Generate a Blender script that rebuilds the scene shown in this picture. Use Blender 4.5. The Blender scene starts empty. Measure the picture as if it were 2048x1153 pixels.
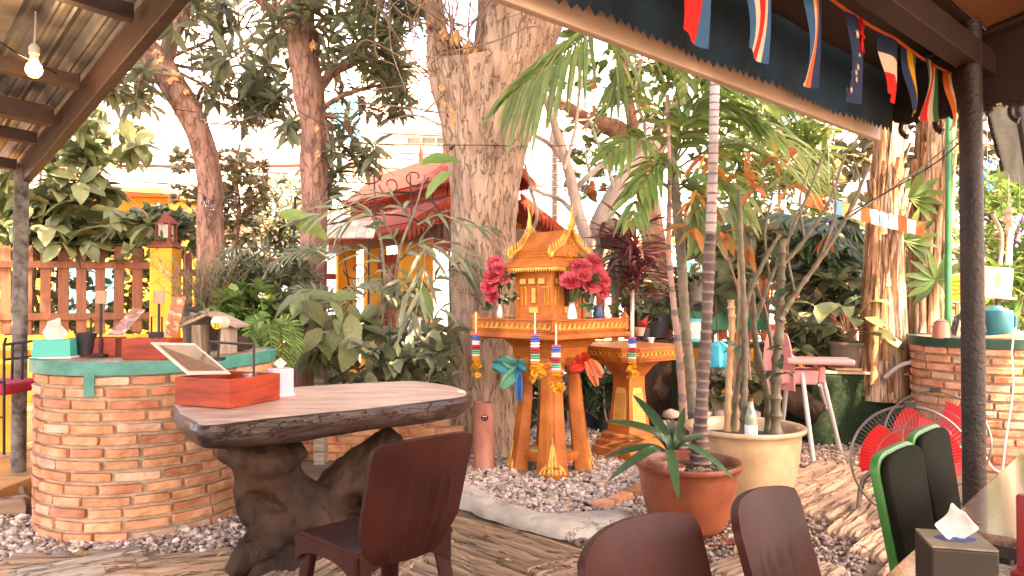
import bpy, bmesh, math, random
import numpy as np
from mathutils import Vector, Matrix, Quaternion, noise as mnoise
R = math.radians
rng = np.random.default_rng(7)
random.seed(7)
S = bpy.context.scene
COL = S.collection

# ------------------------------------------------------------------ camera, sky, sun, exposure
CAM_H, FPX, PITCH = 1.28, 1490.0, math.atan(23.5 / 1490.0)
cam_d = bpy.data.cameras.new('camera'); cam = bpy.data.objects.new('camera', cam_d); COL.objects.link(cam)
cam_d.sensor_width = 36; cam_d.lens = 36 * FPX / 2048; cam_d.clip_start = .05; cam_d.clip_end = 900
cam.location = (0, 0, CAM_H); cam.rotation_euler = (math.pi / 2 + PITCH, 0, 0)
S.camera = cam
SUN_EL, SUN_AZ = 56, 138            # azimuth clockwise from +Y (the direction the camera looks)
w = bpy.data.worlds.new('World'); S.world = w; w.use_nodes = True
nt = w.node_tree; nt.nodes.clear()
sky = nt.nodes.new('ShaderNodeTexSky'); sky.sky_type = 'NISHITA'; sky.sun_disc = False
sky.sun_elevation = R(SUN_EL); sky.sun_rotation = R(SUN_AZ); sky.air_density = 1.0; sky.dust_density = 4.0; sky.ozone_density = .6
bg = nt.nodes.new('ShaderNodeBackground'); bg.inputs[1].default_value = .15
wo = nt.nodes.new('ShaderNodeOutputWorld')
nt.links.new(sky.outputs[0], bg.inputs[0]); nt.links.new(bg.outputs[0], wo.inputs[0])
sun_d = bpy.data.lights.new('sun', 'SUN'); sun_d.energy = 2.8; sun_d.angle = R(.5); sun_d.color = (1, .9, .78)
sun = bpy.data.objects.new('sun', sun_d); COL.objects.link(sun)
_sd = Vector((math.sin(R(SUN_AZ)) * math.cos(R(SUN_EL)), math.cos(R(SUN_AZ)) * math.cos(R(SUN_EL)), math.sin(R(SUN_EL))))
sun.rotation_euler = _sd.to_track_quat('Z', 'Y').to_euler(); sun.location = _sd * 30
S.view_settings.view_transform = 'Standard'; S.view_settings.look = 'None'
S.view_settings.exposure = 3.6; S.view_settings.use_white_balance = True; S.view_settings.white_balance_temperature = 9300; S.view_settings.white_balance_tint = 27; S.view_settings.gamma = 1; S.view_settings.use_curve_mapping = False

# ------------------------------------------------------------------ measuring helpers (photograph pixel -> world)
cp, sp = math.cos(PITCH), math.sin(PITCH)
def ray(px, py):
    a = (px - 1024) / FPX; b = (576.5 - py) / FPX
    return Vector((a, cp - b * sp, sp + b * cp))
def W(px, py, Y):
    d = ray(px, py); t = Y / d.y
    return Vector((d.x * t, Y, CAM_H + d.z * t))
def G(px, py, z=0.0):
    d = ray(px, py); t = (z - CAM_H) / d.z
    return Vector((d.x * t, d.y * t, z))
def proj(P):
    P = np.asarray(P, float); x = P[..., 0]; y = P[..., 1]; z = P[..., 2] - CAM_H
    f = y * cp + z * sp; u = -y * sp + z * cp
    f = np.where(f > .05, f, .05)
    return 1024 + FPX * x / f, 576.5 - FPX * u / f, f

# ------------------------------------------------------------------ materials
MATS = {}
def _n(t, k, **kw):
    n = t.nodes.new(k)
    for a, b in kw.items(): setattr(n, a, b)
    return n
def M(name, col, rough=.6, var=.2, scale=8, bump=.15, bscale=None, st=(1, 1, 1), metal=0, spec=.4, coat=0, col2=None,
      rnd=0, isl=0, hue=0, trans=0, loc=False, detail=6, bdist=.01, ramp=None, emit=None, crack=None):
    if name in MATS: return MATS[name]
    m = bpy.data.materials.new(name); m.use_nodes = True; t = m.node_tree; t.nodes.clear()
    out = _n(t, 'ShaderNodeOutputMaterial'); p = _n(t, 'ShaderNodeBsdfPrincipled')
    L = t.links.new
    tc = _n(t, 'ShaderNodeTexCoord'); mp = _n(t, 'ShaderNodeMapping'); mp.inputs['Scale'].default_value = st
    src = tc.outputs['Object']
    if loc:
        oi = _n(t, 'ShaderNodeObjectInfo'); va = _n(t, 'ShaderNodeVectorMath', operation='MULTIPLY_ADD')
        L(oi.outputs['Location'], va.inputs[0]); va.inputs[1].default_value = (3.1, 3.7, 4.3); L(src, va.inputs[2]); src = va.outputs[0]
    L(src, mp.inputs[0])
    nz = _n(t, 'ShaderNodeTexNoise'); nz.inputs['Scale'].default_value = scale; nz.inputs['Detail'].default_value = detail
    nz.inputs['Roughness'].default_value = .6; L(mp.outputs[0], nz.inputs['Vector'])
    rp = _n(t, 'ShaderNodeValToRGB'); L(nz.outputs[0], rp.inputs[0])
    c1 = tuple(max(0, c * (1 - var)) for c in col); c2 = col2 if col2 else tuple(min(1, c * (1 + var)) for c in col)
    rp.color_ramp.elements[0].position = .32; rp.color_ramp.elements[1].position = .68
    rp.color_ramp.elements[0].color = (*c1, 1); rp.color_ramp.elements[1].color = (*c2, 1)
    if ramp:
        for q, c in ramp:
            e = rp.color_ramp.elements.new(q); e.color = (*c, 1)
    cs = rp.outputs[0]; ck = None
    if crack:      # weathering cracks along the grain: (scale, width, darkness)
        n3 = _n(t, 'ShaderNodeTexNoise'); n3.inputs['Scale'].default_value = crack[0]; n3.inputs['Detail'].default_value = 6; n3.inputs['Roughness'].default_value = .62; L(mp.outputs[0], n3.inputs['Vector'])
        s1 = _n(t, 'ShaderNodeMath', operation='SUBTRACT'); s1.inputs[1].default_value = .5; L(n3.outputs[0], s1.inputs[0]); s2 = _n(t, 'ShaderNodeMath', operation='ABSOLUTE'); L(s1.outputs[0], s2.inputs[0])
        m3 = _n(t, 'ShaderNodeMapRange'); m3.interpolation_type = 'SMOOTHSTEP'; m3.inputs['From Max'].default_value = crack[1]; m3.inputs['To Min'].default_value = crack[2]; L(s2.outputs[0], m3.inputs[0]); ck = m3.outputs[0]
        mc_ = _n(t, 'ShaderNodeVectorMath', operation='SCALE'); L(cs, mc_.inputs[0]); L(ck, mc_.inputs['Scale']); cs = mc_.outputs[0]
    if rnd or isl or hue:
        hv = _n(t, 'ShaderNodeHueSaturation'); L(cs, hv.inputs['Color'])
        if isl:
            ad = _n(t, 'ShaderNodeMath', operation='ADD'); fr = _n(t, 'ShaderNodeMath', operation='FRACT')
            L(_n(t, 'ShaderNodeNewGeometry').outputs['Random Per Island'], ad.inputs[0]); L(_n(t, 'ShaderNodeObjectInfo').outputs['Random'], ad.inputs[1])
            L(ad.outputs[0], fr.inputs[0]); r = fr.outputs[0]
        else: r = _n(t, 'ShaderNodeObjectInfo').outputs['Random']
        mr = _n(t, 'ShaderNodeMapRange'); a = rnd or isl
        mr.inputs['To Min'].default_value = 1 - a; mr.inputs['To Max'].default_value = 1 + a
        L(r, mr.inputs[0]); L(mr.outputs[0], hv.inputs['Value'])
        if hue:
            wn = _n(t, 'ShaderNodeTexWhiteNoise', noise_dimensions='1D'); L(r, wn.inputs['W'])
            m2 = _n(t, 'ShaderNodeMapRange'); m2.inputs['To Min'].default_value = .5 - hue; m2.inputs['To Max'].default_value = .5 + hue
            L(wn.outputs['Value'], m2.inputs[0]); L(m2.outputs[0], hv.inputs['Hue'])
        cs = hv.outputs[0]
    L(cs, p.inputs['Base Color'])
    p.inputs['Roughness'].default_value = rough; p.inputs['Metallic'].default_value = metal
    p.inputs['Specular IOR Level'].default_value = spec; p.inputs['Coat Weight'].default_value = coat; p.inputs['Coat Roughness'].default_value = .12
    if emit: p.inputs['Emission Color'].default_value = (*emit[0], 1); p.inputs['Emission Strength'].default_value = emit[1]
    if bump:
        bs = nz.outputs[0]
        if bscale:
            n2 = _n(t, 'ShaderNodeTexNoise'); n2.inputs['Scale'].default_value = bscale; n2.inputs['Detail'].default_value = 5; L(mp.outputs[0], n2.inputs['Vector']); bs = n2.outputs[0]
        if ck is not None:
            ma = _n(t, 'ShaderNodeMath', operation='MULTIPLY_ADD'); L(bs, ma.inputs[0]); ma.inputs[1].default_value = .5; L(ck, ma.inputs[2]); bs = ma.outputs[0]
        b = _n(t, 'ShaderNodeBump'); b.inputs['Strength'].default_value = min(1, bump * 2); b.inputs['Distance'].default_value = bdist
        L(bs, b.inputs['Height']); L(b.outputs[0], p.inputs['Normal'])
    sh = p.outputs[0]
    if trans:
        tr = _n(t, 'ShaderNodeBsdfTranslucent'); L(cs, tr.inputs[0]); mx = _n(t, 'ShaderNodeMixShader'); mx.inputs[0].default_value = trans
        L(p.outputs[0], mx.inputs[1]); L(tr.outputs[0], mx.inputs[2]); sh = mx.outputs[0]
    L(sh, out.inputs[0])
    MATS[name] = m
    return m
def LEAF(name, col, rough=.45, isl=.5, hue=.03, trans=.3, **kw):
    return M(name, col, rough=rough, var=.2, scale=14, bump=.08, isl=isl, hue=hue, trans=trans, **kw)
def GLASS(name, tint=(.9, .95, .95), rough=.03):
    if name in MATS: return MATS[name]
    m = bpy.data.materials.new(name); m.use_nodes = True; t = m.node_tree; t.nodes.clear()
    o = _n(t, 'ShaderNodeOutputMaterial'); a = _n(t, 'ShaderNodeBsdfTransparent'); a.inputs[0].default_value = (*tint, 1)
    g = _n(t, 'ShaderNodeBsdfGlossy'); g.inputs['Roughness'].default_value = rough
    f = _n(t, 'ShaderNodeFresnel'); f.inputs[0].default_value = 1.5; x = _n(t, 'ShaderNodeMixShader')
    t.links.new(f.outputs[0], x.inputs[0]); t.links.new(a.outputs[0], x.inputs[1]); t.links.new(g.outputs[0], x.inputs[2]); t.links.new(x.outputs[0], o.inputs[0])
    MATS[name] = m; return m

# ------------------------------------------------------------------ mesh builder
def nz3(p, s=1.0, o=0.0):
    return mnoise.noise(Vector((p[0] * s + o, p[1] * s + o * 1.7, p[2] * s - o)))
class MB:
    def __init__(self): self.v = []; self.f = []; self.m = []
    def add(self, vs, fs, mi=0):
        o = len(self.v); self.v += [tuple(x) for x in vs]; self.f += [tuple(i + o for i in f) for f in fs]; self.m += [mi] * len(fs); return self
    def box(self, c, s, rz=0, mi=0, rx=0, ry=0, taper=1.0):
        q = Matrix.Rotation(rz, 3, 'Z') @ Matrix.Rotation(ry, 3, 'Y') @ Matrix.Rotation(rx, 3, 'X'); c = Vector(c)
        vs = []
        for k in (-1, 1):
            t = taper if k > 0 else 1
            for (i, j) in ((-1, -1), (1, -1), (1, 1), (-1, 1)): vs.append(c + q @ Vector((i * s[0] / 2 * t, j * s[1] / 2 * t, k * s[2] / 2)))
        return self.add(vs, [(0, 3, 2, 1), (4, 5, 6, 7), (0, 1, 5, 4), (1, 2, 6, 5), (2, 3, 7, 6), (3, 0, 4, 7)], mi)
    def tube(self, pts, rad, n=8, mi=0, noise=0, ns=3, groove=0, gk=5, cap=True, seed=0, flat=1.0):
        pts = [Vector(p) for p in pts]; N = len(pts)
        if not hasattr(rad, '__len__'): rad = [rad] * N
        up = None; vs = []; fs = []
        for i, p in enumerate(pts):
            d = (pts[min(i + 1, N - 1)] - pts[max(i - 1, 0)])
            d = d.normalized() if d.length > 1e-9 else Vector((0, 0, 1))
            if up is None:
                up = d.orthogonal().normalized()
                if abs(d.z) > .5: up = (Vector((1, 0, 0)) - d * d.x).normalized()
            up = (up - d * up.dot(d)); up = up.normalized() if up.length > 1e-6 else d.orthogonal().normalized()
            sd = d.cross(up)
            for k in range(n):
                a = 2 * math.pi * k / n; r = rad[i]
                e = up * math.cos(a) + sd * math.sin(a) * flat
                if noise: r *= 1 + noise * nz3((p + e * r), ns, seed)
                if groove: r *= 1 + groove * nz3((math.cos(a) * gk, math.sin(a) * gk, p.z * .7), 1, seed + 9)
                vs.append(p + e * r)
        for i in range(N - 1):
            for k in range(n):
                a = i * n + k; b = i * n + (k + 1) % n; fs.append((a, b, b + n, a + n))
        if cap: fs.append(tuple(range(n))[::-1]); fs.append(tuple((N - 1) * n + k for k in range(n)))
        return self.add(vs, fs, mi)
    def lathe(self, prof, n=24, c=(0, 0, 0), mi=0, sx=1, sy=1, wob=0):
        vs = []; fs = []; c = Vector(c); N = len(prof)
        for i, (r, z) in enumerate(prof):
            for k in range(n):
                a = 2 * math.pi * k / n; rr = r * (1 + wob * nz3((math.cos(a) * 2, math.sin(a) * 2, z * 4)))
                vs.append(c + Vector((rr * math.cos(a) * sx, rr * math.sin(a) * sy, z)))
        for i in range(N - 1):
            for k in range(n):
                a = i * n + k; b = i * n + (k + 1) % n; fs.append((a, b, b + n, a + n))
        if prof[0][0] > 1e-4: fs.append(tuple(range(n))[::-1])
        if prof[-1][0] > 1e-4: fs.append(tuple((N - 1) * n + k for k in range(n)))
        return self.add(vs, fs, mi)
    def prism(self, poly, z0, z1, mi=0, mtop=None):
        n = len(poly); vs = [(p[0], p[1], z0) for p in poly] + [(p[0], p[1], z1) for p in poly]
        self.add(vs, [(k, (k + 1) % n, n + (k + 1) % n, n + k) for k in range(n)] , mi)
        o = len(self.v) - 2 * n
        self.f.append(tuple(o + k for k in range(n))[::-1]); self.m.append(mi)
        self.f.append(tuple(o + n + k for k in range(n))); self.m.append(mi if mtop is None else mtop); return self
    def extrude(self, poly, org, ux, uy, th, mi=0):
        """2D outline in the plane (ux, uy) at org, thickness th along ux x uy"""
        ux = Vector(ux).normalized(); uy = Vector(uy).normalized(); nn = ux.cross(uy) * th; org = Vector(org); n = len(poly)
        a = [org + ux * p[0] + uy * p[1] - nn * .5 for p in poly]; b = [p + nn for p in a]
        self.add(a + b, [(k, (k + 1) % n, n + (k + 1) % n, n + k) for k in range(n)] + [tuple(range(n))[::-1], tuple(range(n, 2 * n))], mi); return self
    def grid(self, fn, nu, nv, mi=0, closed=False):
        vs = [fn(i / nu, j / nv) for i in range(nu + 1) for j in range(nv + 1)]
        fs = [(i * (nv + 1) + j, (i + 1) * (nv + 1) + j, (i + 1) * (nv + 1) + j + 1, i * (nv + 1) + j + 1) for i in range(nu) for j in range(nv)]
        return self.add(vs, fs, mi)
    def sheet(self, fn, nu, nv, th, mi=0):
        """double sided solid sheet: fn(u,v) -> (point, normal)"""
        top = []; bot = []
        for i in range(nu + 1):
            for j in range(nv + 1):
                p, n = fn(i / nu, j / nv); p = Vector(p); n = Vector(n).normalized(); top.append(p + n * th / 2); bot.append(p - n * th / 2)
        q = lambda i, j: i * (nv + 1) + j; o = len(top); fs = []
        for i in range(nu):
            for j in range(nv):
                a = (q(i, j), q(i + 1, j), q(i + 1, j + 1), q(i, j + 1)); fs.append(a); fs.append(tuple(x + o for x in a[::-1]))
        for i in range(nu): fs.append((q(i, 0), q(i, 0) + o, q(i + 1, 0) + o, q(i + 1, 0))); fs.append((q(i, nv), q(i + 1, nv), q(i + 1, nv) + o, q(i, nv) + o))
        for j in range(nv): fs.append((q(0, j), q(0, j + 1), q(0, j + 1) + o, q(0, j) + o)); fs.append((q(nu, j), q(nu, j) + o, q(nu, j + 1) + o, q(nu, j + 1)))
        return self.add(top + bot, fs, mi)
    def mesh(self, name, mats, off=(0, 0, 0), smooth=False, bevel=0, bseg=2, ang=40):
        me = bpy.data.meshes.new(name); off = Vector(off)
        me.from_pydata([(a - off.x, b - off.y, c - off.z) for a, b, c in self.v], [], self.f)
        for mt in (mats if isinstance(mats, (list, tuple)) else [mats]): me.materials.append(mt)
        me.polygons.foreach_set('material_index', self.m)
        bm = bmesh.new(); bm.from_mesh(me)
        bmesh.ops.recalc_face_normals(bm, faces=bm.faces)
        if bevel:
            ed = [e for e in bm.edges if len(e.link_faces) == 2 and e.calc_face_angle(0) > R(30)]
            bmesh.ops.bevel(bm, geom=ed, offset=bevel, segments=bseg, affect='EDGES', profile=.5, clamp_overlap=True)
        bm.to_mesh(me); bm.free()
        if smooth:
            me.polygons.foreach_set('use_smooth', [True] * len(me.polygons)); me.set_sharp_from_angle(angle=R(ang))
        me.update(); return me

def link(name, me, parent=None, kind=None):
    o = bpy.data.objects.new(name, me); COL.objects.link(o)
    if parent is not None: o.parent = parent
    if kind: o['kind'] = kind
    return o
def org(parent):
    v = Vector((0, 0, 0))
    while parent is not None: v += parent.location; parent = parent.parent
    return v
def obj(name, mb, mats, parent=None, world=False, kind=None, **kw):
    return link(name, mb.mesh(name, mats, off=org(parent) if world else (0, 0, 0), **kw), parent, kind)
def tag(o, label=None, cat=None, group=None):
    if label: o['label'] = label
    if cat: o['category'] = cat
    if group: o['group'] = group
    return o
def thing(name, label, cat, loc=(0, 0, 0), rz=0, group=None):
    o = bpy.data.objects.new(name, None); COL.objects.link(o); o.location = loc; o.rotation_euler = (0, 0, rz); o.empty_display_size = .1
    return tag(o, label, cat, group)
def dup(root, loc, rz=0, label=None):
    r = root.copy(); COL.objects.link(r); r.location = loc; r.rotation_euler = (0, 0, rz)
    if label: r['label'] = label
    for ch in list(root.children):
        c = ch.copy(); COL.objects.link(c); c.parent = r
        for g in list(ch.children):
            d = g.copy(); COL.objects.link(d); d.parent = c
    return r
def struct(name, mb, mats, parent=None, **kw):
    o = obj(name, mb, mats, parent, **kw); o['kind'] = 'structure'; return o
def crv(pts, n=8):
    """Catmull-Rom through points"""
    P = [Vector(p) for p in pts]; P = [P[0] * 2 - P[1]] + P + [P[-1] * 2 - P[-2]]; out = []
    for i in range(1, len(P) - 2):
        for k in range(n):
            t = k / n; a, b, c, d = P[i - 1:i + 3]
            out.append(.5 * ((2 * b) + (c - a) * t + (2 * a - 5 * b + 4 * c - d) * t * t + (3 * b - a - 3 * c + d) * t ** 3))
    out.append(P[-2]); return out
def lerps(v, n):
    return list(np.interp(np.linspace(0, 1, n), np.linspace(0, 1, len(v)), v))

# ------------------------------------------------------------------ foliage
def leaf_shape(prof, fold=.25, curl=.3, wave=0):
    """leaf of unit length along +Y, normal +Z: rows (t, half width)"""
    v = []; f = []
    for i, (t, h) in enumerate(prof):
        z = -curl * t * t; y = t * (1 - .25 * curl * t); s = wave * math.sin(i * 2.4)
        v += [(-h, y, z + h * fold + s * h), (0, y, z), (h, y, z + h * fold - s * h)]
    for i in range(len(prof) - 1):
        a = 3 * i; f += [(a, a + 1, a + 4, a + 3), (a + 1, a + 2, a + 5, a + 4)]
    return np.array(v, float), np.array(f, int)
LANCE = leaf_shape([(0, .01), (.15, .06), (.45, .115), (.75, .075), (1, .004)], .3, .25)
MANGO = leaf_shape([(0, .008), (.12, .055), (.4, .135), (.7, .11), (.9, .045), (1, .004)], .35, .35)
OVAL = leaf_shape([(0, .012), (.12, .14), (.4, .27), (.7, .22), (.9, .09), (1, .006)], .25, .35)
ROUND = leaf_shape([(0, .05), (.15, .3), (.45, .4), (.75, .28), (1, .02)], .2, .3)
STRAP = leaf_shape([(0, .03), (.2, .06), (.5, .075), (.75, .06), (.92, .03), (1, .003)], .5, .55)
BLADE = leaf_shape([(0, .012), (.3, .022), (.7, .016), (1, .001)], .4, .35)
NEEDLE = leaf_shape([(0, .03), (.5, .04), (1, .004)], .2, .1)
BANANA = leaf_shape([(0, .01), (.08, .09), (.25, .16), (.5, .18), (.75, .15), (.92, .07), (1, .004)], .35, .5, .15)
def mats_of(P, D, Nn, Sc):
    P = np.asarray(P, float).reshape(-1, 3); D = np.asarray(D, float).reshape(-1, 3); Nn = np.asarray(Nn, float).reshape(-1, 3); Sc = np.asarray(Sc, float).reshape(-1)
    y = D / (np.linalg.norm(D, axis=1, keepdims=True) + 1e-9)
    z = Nn - y * (Nn * y).sum(1, keepdims=True); z /= (np.linalg.norm(z, axis=1, keepdims=True) + 1e-9)
    x = np.cross(y, z)
    T = np.zeros((len(P), 4, 4)); T[:, 3, 3] = 1
    T[:, :3, 0] = x * Sc[:, None]; T[:, :3, 1] = y * Sc[:, None]; T[:, :3, 2] = z * Sc[:, None]; T[:, :3, 3] = P
    return T
def merge_mesh(name, shape, T, mat):
    V, F = shape; N = len(T); k = len(V)
    vv = np.einsum('nij,kj->nki', T[:, :3, :3], V) + T[:, None, :3, 3]
    ff = (F[None] + (np.arange(N) * k)[:, None, None]).reshape(-1, F.shape[1])
    me = bpy.data.meshes.new(name); me.vertices.add(N * k); me.vertices.foreach_set('co', vv.reshape(-1).astype(np.float32))
    c = F.shape[1]; me.loops.add(ff.size); me.loops.foreach_set('vertex_index', ff.reshape(-1).astype(np.int32))
    me.polygons.add(len(ff)); me.polygons.foreach_set('loop_start', (np.arange(len(ff)) * c).astype(np.int32))
    me.materials.append(mat); me.update(calc_edges=True); me.validate()
    me.polygons.foreach_set('use_smooth', [True] * len(me.polygons)); return me
LMESH = {}
def foliage(parent, shape, T, mat, nparts=0, part='leaf', rest='foliage'):
    """T: world transforms of leaves. The nparts that show largest become parts, the rest one stuff part"""
    T = np.array(T, float).copy()
    if not len(T): return
    o = np.array(org(parent)); px, py, dd = proj(T[:, :3, 3])
    sc = np.linalg.norm(T[:, :3, 1], axis=1); key = sc / dd
    key = np.where((px > -20) & (px < 2068) & (py > -20) & (py < 1170) & (T[:, 1, 3] > .2), key, 0)
    idx = np.argsort(-key); big = [i for i in idx[:nparts] if key[i] * FPX > 8]
    T[:, :3, 3] -= o
    if big:
        kk = (id(shape), mat.name)
        if kk not in LMESH: LMESH[kk] = merge_mesh('leaf', shape, np.eye(4)[None], mat)
        for i in big:
            l = link(part, LMESH[kk], parent); l.matrix_local = Matrix(T[i].tolist())
    m = np.ones(len(T), bool); m[big] = False
    if m.any(): link(rest, merge_mesh(rest, shape, T[m], mat), parent, 'stuff')
def unit(n):
    v = rng.normal(size=(n, 3)); return v / np.linalg.norm(v, axis=1, keepdims=True)
def whorls(C, n, L, droop=.5, spread=.9, axis=None, jit=.3):
    """n leaves radiating from each centre"""
    C = np.asarray(C, float); N = len(C); P = []; D = []; Nn = []; Sc = []
    ax = unit(N) * .5 + np.array([0, 0, .6]) if axis is None else np.asarray(axis, float)
    for i in range(N):
        a = ax[i] / (np.linalg.norm(ax[i]) + 1e-9); e = np.cross(a, [.3, .5, .8]); e /= np.linalg.norm(e); g = np.cross(a, e)
        m = max(3, int(n * rng.uniform(.7, 1.25))); th = rng.uniform(0, 6.28) + np.arange(m) * 2.4
        s = spread * rng.uniform(.6, 1.25, m)
        d = np.cos(s)[:, None] * a + np.sin(s)[:, None] * (np.cos(th)[:, None] * e + np.sin(th)[:, None] * g) + unit(m) * jit
        d[:, 2] -= droop * rng.uniform(.5, 1.3, m)
        P.append(np.repeat(C[i][None], m, 0) + unit(m) * L * .08 - a * L * .25 * rng.uniform(0, 1, m)[:, None]); D.append(d); Nn.append(a + unit(m) * .35 + np.array([0, 0, .5])); Sc.append(L * rng.uniform(.6, 1.2, m))
    return mats_of(np.concatenate(P), np.concatenate(D), np.concatenate(Nn), np.concatenate(Sc))
def scatter(C, L, droop=.2, jit=1.0):
    C = np.asarray(C, float); n = len(C); d = unit(n) * jit; d[:, 2] -= droop
    return mats_of(C, d, unit(n) * .7 + np.array([0, -.2, .8]), L * rng.uniform(.6, 1.3, n))
def blob(c, r, n, hollow=.35):
    """points in an uneven ellipsoid volume"""
    u = unit(n) * (rng.uniform(hollow ** 3, 1, n) ** (1 / 3))[:, None]
    k = np.array([1 + .35 * nz3(x, 1.7, c[0] * 3.1) for x in u])
    return np.array(c) + u * np.array(r) * k[:, None]
def pxcloud(x0, x1, y0, y1, Y0, Y1, n):
    return np.array([W(rng.uniform(x0, x1), rng.uniform(y0, y1), rng.uniform(Y0, Y1)) for _ in range(n)])
def frond(mb, pts, nl, L, wd, droop=.5, ang=1.0, up=(0, 0, 1), stalk=.12, mi=0, r=.006, prof=None, gap=0):
    """pinnate palm leaf along a curve"""
    P = crv(pts, 8); N = len(P); mb.tube(P, lerps([r * 1.6, r, r * .4], N), 5, mi)
    for k in range(nl):
        t = stalk + (1 - stalk) * k / (nl - 1); i = min(N - 2, int(t * (N - 1))); fr = t * (N - 1) - i
        p = P[i].lerp(P[i + 1], fr); d = (P[i + 1] - P[i]).normalized(); u = Vector(up); u = (u - d * u.dot(d)).normalized(); s = d.cross(u)
        s0 = (t - stalk) / (1 - stalk); ll = L * (.35 + 1.05 * math.sin(math.pi * min(1, .12 + s0 * .85)) ** .8) * random.uniform(.85, 1.1)
        for sg in (-1, 1):
            a = ang * (1 - .55 * s0) * random.uniform(.9, 1.1)
            e = (d * math.cos(a) + s * sg * math.sin(a) + u * random.uniform(.05, .25)).normalized(); q = e.cross(u).normalized(); vs = []
            ws = (.25, 1, .85, .02); hs = (0, .3, .68, 1)
            for h, ww in zip(hs, ws):
                c = p + e * ll * h + Vector((0, 0, -1)) * droop * ll * h * h; vs += [c - q * wd * ww * .5 + u * wd * .2 * ww, c, c + q * wd * ww * .5 + u * wd * .2 * ww]
            fs = []
            for j in range(3): fs += [(3 * j, 3 * j + 1, 3 * j + 4, 3 * j + 3), (3 * j + 1, 3 * j + 2, 3 * j + 5, 3 * j + 4)]
            mb.add(vs, fs, mi)
    return mb
# ------------------------------------------------------------------ palette
m_earth = M('earth', (.14, .10, .07), .95, .4, 3, .4, 30)
m_road = M('asphalt', (.11, .105, .1), .9, .2, 6, .2, 60)
m_brick = M('brick_clay', (.54, .18, .075), .9, .25, 7, .8, 45, loc=True, rnd=.22, hue=.008, col2=(.68, .36, .22), bdist=.008)
m_brickpale = M('brick_pale', (.56, .30, .18), .9, .25, 7, .8, 45, loc=True, rnd=.15, col2=(.68, .45, .32), bdist=.008)
m_mortar = M('mortar', (.42, .31, .22), .95, .25, 14, .5, 80, bdist=.004)
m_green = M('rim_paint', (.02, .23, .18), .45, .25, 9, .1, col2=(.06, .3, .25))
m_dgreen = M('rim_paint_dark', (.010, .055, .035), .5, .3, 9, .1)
m_sleeper = M('weathered_sleeper', (.32, .20, .125), .9, .25, 3, .6, st=(.8, 7, 7), col2=(.44, .30, .205), loc=True, rnd=.18, bdist=.012, crack=(1.8, .016, .5))
m_greywood = M('grey_wood', (.36, .30, .25), .9, .35, 3, .5, st=(.8, 12, 12), loc=True, rnd=.1, crack=(1.1, .014, .4))
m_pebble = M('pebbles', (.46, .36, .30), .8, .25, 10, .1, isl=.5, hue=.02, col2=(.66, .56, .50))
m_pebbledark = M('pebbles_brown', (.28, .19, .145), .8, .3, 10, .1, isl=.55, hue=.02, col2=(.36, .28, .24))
m_conc = M('concrete', (.56, .50, .43), .9, .25, 5, .6, 40, col2=(.70, .65, .58), crack=(1.3, .004, .5))
m_fence = M('fence_paint', (.21, .045, .03), .6, .25, 5, .25, st=(6, 6, .6), rnd=.15, loc=True)
m_yel = M('yellow_wall', (.70, .30, .025), .8, .25, 2.5, .2, 40, col2=(.80, .40, .05))
m_redp = M('gate_paint', (.32, .05, .026), .7, .2, 5, .2, spec=.15, st=(4, 4, 1))
m_redroof = M('gate_roof', (.19, .04, .03), .85, .25, 6, .3, spec=.1, st=(1, 6, 1))
m_white = M('white_wall', (.80, .78, .74), .85, .06, 2, .1)
m_cream = M('cream_wall', (.80, .70, .58), .85, .08, 2, .1)
m_pink = M('pink_wall', (.75, .52, .46), .85, .08, 2, .1)
m_blackmetal = M('black_metal', (.03, .025, .025), .5, .4, 30, .1, metal=.3)
m_steel = M('painted_steel', (.055, .036, .030), .55, .3, 9, .1)
m_post = M('rusty_post', (.012, .007, .006), .5, .6, 9, .3, 60, col2=(.028, .013, .010), ramp=[(.86, (.10, .09, .085))])
m_glasspane = M('window_glass', (.25, .42, .45), .08, .15, 2, 0, spec=.6)
m_cyan = M('cyan_panel', (.05, .50, .58), .4, .1, 3, 0)
m_wire = M('cable', (.02, .018, .018), .6, .1, 5, 0)
m_plank = M('cut_board', (.46, .30, .18), .7, .3, 4, .2, st=(1, 14, 14))

# ------------------------------------------------------------------ ground, street
g = MB(); g.add([(-70, -25, 0), (70, -25, 0), (70, 110, 0), (-70, 110, 0)], [(0, 1, 2, 3)]); struct('ground', g, m_earth)
g = MB(); g.box((0, 15.2, -.02), (80, 6.4, .06)); struct('road', g, m_road)
g = MB(); g.box((0, 11.7, .04), (80, .7, .14)); struct('pavement', g, m_conc)
g = MB(); g.box((-4.9, 6.3, .05), (3.6, 4.2, .13)); fl = struct('floor', g, M('floor_tile', (.50, .26, .10), .5, .3, 3, .1))
for i in range(6):
    for j in range(7):
        t = MB(); t.box((-3.4 - i * .6, 4.55 + j * .58, .1205), (.585, .565, .02)); obj('floor_tile', t, M('floor_tile', (0, 0, 0)), fl, bevel=.004)

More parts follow.
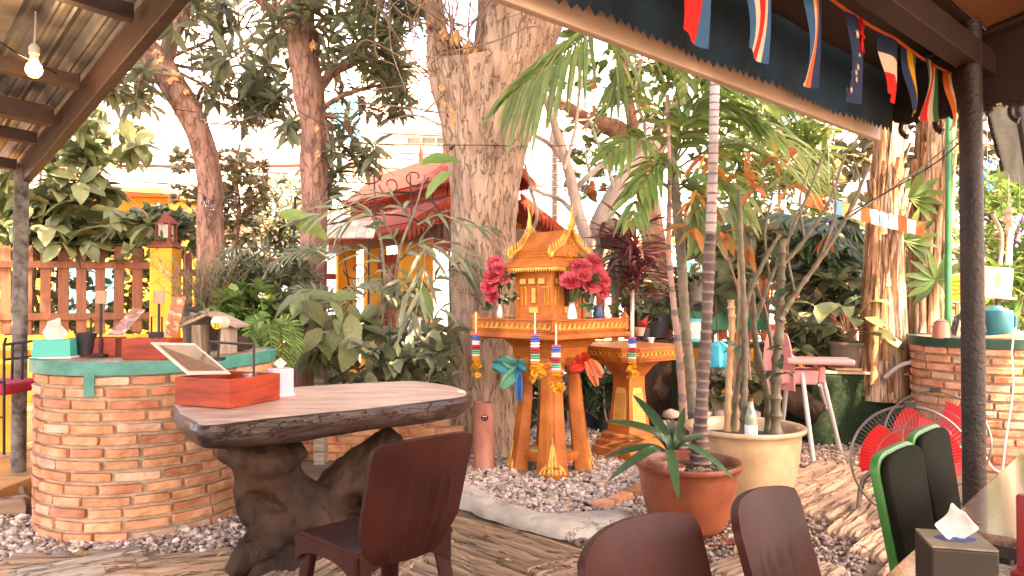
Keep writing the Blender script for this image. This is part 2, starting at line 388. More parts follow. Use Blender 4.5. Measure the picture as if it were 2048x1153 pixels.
def inpoly(p, poly):
    x, y = p; c = False; n = len(poly)
    for i in range(n):
        x1, y1 = poly[i]; x2, y2 = poly[i - 1]
        if (y1 > y) != (y2 > y) and x < (x2 - x1) * (y - y1) / (y2 - y1) + x1: c = not c
    return c
ICO = None
def ico_arr():
    bm = bmesh.new(); bmesh.ops.create_icosphere(bm, subdivisions=1, radius=1); v = np.array([x.co[:] for x in bm.verts]); f = np.array([[q.index for q in x.verts] for x in bm.faces]); bm.free()
    return v, f
ICO = ico_arr()
def gravel(name, poly, n, s0, s1, z, mat, big=.05):
    P = np.array(poly); lo = P.min(0); hi = P.max(0); pts = []
    while len(pts) < n:
        p = rng.uniform(lo, hi)
        if inpoly(p, poly): pts.append(p)
    pts = np.array(pts); s = rng.uniform(s0, s1, n); b = rng.uniform(size=n) < big; s[b] *= 1.7
    T = mats_of(np.c_[pts, z + rng.uniform(-.3, .9, n) * s], unit(n) * [1, 1, .35], unit(n) * .45 + [0, 0, 1], s)
    T[:, :3, 0] *= rng.uniform(.5, .95, n)[:, None]; T[:, :3, 2] *= rng.uniform(.35, .75, n)[:, None]
    me = merge_mesh(name, ICO, T, mat); me.polygons.foreach_set('use_smooth', [False] * len(me.polygons)); return link(name, me, None, 'stuff')
def gp(*px): return [tuple(G(a, b)[:2]) for a, b in px]
gravel('gravel', gp((900, 905), (935, 985), (1010, 1035), (1110, 1062), (1290, 1040), (1330, 985), (1330, 905), (1180, 862), (1000, 862)), 9500, .011, .021, .012, m_pebble)
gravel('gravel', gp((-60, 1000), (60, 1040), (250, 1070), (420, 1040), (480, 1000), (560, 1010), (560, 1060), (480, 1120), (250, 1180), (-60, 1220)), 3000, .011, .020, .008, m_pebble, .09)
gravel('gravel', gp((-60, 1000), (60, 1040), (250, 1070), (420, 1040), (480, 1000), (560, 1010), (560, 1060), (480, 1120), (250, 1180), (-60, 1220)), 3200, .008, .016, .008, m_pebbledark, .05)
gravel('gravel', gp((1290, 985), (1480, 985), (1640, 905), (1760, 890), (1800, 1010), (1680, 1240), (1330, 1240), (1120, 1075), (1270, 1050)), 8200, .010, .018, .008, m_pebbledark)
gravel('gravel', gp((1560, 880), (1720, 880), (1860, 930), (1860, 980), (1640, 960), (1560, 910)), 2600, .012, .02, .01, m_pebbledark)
st = None
for i, (px, py, s) in enumerate([(62, 1105, .045), (118, 1122, .05), (215, 1096, .035), (160, 1078, .03), (262, 1098, .03), (447, 1072, .035), (500, 1066, .04), (30, 1135, .04), (735, 1118, .05)]):
    a = ico_arr(); b = MB(); bm = bmesh.new(); bmesh.ops.create_icosphere(bm, subdivisions=2, radius=1)
    b.add([(v.co.x * s, v.co.y * s * .75, v.co.z * s * (.5 + .1 * nz3(v.co, 2, i))) for v in bm.verts], [[q.index for q in f.verts] for f in bm.faces]); bm.free()
    p = G(px, py); o = obj('river_stone', b, M('river_stone', (.30, .26, .24), .7, .3, 12, .1, rnd=.3, loc=True), smooth=True); o.location = (p.x, p.y, s * .4); o.rotation_euler.z = i
    tag(o, 'smooth grey river stone lying loose on the gravel beside the planks', 'stone', 'loose river stones')

# ------------------------------------------------------------------ weathered sleepers
pb = MB(); pb.add([tuple(G(*p, .003)) for p in [(-200, 1500), (2300, 1500), (1800, 930), (1560, 930), (1300, 1075), (940, 1010), (560, 1040), (60, 1150)]], [tuple(range(8))]); path = struct('path', pb, m_earth)
def plank(a, b, wd, z0=.012, h=.05, mat=None, seed=0, tilt=0, nx=44, ny=34, AB=None):
    A, B = AB if AB else (G(*a, .05), G(*b, .05)); d = (B - A); Lh = d.length; ang = math.atan2(d.y, d.x); mb = MB(); c = (A + B) / 2
    def top(u, v):
        x = (u - .5) * Lh; y = (v - .5) * wd
        y += .012 * mnoise.noise(Vector((x * 3, seed, 5))) * (1 if abs(v - .5) > .4 else .4); x += (.02 * mnoise.noise(Vector((y * 20, seed, 1))) if u < .02 or u > .98 else 0)
        wy = y + .012 * mnoise.noise(Vector((x * 2.0, y * 3, seed)))
        n = mnoise.noise(Vector((x * 1.4 + seed * 5, wy * 20, seed))); n2 = mnoise.noise(Vector((x * 2.5 + seed, wy * 48, seed + 3)))
        gz = -.024 * max(0, 1 - abs(n) * 5.5) - .012 * max(0, 1 - abs(n2) * 4)
        e = min(v, 1 - v) * wd; ed = -.014 * max(0, 1 - e / .016) ** 2
        ex = min(u, 1 - u) * Lh; ed -= .014 * max(0, 1 - ex / .02) ** 2
        return Vector((x, y, h + gz + ed + .008 * mnoise.noise(Vector((x * 2, y * 4, seed + 8))) + tilt * y))
    rows = [[top(i / nx, j / ny) for j in range(ny + 1)] for i in range(nx + 1)]
    vs = [p for r in rows for p in r]; q = lambda i, j: i * (ny + 1) + j
    fs = [(q(i, j), q(i + 1, j), q(i + 1, j + 1), q(i, j + 1)) for i in range(nx) for j in range(ny)]
    edge = [q(i, 0) for i in range(nx + 1)] + [q(nx, j) for j in range(1, ny + 1)] + [q(i, ny) for i in range(nx - 1, -1, -1)] + [q(0, j) for j in range(ny - 1, 0, -1)]
    o = len(vs); vs += [Vector((vs[k].x, vs[k].y, -.02)) for k in edge]; E = len(edge)
    fs += [(edge[k], edge[(k + 1) % E], o + (k + 1) % E, o + k) for k in range(E)]
    mb.add(vs, fs); ob = obj('plank', mb, mat or m_sleeper, path, smooth=True, ang=55); ob.location = (c.x, c.y, z0 + rng.uniform(-.004, .006)); ob.rotation_euler.z = ang; return ob
def plank_group(a, b, n, wd, lens, seed, gap=.016, slide=0.0):
    A = G(*a, .05); B = G(*b, .05); d = (B - A).normalized(); q = Vector((d.y, -d.x, 0))
    for k in range(n):
        L_ = lens[k % len(lens)]; w_ = wd * rng.uniform(.88, 1.0); s0 = A + q * (wd * k) + d * (slide * k + rng.uniform(-.05, .05)); s1 = s0 + d * L_
        plank_w(s0, s1, w_ - gap, seed + k * 1.37)
def plank_w(A, B, wd, seed):
    o = plank(None, None, wd, seed=seed, AB=(A, B)); o.location.z += rng.uniform(-.008, .010); o.rotation_euler.x = rng.uniform(-.03, .03); o.rotation_euler.z += rng.uniform(-.02, .02)
plank_group((905, 1042), (1124, 1106), 5, .205, (1.1, 1.25, 1.15), 3.3, slide=.06)
plank_group((1090, 1150), (1255, 1100), 4, .215, (.8, .9, .9), 11.7, slide=-.14)
plank_group((505, 1180), (660, 1105), 3, .20, (.9, .8), 21.1)
plank_group((30, 1118), (300, 1106), 2, .15, (.55, .6), 61.3)
plank_group((235, 1128), (520, 1096), 2, .15, (.75, .7), 27.3)
plank_group((1545, 975), (1690, 912), 9, .215, (1.0, 1.25, 1.2, 1.35), 31.9, slide=-.235)
plank_group((1440, 1150), (1560, 1103), 2, .22, (.5, .6), 47.7)
plank((30, 1166), (292, 1112), .16, .03, .06, m_greywood, 40.2)
for i, (a, b) in enumerate([((-120, 975), (52, 962)), ((-120, 1000), (54, 985)), ((-130, 1028), (54, 1010))]): plank(a, b, .16, .03, .07, None, 50 + i)

# curved concrete border, brick edging
cb = MB(); inn = crv([G(a, b) for a, b in [(905, 962), (945, 985), (1010, 1022), (1110, 1045), (1205, 1036), (1285, 1040)]], 8); ou = crv([G(a, b) for a, b in [(870, 1010), (930, 1025), (1000, 1052), (1110, 1082), (1215, 1084), (1275, 1062)]], 8)
def cbf(u, v):
    i = min(len(inn) - 2, int(u * (len(inn) - 1))); f = u * (len(inn) - 1) - i; a = inn[i].lerp(inn[i + 1], f); b = ou[i].lerp(ou[i + 1], f); p = a.lerp(b, v)
    e = 1 - abs(2 * v - 1) ** 4; jit = .02 * nz3(p, 9)
    return Vector((p.x + jit, p.y + jit * (1 if v in (0, 1) else .4), .012 + .078 * max(0, e) * (.9 + .12 * nz3(p, 5)) * min(1, (1 - u) * 9) + .004 * nz3(p, 22)))
cb.grid(cbf, 60, 12); struct('concrete_kerb', cb, m_conc, smooth=True)
be = thing('brick_edging', 'short curved run of terracotta edging bricks at the gravel beside the brown pot', 'edging', G(1245, 1008))
for a, b in [((1190, 1024), (1222, 1018)), ((1226, 1016), (1256, 1002)), ((1259, 1000), (1288, 982)), ((1291, 979), (1314, 955)), ((1316, 951), (1332, 925))]:
    A = G(*a); B = G(*b); c = (A + B) / 2; mb = MB(); mb.box((c.x, c.y, .028), ((B - A).length * .97, .085, .065), math.atan2(B.y - A.y, B.x - A.x)); obj('brick', mb, m_brick, be, world=True, bevel=.008)

# ------------------------------------------------------------------ round-ended brick counters
def stad(c, u, Rr, Ls, n=28):
    """outline of a round-ended counter: c = centre of the near end, axis u, straight length Ls"""
    a0 = math.atan2(u[1], u[0]); pts = []
    for k in range(n + 1):
        a = a0 + math.pi / 2 + math.pi * k / n; pts.append((c[0] + Rr * math.cos(a), c[1] + Rr * math.sin(a)))
    c2 = (c[0] + u[0] * Ls, c[1] + u[1] * Ls)
    for k in range(n + 1):
        a = a0 - math.pi / 2 + math.pi * k / n; pts.append((c2[0] + Rr * math.cos(a), c2[1] + Rr * math.sin(a)))
    return pts
def walk(pts):
    P = [Vector((*p, 0)) for p in pts] + [Vector((*pts[0], 0))]; s = [0]
    for i in range(len(P) - 1): s.append(s[-1] + (P[i + 1] - P[i]).length)
    def at(t):
        t %= s[-1]
        for i in range(len(P) - 1):
            if t <= s[i + 1]:
                d = (P[i + 1] - P[i]); return P[i].lerp(P[i + 1], (t - s[i]) / max(1e-9, s[i + 1] - s[i])), d.normalized()
    return s[-1], at
def counter(name, label, c, u, Rr, Ls, H, rows, rim, brick_len, seed):
    t = thing(name, label, 'counter', (c[0], c[1], 0)); r2 = random.Random(seed)
    mb = MB(); mb.prism(stad(c, u, Rr - .028, Ls), 0, H); obj('mortar_core', mb, m_mortar, t, world=True)
    Lt, at = walk(stad(c, u, Rr, Ls, 36)); nb = int(Lt / brick_len); ch = H / rows
    for r in range(rows):
        off = (.5 * (r % 2) + r2.uniform(-.12, .12)) * brick_len; pos = off
        ws = [r2.uniform(.8, 1.2) for _ in range(nb)]; sw = sum(ws)
        for k in range(nb):
            ln = Lt * ws[k] / sw; a0 = pos + r2.uniform(.006, .012); a1 = pos + ln - r2.uniform(.006, .012); pos += ln
            pm, dm = at((a0 + a1) / 2)
            if pm.y > c[1] + 1.0 and rows > 4: continue
            nn = 5; vs = []; dz = r2.uniform(-.003, .003); pr = r2.uniform(-.006, .007); sd = r2.uniform(0, 50); tl = r2.uniform(-.004, .004)
            for i in range(nn + 1):
                p, d = at(a0 + (a1 - a0) * i / nn); out = Vector((d.y, -d.x, 0)); sg = 1
                for (dd, zz) in ((-.05, 0), (pr, 0), (pr, .5), (pr, 1), (-.05, 1)):
                    z = r * ch + .009 + (ch - .019) * zz + dz + tl * (i / nn - .5)
                    q = p + out * dd; jj = .006 * mnoise.noise(Vector((q.x * 30 + sd, q.y * 30, z * 40)))
                    z += .004 * mnoise.noise(Vector((q.x * 25, q.y * 25 + sd, zz * 3))) if zz in (0, 1) and dd > -.04 else 0
                    vs.append((q.x + out.x * (jj if dd > -.04 else 0), q.y + out.y * (jj if dd > -.04 else 0), z))
            fs = []
            for i in range(nn):
                for j in range(4): fs.append((i * 5 + j, (i + 1) * 5 + j, (i + 1) * 5 + j + 1, i * 5 + j + 1))
            fs += [(0, 1, 2, 3, 4), tuple(nn * 5 + j for j in (4, 3, 2, 1, 0))]
            b = MB(); b.add([(v[0] - pm.x, v[1] - pm.y, v[2]) for v in vs], fs); o = obj('brick', b, m_brickpale if r2.random() < .16 else m_brick, t, bevel=.0045, bseg=1); o.location = (pm.x - c[0], pm.y - c[1], 0)
    o1 = stad(c, u, Rr + .018, Ls, 40); o2 = stad(c, u, Rr - .02, Ls, 40); n = len(o1); b = MB(); z0, z1 = H, H + .068
    b.add([(p[0], p[1], z0) for p in o1] + [(p[0], p[1], z1) for p in o1] + [(p[0], p[1], z1) for p in o2] + [(p[0], p[1], z0) for p in o2],
          [(k + a * n, (k + 1) % n + a * n, (k + 1) % n + ((a + 1) % 4) * n, k + ((a + 1) % 4) * n) for k in range(n) for a in range(4)]); obj('rim_band', b, rim, t, world=True, smooth=True)
    b = MB(); b.prism(stad(c, u, Rr - .021, Ls, 40), H + .002, H + .060); obj('counter_top', b, M('counter_tile', (.30, .24, .19), .55, .35, 12, .3, 40, col2=(.46, .38, .30)), t, world=True)
    return t
LC = (-2.20, 4.46); LU = (.26, .966)
lc = counter('brick_counter', 'round-ended red brick counter with teal rim, left of the wooden slab table', LC, LU, .56, .32, .885, 14, m_green, .215, 3)
b = MB(); b.box((-2.2, 3.884, .835), (.055, .008, .12)); obj('bracket', b, m_green, lc, world=True, bevel=.002)
RC = (3.86, 6.0); RU = (.8, .6)
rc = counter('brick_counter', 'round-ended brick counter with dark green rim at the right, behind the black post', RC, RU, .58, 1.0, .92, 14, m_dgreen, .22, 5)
b = MB(); b.box((4.02, 5.385, .87), (.09, .012, .14)); obj('bracket', b, m_dgreen, rc, world=True)

# low planter wall behind the slab table
pw = thing('planter_wall', 'low brick planter edge half hidden behind the slab table and tree roots', 'wall', (-1.5, 6.0, 0))
b = MB(); b.box((-1.5, 6.0, .17), (2.0, .1, .34)); obj('mortar_core', b, m_mortar, pw, world=True)
for r in range(5):
    for k in range(9):
        b = MB(); b.box((-2.4 + k * .225 + (.11 if r % 2 else 0), 5.985, .035 + r * .066), (.21, .115, .054)); obj('brick', b, m_brick, pw, world=True, bevel=.004)

# ------------------------------------------------------------------ fences
def fence(label, a, b, z0, z1, step, wd, rails, group=None, wallz=None, point=False, mat=None):
    A = Vector((*a, 0)); B = Vector((*b, 0)); d = (B - A).normalized(); L = (B - A).length; ang = math.atan2(d.y, d.x); t = thing('picket_fence', label, 'fence', A)
    n = int(L / step); me = []
    for v in range(4):
        mb = MB(); dz = random.uniform(-.02, .02); mb.box((0, 0, (z0 + z1) / 2), (wd * random.uniform(.92, 1.05), .022, z1 - z0 + dz)); me.append(mb.mesh('picket', mat or m_fence, bevel=.004))
    for k in range(n):
        o = link('picket', me[k % 4], t); o.location = d * (k + .5) * step; o.location.z += random.uniform(-.015, .015); o.rotation_euler = (0, random.uniform(-.012, .012), ang)
    for z in rails:
        mb = MB(); c = d * L / 2 + Vector((d.y, -d.x, 0)) * .024; mb.box((c.x, c.y, z), (L, .026, .085), ang); obj('rail', mb, mat or m_fence, t, bevel=.004)
    if wallz:
        mb = MB(); c = d * L / 2; mb.box((c.x, c.y, wallz / 2), (L, .14, wallz), ang); obj('base_wall', mb, m_yel, t, bevel=.006)
    return t
fence('reddish brown picket fence on a yellow base wall behind the left brick counter', (-7.6, 8.35), (-4.42, 9.2), .88, 1.93, .2, .118, (1.08, 1.70), wallz=.86, mat=M('fence_brown', (.16, .056, .024), .7, .25, 5, .25, st=(6, 6, .6), rnd=.15, loc=True))
fence('red picket fence stretch behind the potted herbs, right of the yellow pillar', (-4.12, 9.25), (-2.62, 11.0), .7, 1.85, .2, .12, (1.0, 1.62), wallz=.68)
fence('red picket fence behind the palm stems and hanging pots', (.95, 10.2), (5.2, 9.6), .75, 1.62, .18, .11, (.92, 1.45), wallz=.73, mat=M('fence_red', (.42, .08, .05), .6, .2, 5, .2, rnd=.1, loc=True))
pl = thing('yellow_pillar', 'yellow fence pillar carrying a little lantern at the end of the brown fence', 'pillar', (-4.24, 9.12, 0))
b = MB(); b.box((0, 0, .955), (.27, .27, 1.91)); obj('shaft', b, m_yel, pl, bevel=.008)
b = MB(); b.box((0, 0, 1.93), (.33, .33, .035)); obj('cap', b, m_fence, pl, bevel=.006)
ln = thing('post_lantern', 'small brown wooden lantern standing on the yellow fence pillar', 'lantern', (-4.24, 9.12, 1.948))
b = MB(); b.box((0, 0, .02), (.24, .24, .04)); [b.box((i * .08, j * .08, .15), (.028, .028, .24)) for i in (-1, 1) for j in (-1, 1)]; obj('frame', b, m_fence, ln)
b = MB(); b.lathe([(.17, .26), (.10, .32), (.03, .38), (.0, .40)], 4); obj('roof', b, m_fence, ln)
b = MB(); b.box((0, 0, .15), (.13, .13, .2)); obj('lamp_glass', b, M('frosted', (.8, .72, .6), .3, .05, 3, 0), ln)

# ------------------------------------------------------------------ Thai-style gate
gt = thing('garden_gate', 'red Thai-style gateway with fretwork gables and yellow columns behind the big trunk', 'gate', (-1.6, 10.6, 0))
RD = Vector((-.581, .814, 0)); SD = Vector((.814, .581, 0)); AP = Vector((-.25, 9.5, 0)); LR = 3.5
def gpnt(s, t, z): p = AP + RD * s + SD * t; return Vector((p.x, p.y, z))
def slab(name, q, th, mat, n=(0, 0, 1)):
    mb = MB(); nn = (q[1] - q[0]).cross(q[3] - q[0]).normalized() * th; mb.add(list(q) + [x + nn for x in q], [(0, 1, 2, 3), (7, 6, 5, 4), (0, 4, 5, 1), (1, 5, 6, 2), (2, 6, 7, 3), (3, 7, 4, 0)]); return obj(name, mb, mat, gt, world=True, bevel=.004)
for sg in (-1, 1):
    slab('roof_plane', [gpnt(-.1, 0, 3.30), gpnt(LR, 0, 3.30), gpnt(LR, sg * .56, 2.80), gpnt(-.1, sg * .56, 2.80)], .03, m_redroof)
    slab('roof_plane', [gpnt(0, sg * .42, 2.60), gpnt(LR, sg * .42, 2.60), gpnt(LR, sg * 1.2, 2.17), gpnt(0, sg * 1.2, 2.17)], .03, m_redroof)
    slab('bargeboard', [gpnt(-.13, 0, 3.36), gpnt(-.13, sg * .62, 2.80), gpnt(-.13, sg * .62, 2.68), gpnt(-.13, 0, 3.2)], .03, m_redp)
    slab('bargeboard', [gpnt(-.05, sg * .42, 2.68), gpnt(-.05, sg * 1.25, 2.2), gpnt(-.05, sg * 1.25, 2.08), gpnt(-.05, sg * .42, 2.54)], .03, m_redp)
    for s in range(9):
        slab('clerestory_board', [gpnt(.02 + s * .39, sg * .40, 2.86), gpnt(.38 + s * .39, sg * .40, 2.86), gpnt(.38 + s * .39, sg * .40, 2.45), gpnt(.02 + s * .39, sg * .40, 2.45)], .03, m_redp)
    mb = MB(); mb2 = MB()
    for k in range(58):
        s = -.08 + k * .061; z = 2.80 if k % 2 else 2.80
        mb.extrude([(-.028, .0), (.028, .0), (.026, -.05), (.008, -.065), (0, -.11), (-.008, -.065), (-.026, -.05)], gpnt(s, sg * .575, z), RD, (0, 0, 1), .015)
        mb2.extrude([(-.03, .0), (.03, .0), (.028, -.06), (.01, -.075), (0, -.12), (-.01, -.075), (-.028, -.06)], gpnt(s + .06, sg * 1.215, 2.18), RD, (0, 0, 1), .015)
    obj('fretwork', mb, m_redp, gt, world=True, kind='stuff'); obj('fretwork', mb2, m_redp, gt, world=True, kind='stuff')
    mb = MB()
    for k in range(14):
        f = k / 13; mb.extrude([(-.03, .05), (.03, .05), (.02, -.03), (0, -.09), (-.02, -.03)], gpnt(-.1, sg * (.44 + .8 * f), 2.52 - .46 * f), SD, (0, 0, 1), .015)
    obj('fretwork', mb, m_redp, gt, world=True, kind='stuff')
for i in range(9):
    x = -.36 + i * .09; zt = 3.22 - abs(x) * .95
    slab('gable_board', [gpnt(-.02, x - .04, zt), gpnt(-.02, x + .04, zt), gpnt(-.02, x + .04, 2.42), gpnt(-.02, x - .04, 2.42)], .025, m_redp)
for s in (-.1, .0):
    b = MB(); p = gpnt(s, 0, 3.3); 
b = MB(); b.lathe([(.04, 0), (.03, .1), (.05, .16), (.02, .26), (.012, .4), (0, .55)], 8, gpnt(-.1, 0, 3.3)); obj('finial', b, m_redp, gt, world=True, smooth=True)
for k in (1.2, 1.9, 3.3):
    b = MB(); b.lathe([(.03, 0), (.022, .08), (.035, .12), (.012, .22), (0, .36)], 8, gpnt(k, 0, 3.31)); obj('finial', b, m_redp, gt, world=True, smooth=True)
for sx, sy in ((1.05, -.62), (2.15, -.62), (.7, .75), (3.2, -.62), (3.2, .75)):
    b = MB(); p = gpnt(sx, sy, 0); b.box((p.x, p.y, 1.2), (.29, .29, 2.4), .35); b.box((p.x, p.y, .3), (.36, .36, .6), .35); obj('column', b, m_yel, gt, world=True, bevel=.01)
for k, s in enumerate((1.32, 1.5, 1.68, 1.86)):
    slab('door_board', [gpnt(s, -.6, .35), gpnt(s + .165, -.6, .35), gpnt(s + .165, -.6, 1.92), gpnt(s, -.6, 1.92)], .03, m_redp)
for z in (.7, 1.05, 1.72):
    slab('door_rail', [gpnt(1.26, -.645, z), gpnt(2.04, -.645, z), gpnt(2.04, -.645, z + .09), gpnt(1.26, -.645, z + .09)], .025, m_redp)
b = MB(); b.lathe([(.0, 0), (.09, 0), (.09, .012), (0, .012)], 16, (0, 0, 0)); pq = obj('door_plaque', b, m_white, gt); pq.location = gpnt(1.62, -.67, 1.5) - gt.location; pq.rotation_euler = (math.pi / 2, 0, .35 + .6); pq.scale = (.8, 1.8, 1)
slab('beam', [gpnt(0, -.7, 2.2), gpnt(LR, -.7, 2.2), gpnt(LR, -.7, 2.02), gpnt(0, -.7, 2.02)], .1, M('brown_beam', (.13, .055, .04), .6, .2, 5, .1))
slab('beam', [gpnt(0.05, .75, 2.2), gpnt(0.05, -.75, 2.2), gpnt(0.05, -.75, 2.02), gpnt(0.05, .75, 2.02)], .1, M('brown_beam', (0, 0, 0)))
# little shingled canopy on an iron stand
cn = thing('shingled_canopy', 'small pale shingled canopy on black iron legs left of the yellow gate column', 'canopy', (W(690, 700, 8.3).x, 8.3, 0))
zc = W(690, 455, 8.3).z
for r in range(3):
    for k in range(7):
        b = MB(); b.box((-.30 + k * .1, -.16 + r * .1, zc - .1 + r * .07), (.095, .13, .014), 0, 0, .6); obj('shingle', b, M('pale_shingle', (.62, .48, .38), .8, .2, 8, .2, rnd=.15, loc=True), cn)
for sx in (-.28, .28):
    b = MB(); b.tube([(sx, -.1, 0), (sx, -.1, zc - .05)], .012, 6); obj('leg', b, m_blackmetal, cn)

# ------------------------------------------------------------------ street buildings
def window(par, c, wd, hg, nx, ny, glass, frame, face=-1):
    f = MB(); t = .07; y = c[1] - .05
    f.box((c[0], y, c[2] + hg / 2), (wd + t, .1, t)); f.box((c[0], y, c[2] - hg / 2), (wd + t, .1, t))
    for i in range(nx + 1): f.box((c[0] - wd / 2 + wd * i / nx, y, c[2]), (t * .8, .096, hg - t))
    for j in range(1, ny): f.box((c[0], y + .004, c[2] - hg / 2 + hg * j / ny), (wd - t, .08, t * .6))
    w_ = obj('window', f, frame, par, world=True)
    for i in range(nx):
        g_ = MB(); g_.box((c[0] - wd / 2 + wd * (i + .5) / nx, c[1] - .02, c[2]), (wd / nx - t, .02, hg - t)); obj('pane', g_, glass, w_, world=True)
    return w_
def px2(x, y, Y): p = W(x, y, Y); return (p.x, Y, p.z)
b1 = thing('white_townhouse', 'tall white townhouse with a balcony window across the street at the left', 'house', (-11, 22, 0))
b = MB(); b.box((-13.5, 25, 6), (16, 6, 12)); obj('wall', b, m_white, b1, world=True)
for (x, y, wd, hg) in ((390, 228, 1.9, 1.5), (250, 228, 1.2, 1.5), (60, 240, 1.6, 1.5), (330, 20, 1.6, 1.6), (520, 60, 1.0, 1.5)): window(b1, px2(x, y, 21.98), wd, hg, 3 if wd > 1.5 else 2, 1, M('pale_glass', (.55, .6, .6), .15, .1, 2, 0), M('grey_frame', (.55, .5, .48), .6, .05, 3, 0))
b = MB(); p = px2(390, 300, 21.4); b.box((p[0], 21.5, p[2]), (3.2, 1.0, .12)); obj('balcony_slab', b, m_cream, b1, world=True)
for k in range(21):
    b = MB(); b.box((p[0] - 1.55 + k * .155, 21.05, p[2] + .5), (.03, .03, .9)); obj('baluster', b, m_pink, b1, world=True)
b = MB(); b.box((p[0], 21.05, p[2] + .98), (3.2, .06, .06)); obj('handrail', b, m_pink, b1, world=True)
b2 = thing('cream_shop', 'single-storey cream shop with a pinkish parapet strip behind the left fence', 'shop', (-7.5, 18.9, 0))
b = MB(); b.box((-8.2, 20.4, 2.35), (8.4, 3, 4.7)); obj('wall', b, m_cream, b2, world=True)
b = MB(); b.box((-8.2, 18.6, 4.65), (8.7, .9, .12)); obj('parapet_strip', b, m_pink, b2, world=True)
b = MB(); b.box((-8.2, 18.3, 3.95), (8.5, .12, 1.15)); obj('fascia', b, m_cream, b2, world=True)
b = MB(); b.box((-8.2, 18.25, 3.3), (8.6, .2, .1)); obj('awning_strip', b, m_pink, b2, world=True)
for k in range(4): window(b2, (-11.2 + k * 2.0, 18.88, 1.7), 1.5, 1.9, 2, 1, m_cyan if k == 0 else m_glasspane, m_white)
b3 = thing('orange_house', 'low orange-yellow house front showing above the left picket fence', 'house', (-9, 15.5, 0))
b = MB(); b.box((-9.6, 17.2, 1.75), (4.2, 2.0, 3.5)); obj('wall', b, m_yel, b3, world=True)
b = MB(); b.box((-9.6, 16.9, 3.56), (4.6, 2.9, .1)); obj('roof', b, M('orange_roof', (.60, .18, .06), .7, .15, 4, .1), b3, world=True)
window(b3, (-9.2, 16.18, 1.5), 1.3, 1.2, 2, 1, m_cyan, m_white)
b4 = thing('cream_townhouse', 'cream house with a shuttered teal window across the street behind the gate', 'house', (-2, 21, 0))
b = MB(); b.box((-2.6, 24, 4.2), (7.4, 6, 8.4)); obj('wall', b, m_cream, b4, world=True)
b = MB(); p = px2(840, 245, 20.6); b.box((p[0], 20.6, p[2]), (2.4, .8, .75)); obj('balcony', b, m_pink, b4, world=True)
window(b4, px2(858, 302, 20.98), 1.25, .95, 3, 3, m_glasspane, m_white)
window(b4, px2(690, 245, 20.98), .95, 1.3, 1, 1, m_cyan, m_white); window(b4, px2(760, 90, 20.98), 1.4, 1.2, 2, 2, m_glasspane, m_white)
b = MB(); p = px2(700, 335, 20.4); b.box((p[0] - .2, 20.5, p[2]), (3.2, 1.0, .1)); obj('awning', b, m_pink, b4, world=True)
for k in range(3): window(b4, (-5.2 + k * 2.2, 20.98, 1.5), 1.8, 2.4, 3, 1, m_glasspane, m_white)
b5 = thing('white_shophouse', 'wide white shophouse row behind the garden trees at the right', 'house', (8, 23, 0))
b = MB(); b.box((10.2, 26, 4.6), (17.5, 6, 9.2)); obj('wall', b, m_white, b5, world=True)
for k in range(6):
    for z in (1.7, 4.6, 7.4): window(b5, (2.9 + k * 2.9, 22.98, z), 1.6, 1.5, 2, 2, m_cyan if (k * 3 + int(z)) % 4 == 0 else m_glasspane, m_white)
for k in range(4):
    b = MB(); b.box((3.2 + k * 4.2, 22.5, 3.1), (3.6, 1.0, .1), 0, 0, .2); obj('awning', b, m_pink if k % 2 else M('orange_roof', (0, 0, 0)), b5, world=True)

# ------------------------------------------------------------------ left roof (over the left counter)
zl0, zl1 = 2.13, 2.55; PA = Vector((-3.3, 5.0, zl0)); PB = Vector((-1.0, 2.55, zl1 + .02)); UL = (PB - PA).normalized(); NL = Vector((-UL.y, UL.x, 0)).normalized() * -1
NL = Vector((UL.y, -UL.x, 0)).normalized()
if NL.x > 0: NL = -NL
lr = thing('corrugated_roof', 'corrugated metal lean-to roof with brown steel purlins at the upper left', 'roof', (PA.x, PA.y, 0))
b = MB(); e0 = PA - UL * .3; Ls = (PB - PA).length + 3.0
def corr(u, v):
    p = e0 + UL * (u * Ls) + NL * (v * 3.4 - .06); k = (v * 3.4 / .19) % 1
    r = .03 * max(0, min(1, (abs(k - .5) - .22) * 9)) + .004 * (1 if abs((k * 4) % 1 - .5) < .12 else 0)
    return Vector((p.x, p.y, p.z + .11 + r + v * .25))
b.grid(corr, 6, 290); obj('metal_sheet', b, M('zinc_sheet', (.125, .145, .17), .42, .4, 3, .15, metal=.5, st=(1, 1, 1), col2=(.27, .295, .325)), lr, world=True)
for k, s in enumerate((.0, .62, 1.05, 1.62, 2.5, 3.4)):
    b = MB(); a = PA + UL * s; q = a + NL * 3.2 + Vector((0, 0, .25)); dz = .05
    hw = .035 if k != 2 else .05; vs = []
    for P_ in (a + NL * .03, q):
        for (i, j) in ((-1, -1), (1, -1), (1, 1), (-1, 1)): vs.append(P_ + UL * hw * i * .7 + Vector((0, 0, dz + j * hw)))
    b.add(vs, [(0, 1, 2, 3), (7, 6, 5, 4), (0, 4, 5, 1), (1, 5, 6, 2), (2, 6, 7, 3), (3, 7, 4, 0)]); obj('purlin', b, m_steel, lr, world=True, bevel=.004)
b = MB(); vs = []
for P_ in (PA - UL * .06, PB + UL * 2.5):
    for (i, j) in ((0, -.06), (.055, -.06), (.055, .10), (0, .10)): vs.append(P_ - NL * (i - .0) + Vector((0, 0, j)))
b.add(vs, [(0, 1, 2, 3), (7, 6, 5, 4), (0, 4, 5, 1), (1, 5, 6, 2), (2, 6, 7, 3), (3, 7, 4, 0)]); obj('edge_beam', b, m_steel, lr, world=True, bevel=.005)
b = MB(); b.tube([(PA.x, PA.y, 0), (PA.x, PA.y, zl0 + .06)], .045, 10); obj('post', b, M('mossy_post', (.06, .05, .045), .8, .6, 14, .3, col2=(.24, .22, .2)), lr, world=True, smooth=True)
